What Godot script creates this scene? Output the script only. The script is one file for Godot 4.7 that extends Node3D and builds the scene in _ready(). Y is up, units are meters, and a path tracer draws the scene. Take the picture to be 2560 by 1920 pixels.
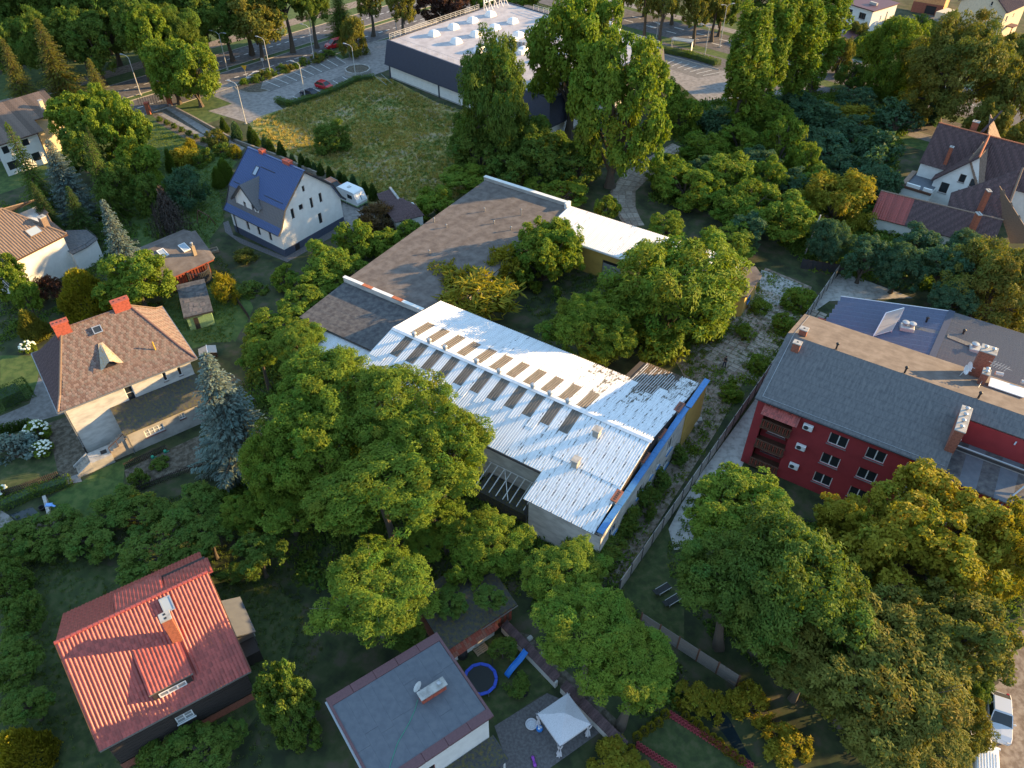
extends Node3D

var M := {}
var taken := {}
var protos := {}
var rng := RandomNumberGenerator.new()



class MB:
	var v := PackedVector3Array()
	var n := PackedVector3Array()

	func tri(a: Vector3, b: Vector3, c: Vector3) -> void:
		var nn := (c - a).cross(b - a).normalized()
		v.append(a); v.append(b); v.append(c)
		n.append(nn); n.append(nn); n.append(nn)

	func quad(a: Vector3, b: Vector3, c: Vector3, d: Vector3) -> void:
		tri(a, b, c)
		tri(a, c, d)

	func quad_from(a: Vector3, b: Vector3, c: Vector3, d: Vector3, inside: Vector3) -> void:
		var nn := (c - a).cross(b - a)
		if nn.dot((a + c) * 0.5 - inside) < 0.0:
			quad(a, d, c, b)
		else:
			quad(a, b, c, d)

	func hexa(p: Array) -> void:

		var mid := Vector3.ZERO
		for q in p:
			mid += q
		mid /= 8.0
		quad_from(p[0], p[1], p[2], p[3], mid)
		quad_from(p[4], p[5], p[6], p[7], mid)
		for i in 4:
			var j := (i + 1) % 4
			quad_from(p[i], p[j], p[j + 4], p[i + 4], mid)

	func box(c: Vector3, s: Vector3, b := Basis()) -> void:
		var h := s * 0.5
		var p := []
		for y in [-1, 1]:
			for q in [[-1, -1], [1, -1], [1, 1], [-1, 1]]:
				p.append(c + b * Vector3(q[0] * h.x, y * h.y, q[1] * h.z))
		hexa(p)


	func bx(x0: float, y0: float, z0: float, x1: float, y1: float, z1: float) -> void:
		box(Vector3(x0 + x1, y0 + y1, z0 + z1) * 0.5, Vector3(abs(x1 - x0), abs(y1 - y0), abs(z1 - z0)))


	func bev(c: Vector3, s: Vector3, e: float, b := Basis()) -> void:
		var h := s * 0.5
		var rings := []
		for l in [[-h.y, 0.0], [h.y - e, 0.0], [h.y, e]]:
			var r := []
			var hx: float = h.x - l[1]
			var hz: float = h.z - l[1]
			for q in [[-hx + e, -hz], [hx - e, -hz], [hx, -hz + e], [hx, hz - e], [hx - e, hz], [-hx + e, hz], [-hx, hz - e], [-hx, -hz + e]]:
				r.append(c + b * Vector3(q[0], l[0], q[1]))
			rings.append(r)
		loft(rings, true, true)


	func loft(rings: Array, cap0 := false, cap1 := false) -> void:
		var mid := Vector3.ZERO
		var cnt := 0
		for r in rings:
			for q in r:
				mid += q
				cnt += 1
		mid /= cnt
		var m: int = rings[0].size()
		for k in rings.size() - 1:
			var ca := Vector3.ZERO
			for q in rings[k]:
				ca += q
			for q in rings[k + 1]:
				ca += q
			ca /= 2.0 * m
			for i in m:
				var j := (i + 1) % m
				quad_from(rings[k][i], rings[k][j], rings[k + 1][j], rings[k + 1][i], ca)
		if cap0:
			fan(rings[0], mid)
		if cap1:
			fan(rings[-1], mid)

	func fan(r: Array, inside: Vector3) -> void:
		var c := Vector3.ZERO
		for q in r:
			c += q
		c /= r.size()
		for i in r.size():
			var a: Vector3 = r[i]
			var b: Vector3 = r[(i + 1) % r.size()]
			if (b - c).cross(a - c).dot(c - inside) < 0.0:
				tri(c, b, a)
			else:
				tri(c, a, b)

	func tube(a: Vector3, b: Vector3, r0: float, r1: float, seg := 8, caps := true) -> void:
		var d := (b - a).normalized()
		var u := d.cross(Vector3.UP if abs(d.y) < 0.9 else Vector3.RIGHT).normalized()
		var w := d.cross(u)
		var ra := []
		var rb := []
		for i in seg:
			var t := TAU * i / seg
			var o := u * cos(t) + w * sin(t)
			ra.append(a + o * r0)
			rb.append(b + o * r1)
		loft([ra, rb], caps, caps)

	func bar(a: Vector3, b: Vector3, w: float, h: float) -> void:
		var d := (b - a)
		var l := d.length()
		d = d / l
		var s := d.cross(Vector3.UP if abs(d.y) < 0.95 else Vector3.RIGHT).normalized()
		var t := s.cross(d)
		box((a + b) * 0.5, Vector3(w, h, l), Basis(s, t, -d))

	func pipe(pts: Array, r: float, seg := 6) -> void:
		for i in pts.size() - 1:
			tube(pts[i], pts[i + 1], r, r, seg)

	func lathe(at: Vector3, prof: Array, seg := 12) -> void:
		var rings := []
		for p in prof:
			var r := []
			for i in seg:
				var t := TAU * i / seg
				r.append(at + Vector3(cos(t) * p[0], p[1], sin(t) * p[0]))
			rings.append(r)
		loft(rings, true, true)


	func slab(poly: Array, dir: Vector3) -> void:
		var p2 := PackedVector2Array()
		var e = ((poly[1] as Vector3) - poly[0]).normalized()
		var nn := dir.normalized()
		var s := nn.cross(e)
		for q in poly:
			p2.append(Vector2((q - poly[0]).dot(e), (q - poly[0]).dot(s)))
		var ix := Geometry2D.triangulate_polygon(p2)
		var mid := Vector3.ZERO
		for q in poly:
			mid += q
		mid = mid / poly.size() + dir * 0.5
		for k in range(0, ix.size(), 3):
			for side in [Vector3.ZERO, dir]:
				var a: Vector3 = poly[ix[k]] + side
				var b: Vector3 = poly[ix[k + 1]] + side
				var c: Vector3 = poly[ix[k + 2]] + side
				if (c - a).cross(b - a).dot(a - mid) < 0.0:
					tri(a, c, b)
				else:
					tri(a, b, c)
		for i in poly.size():
			var a: Vector3 = poly[i]
			var b: Vector3 = poly[(i + 1) % poly.size()]
			quad(a, b, b + dir, a + dir)

	func mesh() -> ArrayMesh:
		var arr := []
		arr.resize(Mesh.ARRAY_MAX)
		arr[Mesh.ARRAY_VERTEX] = v
		arr[Mesh.ARRAY_NORMAL] = n
		var m := ArrayMesh.new()
		m.add_surface_from_arrays(Mesh.PRIMITIVE_TRIANGLES, arr)
		return m


func V(x: float, y: float, z: float) -> Vector3:
	return Vector3(x, y, z)


func G(x: float, z: float) -> Vector3:
	return Vector3(x, 0, z)


func numbered(called: String) -> String:
	if not taken.has(called):
		taken[called] = 0
		return called
	taken[called] += 1
	return "%s_%03d" % [called, taken[called]]


func put(called: String, mesh: Mesh, mat: Material, parent: Node = null, at := Transform3D()) -> MeshInstance3D:
	var o := MeshInstance3D.new()
	o.mesh = mesh
	o.material_override = mat
	o.transform = at
	if parent == null:
		o.name = numbered(called)
		add_child(o)
	else:
		o.name = called
		parent.add_child(o, true)
	return o


func obj(called: String, mb: MB, mat: Material, parent: Node = null) -> MeshInstance3D:
	return put(called, mb.mesh(), mat, parent)


func tag(o: Node, label: String, category: String, group := "") -> Node:
	o.set_meta("label", label)
	o.set_meta("category", category)
	if group != "":
		o.set_meta("group", group)
	return o


func struct(o: Node) -> Node:
	o.set_meta("kind", "structure")
	return o


func thing(called: String, label: String, category: String, at: Vector3, yaw := 0.0, group := "") -> Node3D:
	var o := Node3D.new()
	o.name = numbered(called)
	add_child(o)
	o.position = at
	o.rotation.y = deg_to_rad(yaw)
	tag(o, label, category, group)
	return o


func copy(src: Node3D, label := "", at = null, yaw = null) -> Node3D:
	var called := String(src.name)
	var rx := RegEx.create_from_string("_[0-9]{3}$")
	called = rx.sub(called, "")
	var c: Node3D = src.duplicate()
	c.name = numbered(called)
	add_child(c)
	if label != "":
		c.set_meta("label", label)
	if at != null:
		c.position = at
	if yaw != null:
		c.rotation.y = deg_to_rad(yaw)
	return c


func rnd(a: float, b: float) -> float:
	return rng.randf_range(a, b)


func rdir() -> Vector3:
	var z := rnd(-1, 1)
	var t := rnd(0, TAU)
	var s := sqrt(1.0 - z * z)
	return Vector3(s * cos(t), z, s * sin(t))



func lin(r: float, g: float, b: float) -> Color:
	return Color(r, g, b).linear_to_srgb()



func noise_tex(size: int, freq: float, octaves: int, sd: int, ramp: Array, kind := FastNoiseLite.TYPE_SIMPLEX_SMOOTH, stretch := 1.0) -> ImageTexture:
	var fn := FastNoiseLite.new()
	fn.noise_type = kind
	fn.seed = sd
	fn.frequency = freq
	fn.fractal_octaves = octaves
	fn.fractal_gain = 0.6
	var g := fn.get_seamless_image(size, int(size / stretch))
	if stretch != 1.0:
		g.resize(size, size, Image.INTERPOLATE_BILINEAR)
	g.convert(Image.FORMAT_L8)
	var src := g.get_data()
	var lut := PackedByteArray()
	for i in 256:
		var t := i / 255.0
		var c: Color = ramp[-1][1]
		for k in ramp.size() - 1:
			if t <= ramp[k + 1][0]:
				var f: float = clampf((t - ramp[k][0]) / max(1e-4, ramp[k + 1][0] - ramp[k][0]), 0, 1)
				c = ramp[k][1].lerp(ramp[k + 1][1], f)
				break
		c = c.linear_to_srgb()
		lut.append(int(clampf(c.r, 0, 1) * 255)); lut.append(int(clampf(c.g, 0, 1) * 255)); lut.append(int(clampf(c.b, 0, 1) * 255))
	var out := PackedByteArray()
	out.resize(src.size() * 3)
	for i in src.size():
		var k := src[i] * 3
		out[i * 3] = lut[k]
		out[i * 3 + 1] = lut[k + 1]
		out[i * 3 + 2] = lut[k + 2]
	return ImageTexture.create_from_image(Image.create_from_data(size, size, false, Image.FORMAT_RGB8, out))


func grain_tex(size: int, freq: float, octaves: int, sd: int, lo: float, hi: float, stretch := 1.0) -> ImageTexture:
	return noise_tex(size, freq, octaves, sd, [[0.1, Color(lo, lo, lo)], [0.9, Color(hi, hi, hi)]], FastNoiseLite.TYPE_SIMPLEX_SMOOTH, stretch)


func mat(called: String, c: Color, rough := 0.9, tex: Texture2D = null, scale := 1.0, world := false, metal := 0.0) -> StandardMaterial3D:
	var m := StandardMaterial3D.new()
	m.resource_name = called
	m.albedo_color = c.linear_to_srgb()
	m.roughness = rough
	m.metallic = metal
	m.cull_mode = BaseMaterial3D.CULL_DISABLED
	if tex:
		m.albedo_texture = tex
		m.uv1_triplanar = true
		m.uv1_world_triplanar = world
		m.uv1_scale = Vector3.ONE * scale
	M[called] = m
	return m


func leaf_mat(called: String, c: Color, back := 0.9) -> StandardMaterial3D:
	var m := mat(called, c, 0.65)
	m.vertex_color_use_as_albedo = true
	m.backlight_enabled = true
	m.backlight = Color(back, back, back * 0.6)
	m.metallic_specular = 0.25
	return m


func materials() -> void:
	var W := Color.WHITE
	var fine := grain_tex(256, 0.03, 4, 1, 0.75, 1.1)
	var coarse := grain_tex(256, 0.012, 5, 2, 0.62, 1.15)
	var streak := grain_tex(256, 0.02, 4, 3, 0.7, 1.1, 0.12)
	var speck := grain_tex(256, 0.09, 2, 4, 0.8, 1.1)

	mat("ground", W, 1.0, noise_tex(512, 0.012, 6, 11, [[0.25, Color(0.022, 0.03, 0.012)], [0.45, Color(0.035, 0.05, 0.016)], [0.6, Color(0.05, 0.06, 0.022)], [0.78, Color(0.075, 0.065, 0.04)]]), 1 / 22.0, true)
	mat("lawn", W, 1.0, noise_tex(512, 0.02, 6, 12, [[0.25, Color(0.04, 0.075, 0.016)], [0.5, Color(0.06, 0.105, 0.022)], [0.75, Color(0.085, 0.12, 0.03)]]), 1 / 14.0, true)
	mat("rough_shade_lawn", W, 1.0, noise_tex(512, 0.02, 6, 13, [[0.25, Color(0.035, 0.05, 0.016)], [0.5, Color(0.05, 0.072, 0.02)], [0.75, Color(0.08, 0.085, 0.035)]]), 1 / 12.0, true)  # rougher grass, with shade worked into its darker colour
	mat("meadow", W, 1.0, noise_tex(512, 0.01, 6, 14, [[0.25, Color(0.09, 0.13, 0.03)], [0.42, Color(0.19, 0.19, 0.05)], [0.55, Color(0.33, 0.27, 0.09)], [0.7, Color(0.3, 0.23, 0.14)], [0.8, Color(0.14, 0.16, 0.05)]]), 1 / 40.0, true)
	mat("earth", W, 1.0, noise_tex(512, 0.02, 5, 15, [[0.25, Color(0.06, 0.05, 0.035)], [0.5, Color(0.11, 0.09, 0.065)], [0.75, Color(0.15, 0.13, 0.1)]]), 1 / 7.0, true)
	mat("sand_road", W, 1.0, noise_tex(512, 0.02, 5, 16, [[0.25, Color(0.16, 0.12, 0.09)], [0.5, Color(0.23, 0.18, 0.14)], [0.75, Color(0.29, 0.24, 0.19)]]), 1 / 8.0, true)
	mat("asphalt", W, 0.95, noise_tex(512, 0.02, 6, 17, [[0.25, Color(0.085, 0.08, 0.08)], [0.5, Color(0.115, 0.105, 0.105)], [0.75, Color(0.14, 0.13, 0.13)]]), 1 / 12.0, true)
	mat("paving", W, 0.95, noise_tex(512, 0.02, 6, 18, [[0.25, Color(0.19, 0.175, 0.165)], [0.5, Color(0.24, 0.22, 0.21)], [0.75, Color(0.28, 0.26, 0.245)]]), 1 / 12.0, true)
	mat("stall_paving", W, 0.95, noise_tex(512, 0.02, 6, 19, [[0.25, Color(0.13, 0.12, 0.115)], [0.75, Color(0.19, 0.18, 0.17)]]), 1 / 9.0, true)
	mat("dark_paving", W, 0.95, noise_tex(512, 0.03, 6, 20, [[0.25, Color(0.1, 0.09, 0.09)], [0.75, Color(0.15, 0.14, 0.14)]]), 1 / 5.0, true)
	mat("concrete", Color(0.42, 0.40, 0.37), 0.95, coarse, 0.35, true)
	mat("concrete_slab", Color(0.28, 0.235, 0.19), 0.95, coarse, 0.5, true)
	mat("concrete_slab_pale", Color(0.36, 0.31, 0.255), 0.95, coarse, 0.5, true)
	mat("kerb", Color(0.36, 0.34, 0.31), 0.95, fine, 0.6, true)
	mat("road_paint", Color(0.72, 0.71, 0.68), 0.8, fine, 0.8, true)
	mat("water", Color(0.015, 0.025, 0.03), 0.05)

	mat("white_wall", Color(0.78, 0.77, 0.73), 0.92, grain_tex(256, 0.015, 5, 31, 0.9, 1.02), 0.2)
	mat("cream_wall", Color(0.68, 0.58, 0.42), 0.95, grain_tex(256, 0.02, 5, 32, 0.86, 1.04), 0.3)
	mat("grey_render", Color(0.40, 0.38, 0.35), 0.95, grain_tex(256, 0.012, 6, 33, 0.72, 1.12), 0.18)
	mat("pale_render", Color(0.62, 0.60, 0.56), 0.95, grain_tex(256, 0.012, 6, 34, 0.68, 1.08, 0.4), 0.15)
	mat("yellow_wall", Color(0.55, 0.36, 0.09), 0.95, grain_tex(256, 0.012, 5, 35, 0.85, 1.08), 0.18)
	mat("red_wall", Color(0.32, 0.035, 0.04), 0.9, grain_tex(256, 0.012, 5, 36, 0.86, 1.08), 0.18)
	mat("orange_wall", Color(0.6, 0.32, 0.14), 0.95, fine, 0.2)
	mat("green_wall", Color(0.26, 0.42, 0.2), 0.92, fine, 0.4)
	mat("plinth", Color(0.07, 0.085, 0.13), 0.85, fine, 0.4)
	mat("brick", Color(0.36, 0.11, 0.06), 0.95, coarse, 1.2)
	mat("old_brick", Color(0.27, 0.1, 0.065), 0.95, coarse, 1.3)
	mat("red_brick", Color(0.45, 0.1, 0.06), 0.9, coarse, 1.1)
	mat("mortar", Color(0.25, 0.22, 0.19), 1.0, coarse, 1.0)
	mat("timber_dark", Color(0.045, 0.035, 0.03), 0.85, streak, 0.8)
	mat("timber_brown", Color(0.13, 0.06, 0.035), 0.85, streak, 0.8)
	mat("timber_red", Color(0.26, 0.055, 0.03), 0.85, streak, 0.8)
	mat("timber_pale", Color(0.36, 0.28, 0.19), 0.85, streak, 0.8)
	mat("timber_grey", Color(0.19, 0.17, 0.15), 0.92, streak, 0.6)

	mat("white_sheet", Color(0.72, 0.73, 0.74), 0.55, grain_tex(256, 0.02, 5, 41, 0.84, 1.04, 8.0), 0.25)
	mat("white_sheet_worn", W, 0.6, noise_tex(512, 0.02, 5, 42, [[0.0, Color(0.06, 0.05, 0.04)], [0.2, Color(0.1, 0.09, 0.08)], [0.22, Color(0.62, 0.63, 0.64)], [0.7, Color(0.76, 0.77, 0.78)]], FastNoiseLite.TYPE_SIMPLEX_SMOOTH, 6.0), 0.3)
	mat("white_sheet_peeled", W, 0.7, noise_tex(512, 0.016, 5, 43, [[0.0, Color(0.05, 0.05, 0.03)], [0.42, Color(0.09, 0.075, 0.055)], [0.45, Color(0.14, 0.12, 0.1)], [0.46, Color(0.6, 0.6, 0.6)], [0.8, Color(0.74, 0.75, 0.76)]], FastNoiseLite.TYPE_SIMPLEX_SMOOTH, 4.0), 0.35)
	mat("sheet_bare", W, 0.8, noise_tex(512, 0.02, 5, 44, [[0.0, Color(0.03, 0.03, 0.018)], [0.5, Color(0.07, 0.05, 0.035)], [0.68, Color(0.16, 0.085, 0.045)], [0.74, Color(0.2, 0.15, 0.12)], [0.78, Color(0.55, 0.53, 0.5)]], FastNoiseLite.TYPE_SIMPLEX_SMOOTH, 4.0), 0.35)
	mat("dull_sheet", Color(0.17, 0.145, 0.12), 0.7, grain_tex(256, 0.03, 5, 45, 0.5, 1.2, 8.0), 0.5)
	mat("brown_felt", W, 0.95, noise_tex(512, 0.012, 6, 46, [[0.2, Color(0.1, 0.082, 0.074)], [0.5, Color(0.13, 0.108, 0.096)], [0.8, Color(0.165, 0.14, 0.125)]]), 1 / 11.0)  # brown felt; also stands in for sunlight on the red block far slope
	mat("dark_felt", W, 0.95, noise_tex(512, 0.015, 6, 47, [[0.2, Color(0.055, 0.052, 0.055)], [0.5, Color(0.085, 0.082, 0.085)], [0.8, Color(0.12, 0.115, 0.11)]]), 1 / 7.0)
	mat("patched_felt", Color(0.15, 0.13, 0.125), 0.95, coarse, 0.5)
	mat("blue_felt", W, 0.9, noise_tex(512, 0.02, 6, 48, [[0.2, Color(0.1, 0.11, 0.13)], [0.5, Color(0.112, 0.123, 0.143)], [0.8, Color(0.125, 0.135, 0.152)]]), 1 / 8.0)
	mat("grey_shingle", W, 0.95, noise_tex(512, 0.04, 5, 49, [[0.2, Color(0.085, 0.085, 0.09)], [0.5, Color(0.115, 0.115, 0.118)], [0.8, Color(0.145, 0.142, 0.14)]], FastNoiseLite.TYPE_SIMPLEX_SMOOTH, 3.0), 1 / 6.0)
	mat("membrane", W, 0.75, noise_tex(512, 0.012, 6, 50, [[0.2, Color(0.37, 0.335, 0.335)], [0.5, Color(0.43, 0.395, 0.395)], [0.8, Color(0.48, 0.445, 0.445)]]), 1 / 18.0)
	mat("navy_metal", Color(0.05, 0.06, 0.095), 0.5, streak, 0.2)
	mat("blue_tile", Color(0.045, 0.08, 0.2), 0.42, fine, 0.5)
	mat("grey_tile", Color(0.12, 0.115, 0.12), 0.45, fine, 0.5)
	mat("blue_sheet", Color(0.095, 0.115, 0.185), 0.45, streak, 0.3)
	mat("bright_blue", Color(0.06, 0.21, 0.48), 0.5, fine, 0.5)
	for k in 4:
		var f: float = [0.76, 1.0, 1.16, 0.9][k]
		mat("red_tile_%d" % k, Color(0.38 * f, 0.075 * f, 0.058 * f), 0.42, coarse, 1.3)
		mat("old_tile_%d" % k, Color(0.215 * f, 0.138 * f + 0.01 * k, 0.115 * f + 0.01 * k), 0.95, coarse, 2.2)
		mat("brown_tile_%d" % k, Color(0.19 * f, 0.135 * f, 0.105 * f), 0.85, coarse, 1.5)
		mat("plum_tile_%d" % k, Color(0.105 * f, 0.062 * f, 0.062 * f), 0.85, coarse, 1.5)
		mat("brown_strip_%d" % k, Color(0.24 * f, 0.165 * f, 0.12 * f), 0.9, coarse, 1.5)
	mat("orange_tile", Color(0.52, 0.16, 0.07), 0.85, coarse, 1.4)
	mat("mossy_felt", W, 0.95, noise_tex(512, 0.02, 5, 51, [[0.2, Color(0.045, 0.045, 0.045)], [0.5, Color(0.075, 0.07, 0.065)], [0.62, Color(0.075, 0.08, 0.03)], [0.8, Color(0.14, 0.1, 0.04)]]), 1 / 4.0)
	mat("copper_patina", W, 0.7, noise_tex(256, 0.03, 5, 52, [[0.2, Color(0.3, 0.28, 0.24)], [0.5, Color(0.42, 0.38, 0.3)], [0.62, Color(0.45, 0.3, 0.12)], [0.8, Color(0.3, 0.14, 0.06)]]), 0.6)

	mat("galvanised", Color(0.42, 0.44, 0.46), 0.45, speck, 1.0, false, 0.6)
	mat("lamp_steel", Color(0.5, 0.5, 0.48), 0.5, fine, 0.7)
	mat("zinc_gutter", Color(0.3, 0.31, 0.32), 0.5, fine, 1.0, false, 0.4)
	mat("maroon_metal", Color(0.13, 0.055, 0.06), 0.5, fine, 0.6)
	mat("black", Color(0.018, 0.018, 0.02), 0.6)
	mat("dark_metal", Color(0.05, 0.05, 0.055), 0.5)
	mat("white_frame", Color(0.76, 0.76, 0.75), 0.45)
	mat("brown_frame", Color(0.1, 0.05, 0.035), 0.5)
	mat("glass", Color(0.025, 0.03, 0.035), 0.06)
	mat("roof_glass", Color(0.3, 0.36, 0.42), 0.12)
	mat("curtain_glass", Color(0.3, 0.31, 0.31), 0.12)
	mat("sill", Color(0.2, 0.19, 0.19), 0.7)
	mat("dome", Color(0.7, 0.7, 0.69), 0.35)
	mat("white_paint", Color(0.78, 0.78, 0.77), 0.3)
	mat("panel_glass", Color(0.33, 0.33, 0.31), 0.18)
	mat("fabric_white", Color(0.66, 0.65, 0.68), 0.85, fine, 1.0)
	mat("net_black", Color(0.03, 0.033, 0.033), 0.9)
	mat("play_blue", Color(0.02, 0.07, 0.5), 0.5)
	mat("slide_blue", Color(0.02, 0.2, 0.62), 0.4)
	mat("play_purple", Color(0.3, 0.06, 0.42), 0.45)
	mat("pink", Color(0.75, 0.05, 0.2), 0.7)
	mat("sky_cloth", Color(0.2, 0.4, 0.8), 0.85)
	mat("yellow_sign", Color(0.75, 0.4, 0.02), 0.6)
	mat("red_paint", Color(0.42, 0.012, 0.02), 0.25)
	mat("navy_paint", Color(0.012, 0.018, 0.04), 0.25)
	mat("copper_paint", Color(0.36, 0.11, 0.035), 0.3)
	mat("silver_paint", Color(0.5, 0.53, 0.58), 0.25)
	mat("tyre", Color(0.02, 0.02, 0.02), 0.9)
	mat("rim", Color(0.4, 0.4, 0.4), 0.35, null, 1.0, false, 0.8)
	mat("lens_clear", Color(0.6, 0.6, 0.6), 0.15)
	mat("lens_red", Color(0.4, 0.01, 0.01), 0.2)
	mat("border_red", Color(0.32, 0.05, 0.06), 0.85, fine, 2.0)
	mat("skin", Color(0.45, 0.26, 0.18), 0.6)
	mat("denim", Color(0.03, 0.04, 0.08), 0.9)
	mat("hair", Color(0.02, 0.015, 0.01), 0.7)
	mat("flower_white", Color(0.7, 0.72, 0.6), 0.8)
	mat("flower_red", Color(0.5, 0.03, 0.02), 0.8)
	mat("flower_yellow", Color(0.6, 0.38, 0.03), 0.8)
	mat("green_plastic", Color(0.03, 0.3, 0.18), 0.5)

	leaf_mat("leaf_deep", Color(0.070, 0.125, 0.030))
	leaf_mat("leaf_mid", Color(0.130, 0.200, 0.035))
	leaf_mat("leaf_light", Color(0.180, 0.260, 0.032))
	leaf_mat("leaf_gold", Color(0.290, 0.265, 0.028))  # golden foliage; on some trees the gold carries the low sun
	leaf_mat("leaf_olive", Color(0.190, 0.195, 0.040))
	leaf_mat("leaf_blue", Color(0.150, 0.200, 0.170), 0.3)
	leaf_mat("leaf_cool", Color(0.085, 0.165, 0.085))
	leaf_mat("leaf_copper", Color(0.100, 0.050, 0.040))
	leaf_mat("leaf_dark", Color(0.045, 0.075, 0.040), 0.3)
	leaf_mat("leaf_rust", Color(0.139, 0.089, 0.044))
	leaf_mat("leaf_drybrown", Color(0.075, 0.062, 0.055), 0.2)
	leaf_mat("grass_dry", Color(0.500, 0.420, 0.150))
	leaf_mat("grass_green", Color(0.150, 0.220, 0.050))
	mat("bark", Color(0.1, 0.08, 0.06), 1.0, streak, 1.0)
	mat("bark_pale", Color(0.24, 0.2, 0.16), 1.0, streak, 1.0)



class LB:

	var v := PackedVector3Array()
	var n := PackedVector3Array()
	var c := PackedColorArray()
	var ix := PackedInt32Array()

	func leaf(p: Vector3, axis: Vector3, nor: Vector3, l: float, w: float, tint: Color) -> void:
		var side := axis.cross(nor).normalized()
		var nn := side.cross(axis).normalized()
		var k := v.size()
		v.append(p)
		v.append(p + axis * (l * 0.5) + side * (w * 0.5) + nn * (w * 0.12))
		v.append(p + axis * l - nn * (l * 0.12))
		v.append(p + axis * (l * 0.5) - side * (w * 0.5) + nn * (w * 0.12))
		for i in 4:
			n.append(nn)
			c.append(tint)
		ix.append(k); ix.append(k + 2); ix.append(k + 1)
		ix.append(k); ix.append(k + 3); ix.append(k + 2)

	func mesh() -> ArrayMesh:
		var arr := []
		arr.resize(Mesh.ARRAY_MAX)
		arr[Mesh.ARRAY_VERTEX] = v
		arr[Mesh.ARRAY_NORMAL] = n
		arr[Mesh.ARRAY_COLOR] = c
		arr[Mesh.ARRAY_INDEX] = ix
		var m := ArrayMesh.new()
		m.add_surface_from_arrays(Mesh.PRIMITIVE_TRIANGLES, arr)
		return m


func tint(spread: float) -> Color:
	var b := rnd(1.0 - spread, 1.0 + spread)
	var y := rnd(-0.18, 0.22)
	return Color(b * (1.0 + y), b, b * (1.0 - y * 0.5))



func crown_proto(sd: int, r: float, ry: float, lobes: int, l0: float, l1: float, leaves: int, ll: float, lw: float, hang := 0.0, tall := 1.0, hollow := 0.5) -> Dictionary:
	rng.seed = sd
	var lb := LB.new()
	var L := []
	for i in lobes:
		var d := rdir()
		if d.y < -0.72 and tall < 1.5:
			d.y *= -0.6
			d = d.normalized()
		var k := pow(rnd(0.0, 1.0), 0.45) * 0.8
		if i < lobes * 0.7:
			k = rnd(hollow, 0.9)
		var lr := rnd(l0, l1) * r
		L.append([Vector3(d.x * r * k, d.y * ry * k, d.z * r * k), lr, tint(0.16)])
	var total := 0.0
	for l in L:
		total += l[1] * l[1]
	for l in L:
		var cnt := int(leaves * l[1] * l[1] / total)
		var out: Vector3 = (l[0] / Vector3(r, ry, r)).normalized()

		var subs := 7 + rng.randi() % 6
		for t in subs:
			var d := rdir()
			if d.dot(out) < -0.3 and rnd(0, 1) < 0.85:
				d = -d
			var sc: Vector3 = l[0] + Vector3(d.x, d.y * tall, d.z) * (l[1] * rnd(0.5, 1.0))
			var sr: float = l[1] * rnd(0.26, 0.46)
			var tt: Color = l[2] * tint(0.17)
			for m in maxi(1, cnt / subs / 3):
				var d2 := (rdir() + d * 0.35 + Vector3(0, 0.2, 0)).normalized()
				var p := sc + Vector3(d2.x, d2.y * tall * 0.85, d2.z) * (sr * rnd(0.75, 1.08))
				var up := (d2 + Vector3(0, 0.45, 0) + rdir() * 0.4).normalized()
				for k in 3:
					var ax := (rdir() + d2 * 0.5 + Vector3(0, -hang, 0)).normalized()
					var nn := (up + rdir() * 0.35).normalized()
					ax = (ax - nn * ax.dot(nn) * 0.8).normalized()
					lb.leaf(p + ax * (ll * 0.1), ax, nn, ll * rnd(0.55, 1.5), lw * rnd(0.6, 1.4), tt * rnd(0.82, 1.2))

	var mb := MB.new()
	var fork := Vector3(0, -ry * 0.95, 0)
	for i in range(0, L.size(), maxi(1, L.size() / 14)):
		var e: Vector3 = L[i][0]
		var a := fork + Vector3(0, ry * rnd(0.0, 0.5), 0)
		var m := a.lerp(e, 0.5) + Vector3(0, ry * 0.1, 0) + rdir() * r * 0.05
		mb.tube(a, m, 0.035 * r, 0.022 * r, 5, false)
		mb.tube(m, e, 0.022 * r, 0.006 * r, 4, false)
		for b in 3:
			mb.tube(m.lerp(e, 0.3 + 0.2 * b), e + rdir() * L[i][1] * rnd(0.8, 1.4), 0.008 * r, 0.002 * r, 3, false)
	return {"leaves": lb.mesh(), "limbs": mb.mesh(), "r": r, "ry": ry}


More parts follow.
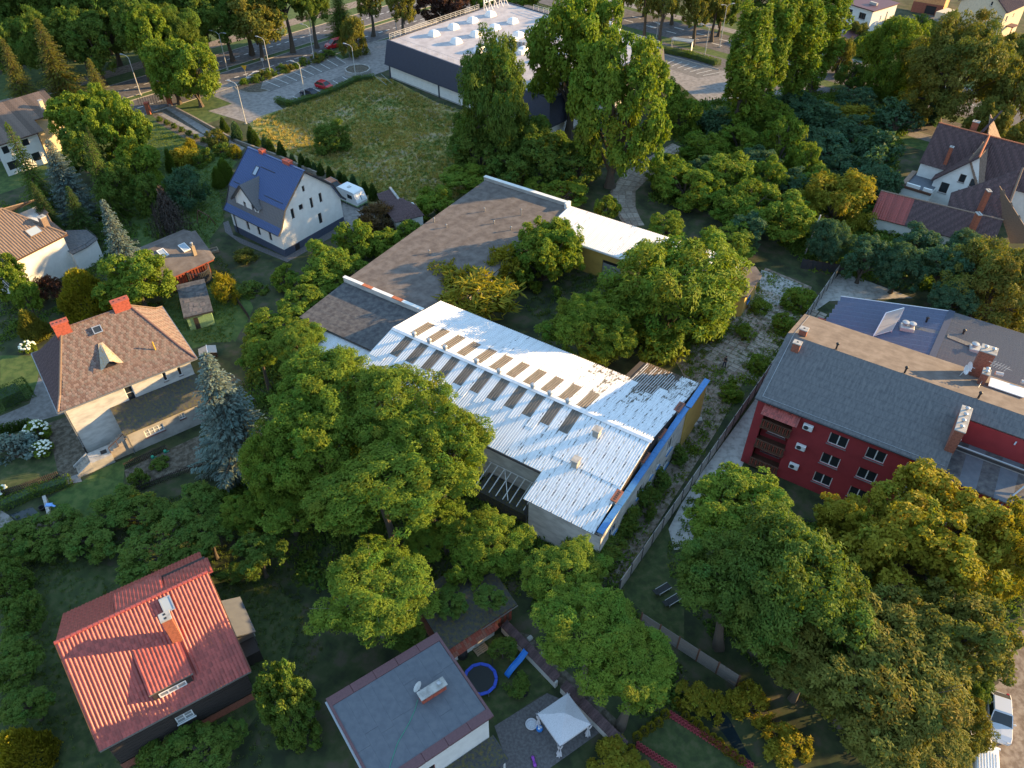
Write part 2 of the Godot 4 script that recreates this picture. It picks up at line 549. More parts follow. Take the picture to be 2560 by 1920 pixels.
func spruce_proto(sd: int, h: float, R: float, droop: float, per: int, ll: float, gap := 0.36) -> Dictionary:
	rng.seed = sd
	var lb := LB.new()
	var mb := MB.new()
	var y := h * 0.05
	while y < h * 0.985:
		var f := 1.0 - y / h
		var len := R * pow(f, 0.85) * rnd(0.85, 1.12) + 0.12
		var nb := int(rnd(5, 8)) if f > 0.12 else 4
		var ph := rnd(0, TAU)
		for b in nb:
			var a := ph + TAU * b / nb + rnd(-0.25, 0.25)
			var bl := len * rnd(0.72, 1.1)
			var out := Vector3(cos(a), 0, sin(a))
			var side := Vector3(-sin(a), 0, cos(a))
			var base := Vector3(0, y, 0)
			var tt := tint(0.2)
			var steps := maxi(3, int(bl / 0.2))
			var tip := base + out * bl + Vector3(0, -droop * bl + 0.12 * bl * bl / R, 0)
			mb.tube(base, tip, 0.02 + 0.012 * bl, 0.004, 3, false)
			for s in steps:
				var t := (s + 0.6) / steps
				var p := base.lerp(tip, t) + Vector3(0, -droop * 0.35 * bl * t * (1 - t), 0)
				var wid := (1.0 - t * 0.7) * bl * 0.36 + 0.08
				for k in per:
					var sg := -1.0 if k % 2 == 0 else 1.0
					var ax := (out * rnd(0.3, 0.9) + side * sg * rnd(0.2, 1.1) + Vector3(0, rnd(-0.55, 0.12), 0)).normalized()
					lb.leaf(p + side * sg * rnd(0, wid * 0.5), ax, (Vector3.UP + rdir() * 0.45).normalized(), maxf(ll, wid) * rnd(0.6, 1.1), ll * rnd(0.3, 0.5), tt * rnd(0.8, 1.2))
		y += gap * (0.6 + 0.6 * f) * rnd(0.8, 1.2)
	for k in 8:
		lb.leaf(Vector3(0, h * 0.96, 0), (Vector3.UP + rdir() * 0.3).normalized(), rdir(), 0.5, 0.12, tint(0.15))
	mb.tube(Vector3.ZERO, Vector3(0, h * 0.98, 0), 0.02 * h, 0.01, 6, false)
	return {"leaves": lb.mesh(), "limbs": mb.mesh(), "r": R, "h": h}



func thuja_proto(sd: int, h: float, R: float, count: int, round_top: float, ll: float) -> Dictionary:
	rng.seed = sd
	var lb := LB.new()
	var mb := MB.new()
	mb.tube(Vector3.ZERO, Vector3(0, h * 0.8, 0), 0.05 * h * 0.4 + 0.02, 0.02, 6, false)
	var ph := rnd(0, TAU)
	for i in count:
		var t := rnd(0.0, 1.0)
		t = 1.0 - sqrt(1.0 - t * 0.999)
		var prof := pow(1.0 - t, round_top) * (0.72 + 0.28 * minf(1.0, t * 5.0 + 0.3))
		var a := rnd(0, TAU)
		var lump := 1.0 + 0.13 * sin(a * 3 + ph + t * 9.0) + 0.08 * sin(a * 7 - t * 14.0)
		var out := Vector3(cos(a), 0, sin(a))
		var p := out * (R * prof * lump * rnd(0.72, 1.0)) + Vector3(0, t * h * 0.97, 0)
		var ax := (Vector3(0, 1.0, 0) + out * rnd(0.15, 0.8) + rdir() * 0.3).normalized()
		var b := rnd(0.75, 1.25)
		lb.leaf(p, ax, (out + rdir() * 0.7).normalized(), ll * rnd(0.7, 1.3), ll * rnd(0.35, 0.55), Color(b * rnd(0.9, 1.2), b, b * 0.9))
	return {"leaves": lb.mesh(), "limbs": mb.mesh(), "r": R, "h": h}



func weeping_proto(sd: int, h: float, R: float) -> Dictionary:
	rng.seed = sd
	var lb := LB.new()
	var mb := MB.new()
	var pts := [Vector3.ZERO, Vector3(0.3, h * 0.4, 0), Vector3(-0.1, h * 0.7, 0.2), Vector3(-0.5, h, 0.1)]
	for i in 3:
		mb.tube(pts[i], pts[i + 1], 0.25 - 0.07 * i, 0.18 - 0.07 * i, 7, false)
	for i in 330:
		var t := pow(rnd(0, 1), 0.8)
		var y0 := h * (0.25 + 0.72 * t)
		var a := rnd(0, TAU)
		var out := Vector3(cos(a), 0, sin(a))
		var reach := R * (1.0 - t * 0.93) * rnd(0.35, 1.0)
		var p := Vector3(0, y0, 0)
		var q := p + out * reach + Vector3(0, rnd(-0.2, 0.5), 0)
		mb.tube(p, q, 0.035, 0.02, 3, false)
		var tt := tint(0.3)
		var len := minf(q.y - 0.2, rnd(1.5, 4.5))
		var steps := int(len / 0.13)
		for s in steps:
			var k := q + Vector3(sin(s * 0.5 + a) * 0.06, -0.13 * s, cos(s * 0.4) * 0.06) + out * (0.15 * s / steps)
			lb.leaf(k, (Vector3.DOWN + rdir() * 0.45).normalized(), (out + rdir() * 0.5).normalized(), rnd(0.22, 0.42), rnd(0.05, 0.1), tt * rnd(0.7, 1.3))
	return {"leaves": lb.mesh(), "limbs": mb.mesh(), "r": R, "h": h}


func plant_protos() -> void:
	protos["ash_a"] = crown_proto(101, 6.0, 5.0, 54, 0.17, 0.33, 56000, 0.3, 0.12, 0.35)
	protos["ash_b"] = crown_proto(102, 6.0, 5.0, 60, 0.15, 0.32, 56000, 0.3, 0.12, 0.35)
	protos["ash_c"] = crown_proto(109, 6.0, 5.0, 50, 0.17, 0.34, 54000, 0.31, 0.13, 0.3)
	protos["oak_a"] = crown_proto(103, 6.0, 5.6, 74, 0.12, 0.26, 46000, 0.27, 0.19)
	protos["oak_b"] = crown_proto(104, 6.0, 5.6, 68, 0.12, 0.27, 46000, 0.27, 0.19)
	protos["lime_a"] = crown_proto(105, 3.6, 3.6, 40, 0.16, 0.34, 19000, 0.25, 0.17, 0.2)
	protos["lime_b"] = crown_proto(106, 3.6, 3.6, 46, 0.15, 0.32, 19000, 0.25, 0.17, 0.2)
	protos["lime_c"] = crown_proto(107, 3.6, 3.6, 36, 0.16, 0.36, 18000, 0.25, 0.16, 0.1)
	protos["willow"] = crown_proto(108, 3.6, 3.4, 44, 0.16, 0.32, 18000, 0.36, 0.09, 0.9)
	protos["bush_a"] = crown_proto(111, 1.6, 1.4, 22, 0.22, 0.42, 3600, 0.24, 0.13, 0.0)
	protos["bush_b"] = crown_proto(112, 1.6, 1.4, 18, 0.25, 0.45, 3400, 0.26, 0.12, -0.6)
	protos["bush_c"] = crown_proto(113, 1.6, 1.4, 26, 0.2, 0.36, 3800, 0.22, 0.14, 0.3)
	protos["spray"] = crown_proto(114, 1.6, 1.6, 20, 0.2, 0.34, 3400, 0.4, 0.09, -0.9)
	protos["poplar_a"] = crown_proto(121, 2.4, 10.0, 100, 0.18, 0.36, 30000, 0.26, 0.19, -0.3, 2.2, 0.35)
	protos["poplar_b"] = crown_proto(122, 2.4, 10.0, 90, 0.18, 0.38, 30000, 0.26, 0.19, -0.3, 2.2, 0.35)
	protos["spruce_a"] = spruce_proto(131, 13.0, 3.2, 0.3, 4, 0.3)
	protos["spruce_b"] = spruce_proto(132, 13.0, 3.0, 0.5, 4, 0.3, 0.44)
	protos["fir"] = spruce_proto(133, 14.0, 3.8, 0.16, 5, 0.32, 0.34)
	protos["thuja_a"] = thuja_proto(141, 3.0, 0.75, 2600, 0.75, 0.2)
	protos["thuja_b"] = thuja_proto(142, 3.0, 0.8, 2600, 0.6, 0.2)
	protos["cypress"] = thuja_proto(143, 4.5, 0.6, 3000, 0.8, 0.2)
	protos["thuja_wide"] = thuja_proto(144, 5.0, 2.2, 6500, 0.62, 0.34)
	protos["ball"] = thuja_proto(145, 0.9, 0.42, 900, 0.45, 0.1)
	protos["weeping"] = weeping_proto(151, 9.0, 3.0)
	var mb := MB.new()
	var rings := []
	for k in 7:
		var t := k / 6.0
		var r := []
		for i in 9:
			var a := TAU * i / 9.0
			var flare := 1.0 - 0.45 * t + 0.5 * pow(1.0 - t, 6.0) * (1.0 + 0.25 * sin(a * 4))
			r.append(Vector3(cos(a) * flare + 0.35 * sin(t * 4.0), t, sin(a) * flare + 0.3 * sin(t * 3.0 + 1.0)))
		rings.append(r)
	mb.loft(rings, true, true)
	protos["trunk"] = mb.mesh()



func tree(called: String, kind: String, leafc: String, x: float, z: float, r: float, ry: float, h: float, label: String, category := "tree", group := "", bark := "bark") -> Node3D:
	var p: Dictionary = protos[kind]
	var t := thing(called, label, category, Vector3(x, 0, z), 0.0, group)
	var wob := fposmod(x * 12.9898 + z * 78.233, 1.0)
	var turn := Basis(Vector3(cos(wob * 40.0), 0, sin(wob * 40.0)), 0.1 * wob if not protos[kind].has("h") else 0.02) * Basis(Vector3.UP, fposmod(x * 7.31 + z * 3.17, TAU))
	if p.has("h"):
		var s := Vector3(r / p.r, h / p.h, r / p.r)
		put("trunk", p.limbs, M[bark], t, Transform3D(turn.scaled_local(s), Vector3.ZERO))
		put("crown", p.leaves, M[leafc], t, Transform3D(turn.scaled_local(s), Vector3.ZERO))
		return t
	var s := Vector3(r / p.r * (0.9 + 0.22 * wob), ry / p.ry, r / p.r * (1.1 - 0.2 * wob))
	var cy := h - ry
	var top := maxf(0.25, cy - ry * 0.5)
	var tr := 0.028 * h + 0.03
	var o := put("trunk", protos["trunk"], M[bark], t, Transform3D(turn.scaled_local(Vector3(tr, top, tr)), Vector3.ZERO))
	put("limbs", p.limbs, M[bark], t, Transform3D(turn.scaled_local(s), Vector3(0, cy, 0)))
	put("crown", p.leaves, M[leafc], t, Transform3D(turn.scaled_local(s), Vector3(0, cy, 0)))
	return t



func hedge(called: String, pts: Array, w: float, h: float, leafc: String, label: String, sd: int) -> Node3D:
	rng.seed = sd
	var lb := LB.new()
	var mb := MB.new()
	for i in pts.size() - 1:
		var a: Vector3 = pts[i]
		var b: Vector3 = pts[i + 1]
		var d := (b - a).normalized()
		var s := d.cross(Vector3.UP)
		var l := a.distance_to(b)
		var cnt := int((l + w) * (w + 2 * h) * 75)
		for k in cnt:
			var u := rnd(-w * 0.4, l + w * 0.4)
			var q := rnd(-h, w + h)
			var p: Vector3
			var nn: Vector3
			if q < 0:
				p = s * (-w * 0.5) + Vector3(0, h + q, 0); nn = -s
			elif q > w:
				p = s * (w * 0.5) + Vector3(0, h - (q - w), 0); nn = s
			else:
				p = s * (q - w * 0.5) + Vector3(0, h, 0); nn = Vector3.UP
			var lump := 0.06 * sin(u * 2.1 + q * 3.0) + rnd(-0.1, 0.05)
			lb.leaf(a + d * u + p + nn * lump, (rdir() + nn * 0.4).normalized(), (nn + rdir() * 0.6).normalized(), rnd(0.1, 0.2), rnd(0.07, 0.12), tint(0.2))
		for e in [a, b]:
			var o := -d if e == a else d
			for k in int(w * h * 80):
				lb.leaf(e + o * (w * 0.4 + rnd(-0.08, 0.05)) + s * rnd(-w * 0.5, w * 0.5) + Vector3(0, rnd(0, h), 0), (rdir() + o * 0.4).normalized(), (o + rdir() * 0.6).normalized(), rnd(0.1, 0.2), rnd(0.07, 0.12), tint(0.2))
		mb.bar(a + Vector3(0, h * 0.45, 0), b + Vector3(0, h * 0.45, 0), w * 0.72, h * 0.84)
	var t := thing(called, label, "hedge", pts[0])
	var off := Transform3D(Basis(), -pts[0])
	put("stems", mb.mesh(), M["leaf_dark"], t, off)
	put("foliage", lb.mesh(), M[leafc], t, off)
	return t



func cover(called: String, mesh: Mesh, mt: Material, poly: Array, count: int, s0: float, s1: float, sd: int, label: String, category: String, holes := []) -> void:
	rng.seed = sd
	var p2 := PackedVector2Array()
	var lo := Vector2(1e9, 1e9)
	var hi := -lo
	for q in poly:
		var w := Vector2(q.x, q.z)
		p2.append(w)
		lo = lo.min(w)
		hi = hi.max(w)
	var hp := []
	for h in holes:
		var a := PackedVector2Array()
		for q in h:
			a.append(Vector2(q.x, q.z))
		hp.append(a)
	var fn := FastNoiseLite.new()
	fn.seed = sd
	fn.frequency = 0.07
	var xf := []
	var tries := 0
	while xf.size() < count and tries < count * 14:
		tries += 1
		var w := Vector2(rnd(lo.x, hi.x), rnd(lo.y, hi.y))
		if not Geometry2D.is_point_in_polygon(w, p2) or fn.get_noise_2d(w.x, w.y) * 0.5 + 0.5 < rnd(0.2, 0.65):
			continue
		var bad := false
		for a in hp:
			if Geometry2D.is_point_in_polygon(w, a):
				bad = true
				break
		if bad:
			continue
		var s := rnd(s0, s1)
		xf.append(Transform3D(Basis(Vector3.UP, rnd(0, TAU)).scaled(Vector3(s, s * rnd(0.7, 1.3), s)), Vector3(w.x, 0, w.y)))
	var mm := MultiMesh.new()
	mm.transform_format = MultiMesh.TRANSFORM_3D
	mm.use_colors = true
	mm.mesh = mesh
	mm.instance_count = xf.size()
	for i in xf.size():
		mm.set_instance_transform(i, xf[i])
		mm.set_instance_color(i, tint(0.25))
	var o := MultiMeshInstance3D.new()
	o.multimesh = mm
	o.material_override = mt
	o.name = numbered(called)
	add_child(o)
	tag(o, label, category)
	o.set_meta("kind", "stuff")


func tuft(sd: int, blades: int, h: float, spread: float, w: float) -> ArrayMesh:
	rng.seed = sd
	var lb := LB.new()
	for i in blades:
		var a := rnd(0, TAU)
		var out := Vector3(cos(a), 0, sin(a))
		lb.leaf(out * rnd(0, spread * 0.5), (Vector3.UP + out * rnd(0.1, 0.7)).normalized(), (out + Vector3.UP * 0.6).normalized(), h * rnd(0.6, 1.2), w, tint(0.2))
	return lb.mesh()


func clump(sd: int, leaves: int, r: float, h: float, ll: float) -> ArrayMesh:
	rng.seed = sd
	var lb := LB.new()
	for i in leaves:
		var d := rdir()
		d.y = abs(d.y)
		var p := Vector3(d.x * r, d.y * h, d.z * r) * rnd(0.6, 1.0)
		lb.leaf(p, (rdir() + d * 0.4).normalized(), (d + Vector3.UP * 0.7 + rdir() * 0.4).normalized(), ll * rnd(0.7, 1.4), ll * rnd(0.4, 0.6), tint(0.22))
	return lb.mesh()



func wall(parent: Node, called: String, mt: Material, o: Vector3, u: Vector3, n: Vector3, top: Array, holes := [], depth := 0.2) -> MeshInstance3D:

	var us := []
	for t in top:
		us.append(t[0])
	for h in holes:
		us.append(h.position.x)
		us.append(h.end.x)
	us.sort()
	var mb := MB.new()
	var U := Vector3.UP
	var inside := o - n * 10.0 + U * 2.0
	var at := func(x: float) -> float:
		for k in top.size() - 1:
			if x <= top[k + 1][0] + 1e-5:
				var d: float = top[k + 1][0] - top[k][0]
				return lerpf(top[k][1], top[k + 1][1], (x - top[k][0]) / d if d > 1e-5 else 0.0)
		return top[-1][1]
	for k in us.size() - 1:
		var a: float = us[k]
		var b: float = us[k + 1]
		if b - a < 1e-4:
			continue
		var mid := (a + b) * 0.5
		var stack := []
		for h in holes:
			if h.position.x < mid and h.end.x > mid:
				stack.append(h)
		stack.sort_custom(func(p, q): return p.position.y < q.position.y)
		var v := 0.0
		for h in stack:
			if h.position.y > v:
				mb.quad_from(o + u * a + U * v, o + u * b + U * v, o + u * b + U * h.position.y, o + u * a + U * h.position.y, inside)
			v = h.end.y
		mb.quad_from(o + u * a + U * v, o + u * b + U * v, o + u * b + U * at.call(b), o + u * a + U * at.call(a), inside)
	for h in holes:
		var c := []
		for q in [h.position, Vector2(h.end.x, h.position.y), h.end, Vector2(h.position.x, h.end.y)]:
			c.append(o + u * q.x + U * q.y)
		var mid: Vector3 = (c[0] + c[2]) * 0.5
		for i in 4:
			var a: Vector3 = c[i]
			var b: Vector3 = c[(i + 1) % 4]
			mb.quad_from(a, b, b - n * depth, a - n * depth, mid + (mid - (a + b) * 0.5) * -4.0)
	return obj(called, mb, mt, parent)


func window(parent: Node, o: Vector3, u: Vector3, n: Vector3, r: Rect2, cols := 2, rows := 1, fm := "white_frame", gm := "glass", depth := 0.16, sill := "sill", called := "window") -> MeshInstance3D:
	var U := Vector3.UP
	var c := o + u * (r.position.x + r.size.x * 0.5) + U * (r.position.y + r.size.y * 0.5) - n * depth
	var b := Basis(u, U, u.cross(U))
	var f := 0.085 if r.size.x > 0.7 else 0.06
	var mb := MB.new()
	var w := r.size.x
	var h := r.size.y
	mb.box(c + U * (h * 0.5 - f * 0.5), V(w, f, 0.08), b)
	mb.box(c - U * (h * 0.5 - f * 0.5), V(w, f, 0.08), b)
	for s in [-1, 1]:
		mb.box(c + u * s * (w * 0.5 - f * 0.5), V(f, h - 2 * f, 0.08), b)
	for k in range(1, cols):
		mb.box(c + u * (w * (float(k) / cols - 0.5)), V(f * 1.2, h - 2 * f, 0.075), b)
	for k in range(1, rows):
		mb.box(c + U * (h * (float(k) / rows - 0.5)), V(w - 2 * f, f * 0.6, 0.07), b)
	var win := obj(called, mb, M[fm], parent)
	var g := MB.new()
	g.box(c, V(w - f, h - f, 0.02), b)
	obj("pane", g, M[gm], win)
	if sill != "":
		var s := MB.new()
		s.box(c - U * (h * 0.5 + 0.03) + n * (depth * 0.5 + 0.05), V(w + 0.16, 0.05, depth + 0.14), b)
		obj("sill", s, M[sill], win)
	return win


func opening_set(parent: Node, called: String, mt: String, o: Vector3, u: Vector3, n: Vector3, top: Array, wins: Array, fm := "white_frame", gm := "glass", sill := "sill", depth := 0.2) -> MeshInstance3D:

	var holes := []
	for w in wins:
		holes.append(Rect2(w[0], w[1], w[2], w[3]))
	var o2 := wall(parent, called, M[mt], o, u, n, top, holes, depth)
	for w in wins:
		window(parent, o, u, n, Rect2(w[0], w[1], w[2], w[3]), w[4], w[5], fm, gm, depth - 0.04, sill)
	return o2



func tile_mesh(kind: String, tw: float, th: float) -> Mesh:
	var key := "%s_%.2f_%.2f" % [kind, tw, th]
	if protos.has(key):
		return protos[key]
	var mb := MB.new()
	if kind == "flat":
		var g := 0.012
		var p := []
		for z in [[-0.01, 0.0], [0.03, 0.012]]:
			p.append(V(g, -0.03, z[0])); p.append(V(tw - g, -0.03, z[0]))
			p.append(V(tw - g, th, z[1] - 0.01)); p.append(V(g, th, z[1] - 0.01))
		p[4].z = 0.045; p[5].z = 0.045
		mb.hexa([p[0], p[1], p[2], p[3], p[4], p[5], p[6], p[7]])
	else:
		var prof := [[0.0, 0.0], [0.12, 0.0], [0.3, 0.03], [0.52, 0.062], [0.74, 0.05], [0.9, 0.012], [1.0, 0.0]]
		var k := tw / 0.3
		for i in prof.size() - 1:
			var a: Array = prof[i]
			var b: Array = prof[i + 1]
			var a0 := V(a[0] * tw, -0.035, a[1] * k + 0.035)
			var b0 := V(b[0] * tw, -0.035, b[1] * k + 0.035)
			var a1 := V(a[0] * tw, th, a[1] * k + 0.004)
			var b1 := V(b[0] * tw, th, b[1] * k + 0.004)
			mb.quad_from(a0, b0, b1, a1, V(tw * 0.5, th * 0.5, -2))
			mb.quad_from(a0, b0, b0 - V(0, -0.004, 0.032), a0 - V(0, -0.004, 0.032), V(tw * 0.5, th * 0.5, 0))
	protos[key] = mb.mesh()
	return protos[key]



func roof_plane(parent: Node, pts: Array, mats: Array, kind: String, tw: float, th: float, limit := 0, inset := 0.0, slab_mat := "", stagger := 0.0, called := "roof_plane", skip := []) -> MeshInstance3D:
	var p0: Vector3 = pts[0]
	var e := ((pts[1] as Vector3) - p0).normalized()
	var nn := e.cross((pts[2] as Vector3) - p0).normalized()
	if nn.y < 0:
		nn = -nn
	var s := nn.cross(e)
	if s.dot(pts[2] - p0) < 0:
		s = -s

	var flat := []
	var p2 := PackedVector2Array()
	for q in pts:
		var w := Vector2((q - p0).dot(e), (q - p0).dot(s))
		p2.append(w)
		flat.append(p0 + e * w.x + s * w.y)
	var mb := MB.new()
	mb.slab(flat, -nn * 0.14)
	var o := obj(called, mb, M[slab_mat if slab_mat != "" else mats[0]], parent)
	if kind == "":
		return o
	var lo := p2[0]
	var hi := p2[0]
	for w in p2:
		lo = lo.min(w)
		hi = hi.max(w)
	var mesh := tile_mesh(kind, tw, th)
	var b := Basis(e, s, e.cross(s))
	if e.cross(s).dot(nn) < 0:
		b = Basis(-e, s, (-e).cross(s))
	var places := []
	var rows := int((hi.y - lo.y) / th)
	rng.seed = int(abs(p0.x * 91 + p0.z * 37 + rows))
	var th2 := (hi.y - lo.y) / maxi(1, rows)
	for r in rows:
		var x := lo.x + (stagger * tw if r % 2 == 1 else 0.0)
		while x + tw <= hi.x + tw * 0.6:
			var c := Vector2(x + tw * 0.5, lo.y + (r + 0.5) * th2)
			var left := c - Vector2(tw * 0.5 - inset, 0)
			var right := c + Vector2(tw * 0.5 - inset, 0)
			if Geometry2D.is_point_in_polygon(left + Vector2(0.01, 0), p2) and Geometry2D.is_point_in_polygon(right - Vector2(0.01, 0), p2):
				var bad := false
				for k in skip:
					if Geometry2D.is_point_in_polygon(c, k):
						bad = true
				if not bad:
					var ox := x if b.x.dot(e) > 0 else x + tw
					var bb := b
					bb.y = b.y * (th2 / th)
					var jig := Vector3.ZERO
					if kind == "flat":
						jig = e * rnd(-0.012, 0.012) + s * rnd(-0.015, 0.015) + nn * rnd(0, 0.012)
						bb = Basis(nn, rnd(-0.02, 0.02)) * bb
					places.append(Transform3D(bb, p0 + e * ox + s * (lo.y + r * th2) + nn * 0.005 + jig))
			x += tw
	var n_parts := mini(limit, places.size())
	for i in n_parts:
		put("roof_tile", mesh, M[mats[rng.randi() % mats.size()]], o, places[i])
	if places.size() > n_parts:
		var m0: StandardMaterial3D = M[mats[0]]
		for q in mats.size():
			var mine := []
			for i in range(n_parts, places.size()):
				if (i * 7919 + (i / 7) * 31) % mats.size() == q:
					mine.append(places[i])
			if mine.is_empty():
				continue
			var mm := MultiMesh.new()
			mm.transform_format = MultiMesh.TRANSFORM_3D
			mm.mesh = mesh
			mm.instance_count = mine.size()
			for i in mine.size():
				mm.set_instance_transform(i, mine[i])
			var mi := MultiMeshInstance3D.new()
			mi.multimesh = mm
			mi.material_override = M[mats[q]]
			mi.name = "roof_tiles"
			mi.set_meta("kind", "stuff")
			o.add_child(mi, true)
	return o


func ridge(parent: Node, a: Vector3, b: Vector3, mt: String, r := 0.13, step := 0.4, called := "ridge_tile") -> void:
	var l := a.distance_to(b)
	var cnt := maxi(1, int(l / step))
	var d := (b - a).normalized()
	var side := d.cross(Vector3.UP).normalized()
	var up := side.cross(d)
	var key := "ridge_%.2f_%.2f" % [r, l / cnt]
	if not protos.has(key):
		var mb := MB.new()
		var len := l / cnt
		var rings := []
		for z in [[0.0, 1.0], [-len * 1.06, 0.86]]:
			var rr := []
			for i in 7:
				var t := PI * i / 6.0
				rr.append(V(cos(t) * r * z[1], sin(t) * r * 0.8 * z[1] - 0.03, z[0]))
			rings.append(rr)
		mb.loft(rings, true, true)
		protos[key] = mb.mesh()
	for i in cnt:
		put(called, protos[key], M[mt], parent, Transform3D(Basis(side, up, -d), a + d * (l * i / cnt)))



func sheet_mesh(w: float, len: float, pitch: float, amp: float) -> Mesh:
	var key := "sheet_%.2f_%.2f_%.3f_%.3f" % [w, len, pitch, amp]
	if protos.has(key):
		return protos[key]
	var mb := MB.new()
	var cnt := maxi(1, int(round(w / pitch)))
	var p := w / cnt
	var pr := []
	for i in cnt:
		for q in [[0.0, 0.0], [0.42, 0.0], [0.56, 1.0], [0.86, 1.0]]:
			pr.append(Vector2((i + q[0]) * p, q[1] * amp))
	pr.append(Vector2(w, 0))
	for i in pr.size() - 1:
		mb.quad_from(V(pr[i].x, pr[i].y, 0), V(pr[i + 1].x, pr[i + 1].y, 0), V(pr[i + 1].x, pr[i + 1].y, len), V(pr[i].x, pr[i].y, len), V(w * 0.5, -5, len * 0.5))
		mb.quad_from(V(pr[i].x, pr[i].y, len), V(pr[i + 1].x, pr[i + 1].y, len), V(pr[i + 1].x, -0.02, len), V(pr[i].x, -0.02, len), V(w * 0.5, 0, 0))
	protos[key] = mb.mesh()
	return protos[key]



func sheet(parent: Node, a: Vector3, b: Vector3, across: Vector3, w: float, mt: String, pitch := 0.26, amp := 0.05, called := "roof_sheet") -> void:
	var d := (b - a)
	var len := d.length()
	d = d / len
	var up := d.cross(across)
	var bb := Basis(across, up, d)
	if up.y < 0:

		bb = Basis(-across, -up, d)
		a += across * w
	put(called, sheet_mesh(snappedf(w, 0.01), snappedf(len, 0.01), pitch, amp), M[mt], parent, Transform3D(bb, a))


func chimney(parent: Node, at: Vector3, w: float, d: float, h: float, mt := "brick", flues := 2, cowls := false, called := "chimney") -> MeshInstance3D:
	var mb := MB.new()
	mb.bx(at.x - w / 2, at.y - 0.8, at.z - d / 2, at.x + w / 2, at.y + h, at.z + d / 2)
	var o := obj(called, mb, M[mt], parent)
	var c := MB.new()
	c.bev(at + V(0, h + 0.05, 0), V(w + 0.12, 0.1, d + 0.12), 0.02)
	obj("cap", c, M["concrete" if mt != "red_brick" else "red_brick"], o)
	for i in flues:
		var t := (i + 0.5) / flues - 0.5
		var p := at + V(t * w if w > d else 0.0, h + 0.1, t * d if d >= w else 0.0)
		var f := MB.new()
		if cowls:
			f.lathe(p, [[0.09, 0.0], [0.09, 0.18], [0.2, 0.2], [0.2, 0.26], [0.08, 0.36]], 10)
			obj("cowl", f, M["galvanised"], o)
		else:
			f.bx(p.x - 0.09, p.y, p.z - 0.09, p.x + 0.09, p.y + 0.012, p.z + 0.09)
			obj("flue", f, M["black"], o)
	return o


func roof_window(parent: Node, c: Vector3, e: Vector3, s: Vector3, w: float, h: float, gm := "roof_glass", fm := "brown_frame") -> void:
	var n := e.cross(s).normalized()
	if n.y < 0:
		n = -n
	var b := Basis(e, s, e.cross(s))
	var mb := MB.new()
	for t in [-1, 1]:
		mb.box(c + n * 0.07 + e * t * (w / 2), V(0.09, h + 0.09, 0.16), b)
		mb.box(c + n * 0.07 + s * t * (h / 2), V(w - 0.09, 0.09, 0.16), b)
	var o := obj("roof_window", mb, M[fm], parent)
	var g := MB.new()
	g.box(c + n * 0.09, V(w - 0.08, h - 0.08, 0.03), b)
	obj("pane", g, M[gm], o)


func prism(parent: Node, called: String, pts: Array, y0: float, y1: float, mt: String) -> MeshInstance3D:

	var mb := MB.new()
	var poly := []
	for q in pts:
		poly.append(V(q[0], y0, q[1]))
	mb.slab(poly, V(0, y1 - y0, 0))
	return obj(called, mb, M[mt], parent)


func part_box(parent: Node, called: String, mt: String, x0: float, y0: float, z0: float, x1: float, y1: float, z1: float) -> MeshInstance3D:
	var mb := MB.new()
	mb.bx(x0, y0, z0, x1, y1, z1)
	return obj(called, mb, M[mt], parent)


func part_bars(parent: Node, called: String, mt: String, bars: Array, w: float, h: float) -> MeshInstance3D:
	var mb := MB.new()
	for q in bars:
		mb.bar(q[0], q[1], w, h)
	return obj(called, mb, M[mt], parent)



func flat_sheet(called: String, pts: Array, layer: int, mt: String) -> MeshInstance3D:
	var y := 0.004 * layer
	var p2 := PackedVector2Array()
	for q in pts:
		p2.append(Vector2(q.x, q.z))
	var ix := Geometry2D.triangulate_polygon(p2)
	var mb := MB.new()
	for k in range(0, ix.size(), 3):
		var a := V(p2[ix[k]].x, y, p2[ix[k]].y)
		var b := V(p2[ix[k + 1]].x, y, p2[ix[k + 1]].y)
		var c := V(p2[ix[k + 2]].x, y, p2[ix[k + 2]].y)
		if (c - a).cross(b - a).y < 0:
			mb.tri(a, c, b)
		else:
			mb.tri(a, b, c)
	if ix.is_empty():
		push_error("sheet " + called)
	var o := obj(called, mb, M[mt])
	struct(o)
	return o


func along(a: Vector3, b: Vector3, t: float, off := 0.0, y := 0.0) -> Vector3:
	var d := (b - a).normalized()
	var s := d.cross(Vector3.UP)
	return a + d * t + s * off + V(0, y, 0)


func strip_road(called: String, a: Vector3, b: Vector3, half: float, layer: int, mt: String) -> void:
	var l := a.distance_to(b)
	flat_sheet(called, [along(a, b, 0, -half), along(a, b, l, -half), along(a, b, l, half), along(a, b, 0, half)], layer, mt)


func kerb_line(parent: Node, pts: Array, h := 0.12, w := 0.14, mt := "kerb") -> void:
	for i in pts.size() - 1:
		var a: Vector3 = pts[i]
		var b: Vector3 = pts[i + 1]
		var cnt := maxi(1, int(a.distance_to(b) / 1.0))
		var d := (b - a) / cnt
		for k in cnt:
			var mb := MB.new()
			mb.bar(a + d * (k + 0.01) + V(0, h / 2, 0), a + d * (k + 0.99) + V(0, h / 2, 0), w, h)
			obj("kerbstone", mb, M[mt], parent)


func marks(parent: Node, pts: Array, y: float) -> void:

	for q in pts:
		var mb := MB.new()
		var u := V(0, y, 0)
		mb.quad(q[0] + u, q[1] + u, q[2] + u, q[3] + u)
		obj("marking", mb, M["road_paint"], parent)


func dash_line(parent: Node, a: Vector3, b: Vector3, off: float, len: float, gap: float, w: float, y: float, t0: float, t1: float) -> void:
	var t := t0
	var list := []
	while t + len < t1:
		list.append([along(a, b, t, off - w), along(a, b, t + len, off - w), along(a, b, t + len, off + w), along(a, b, t, off + w)])
		t += len + gap
	marks(parent, list, y)


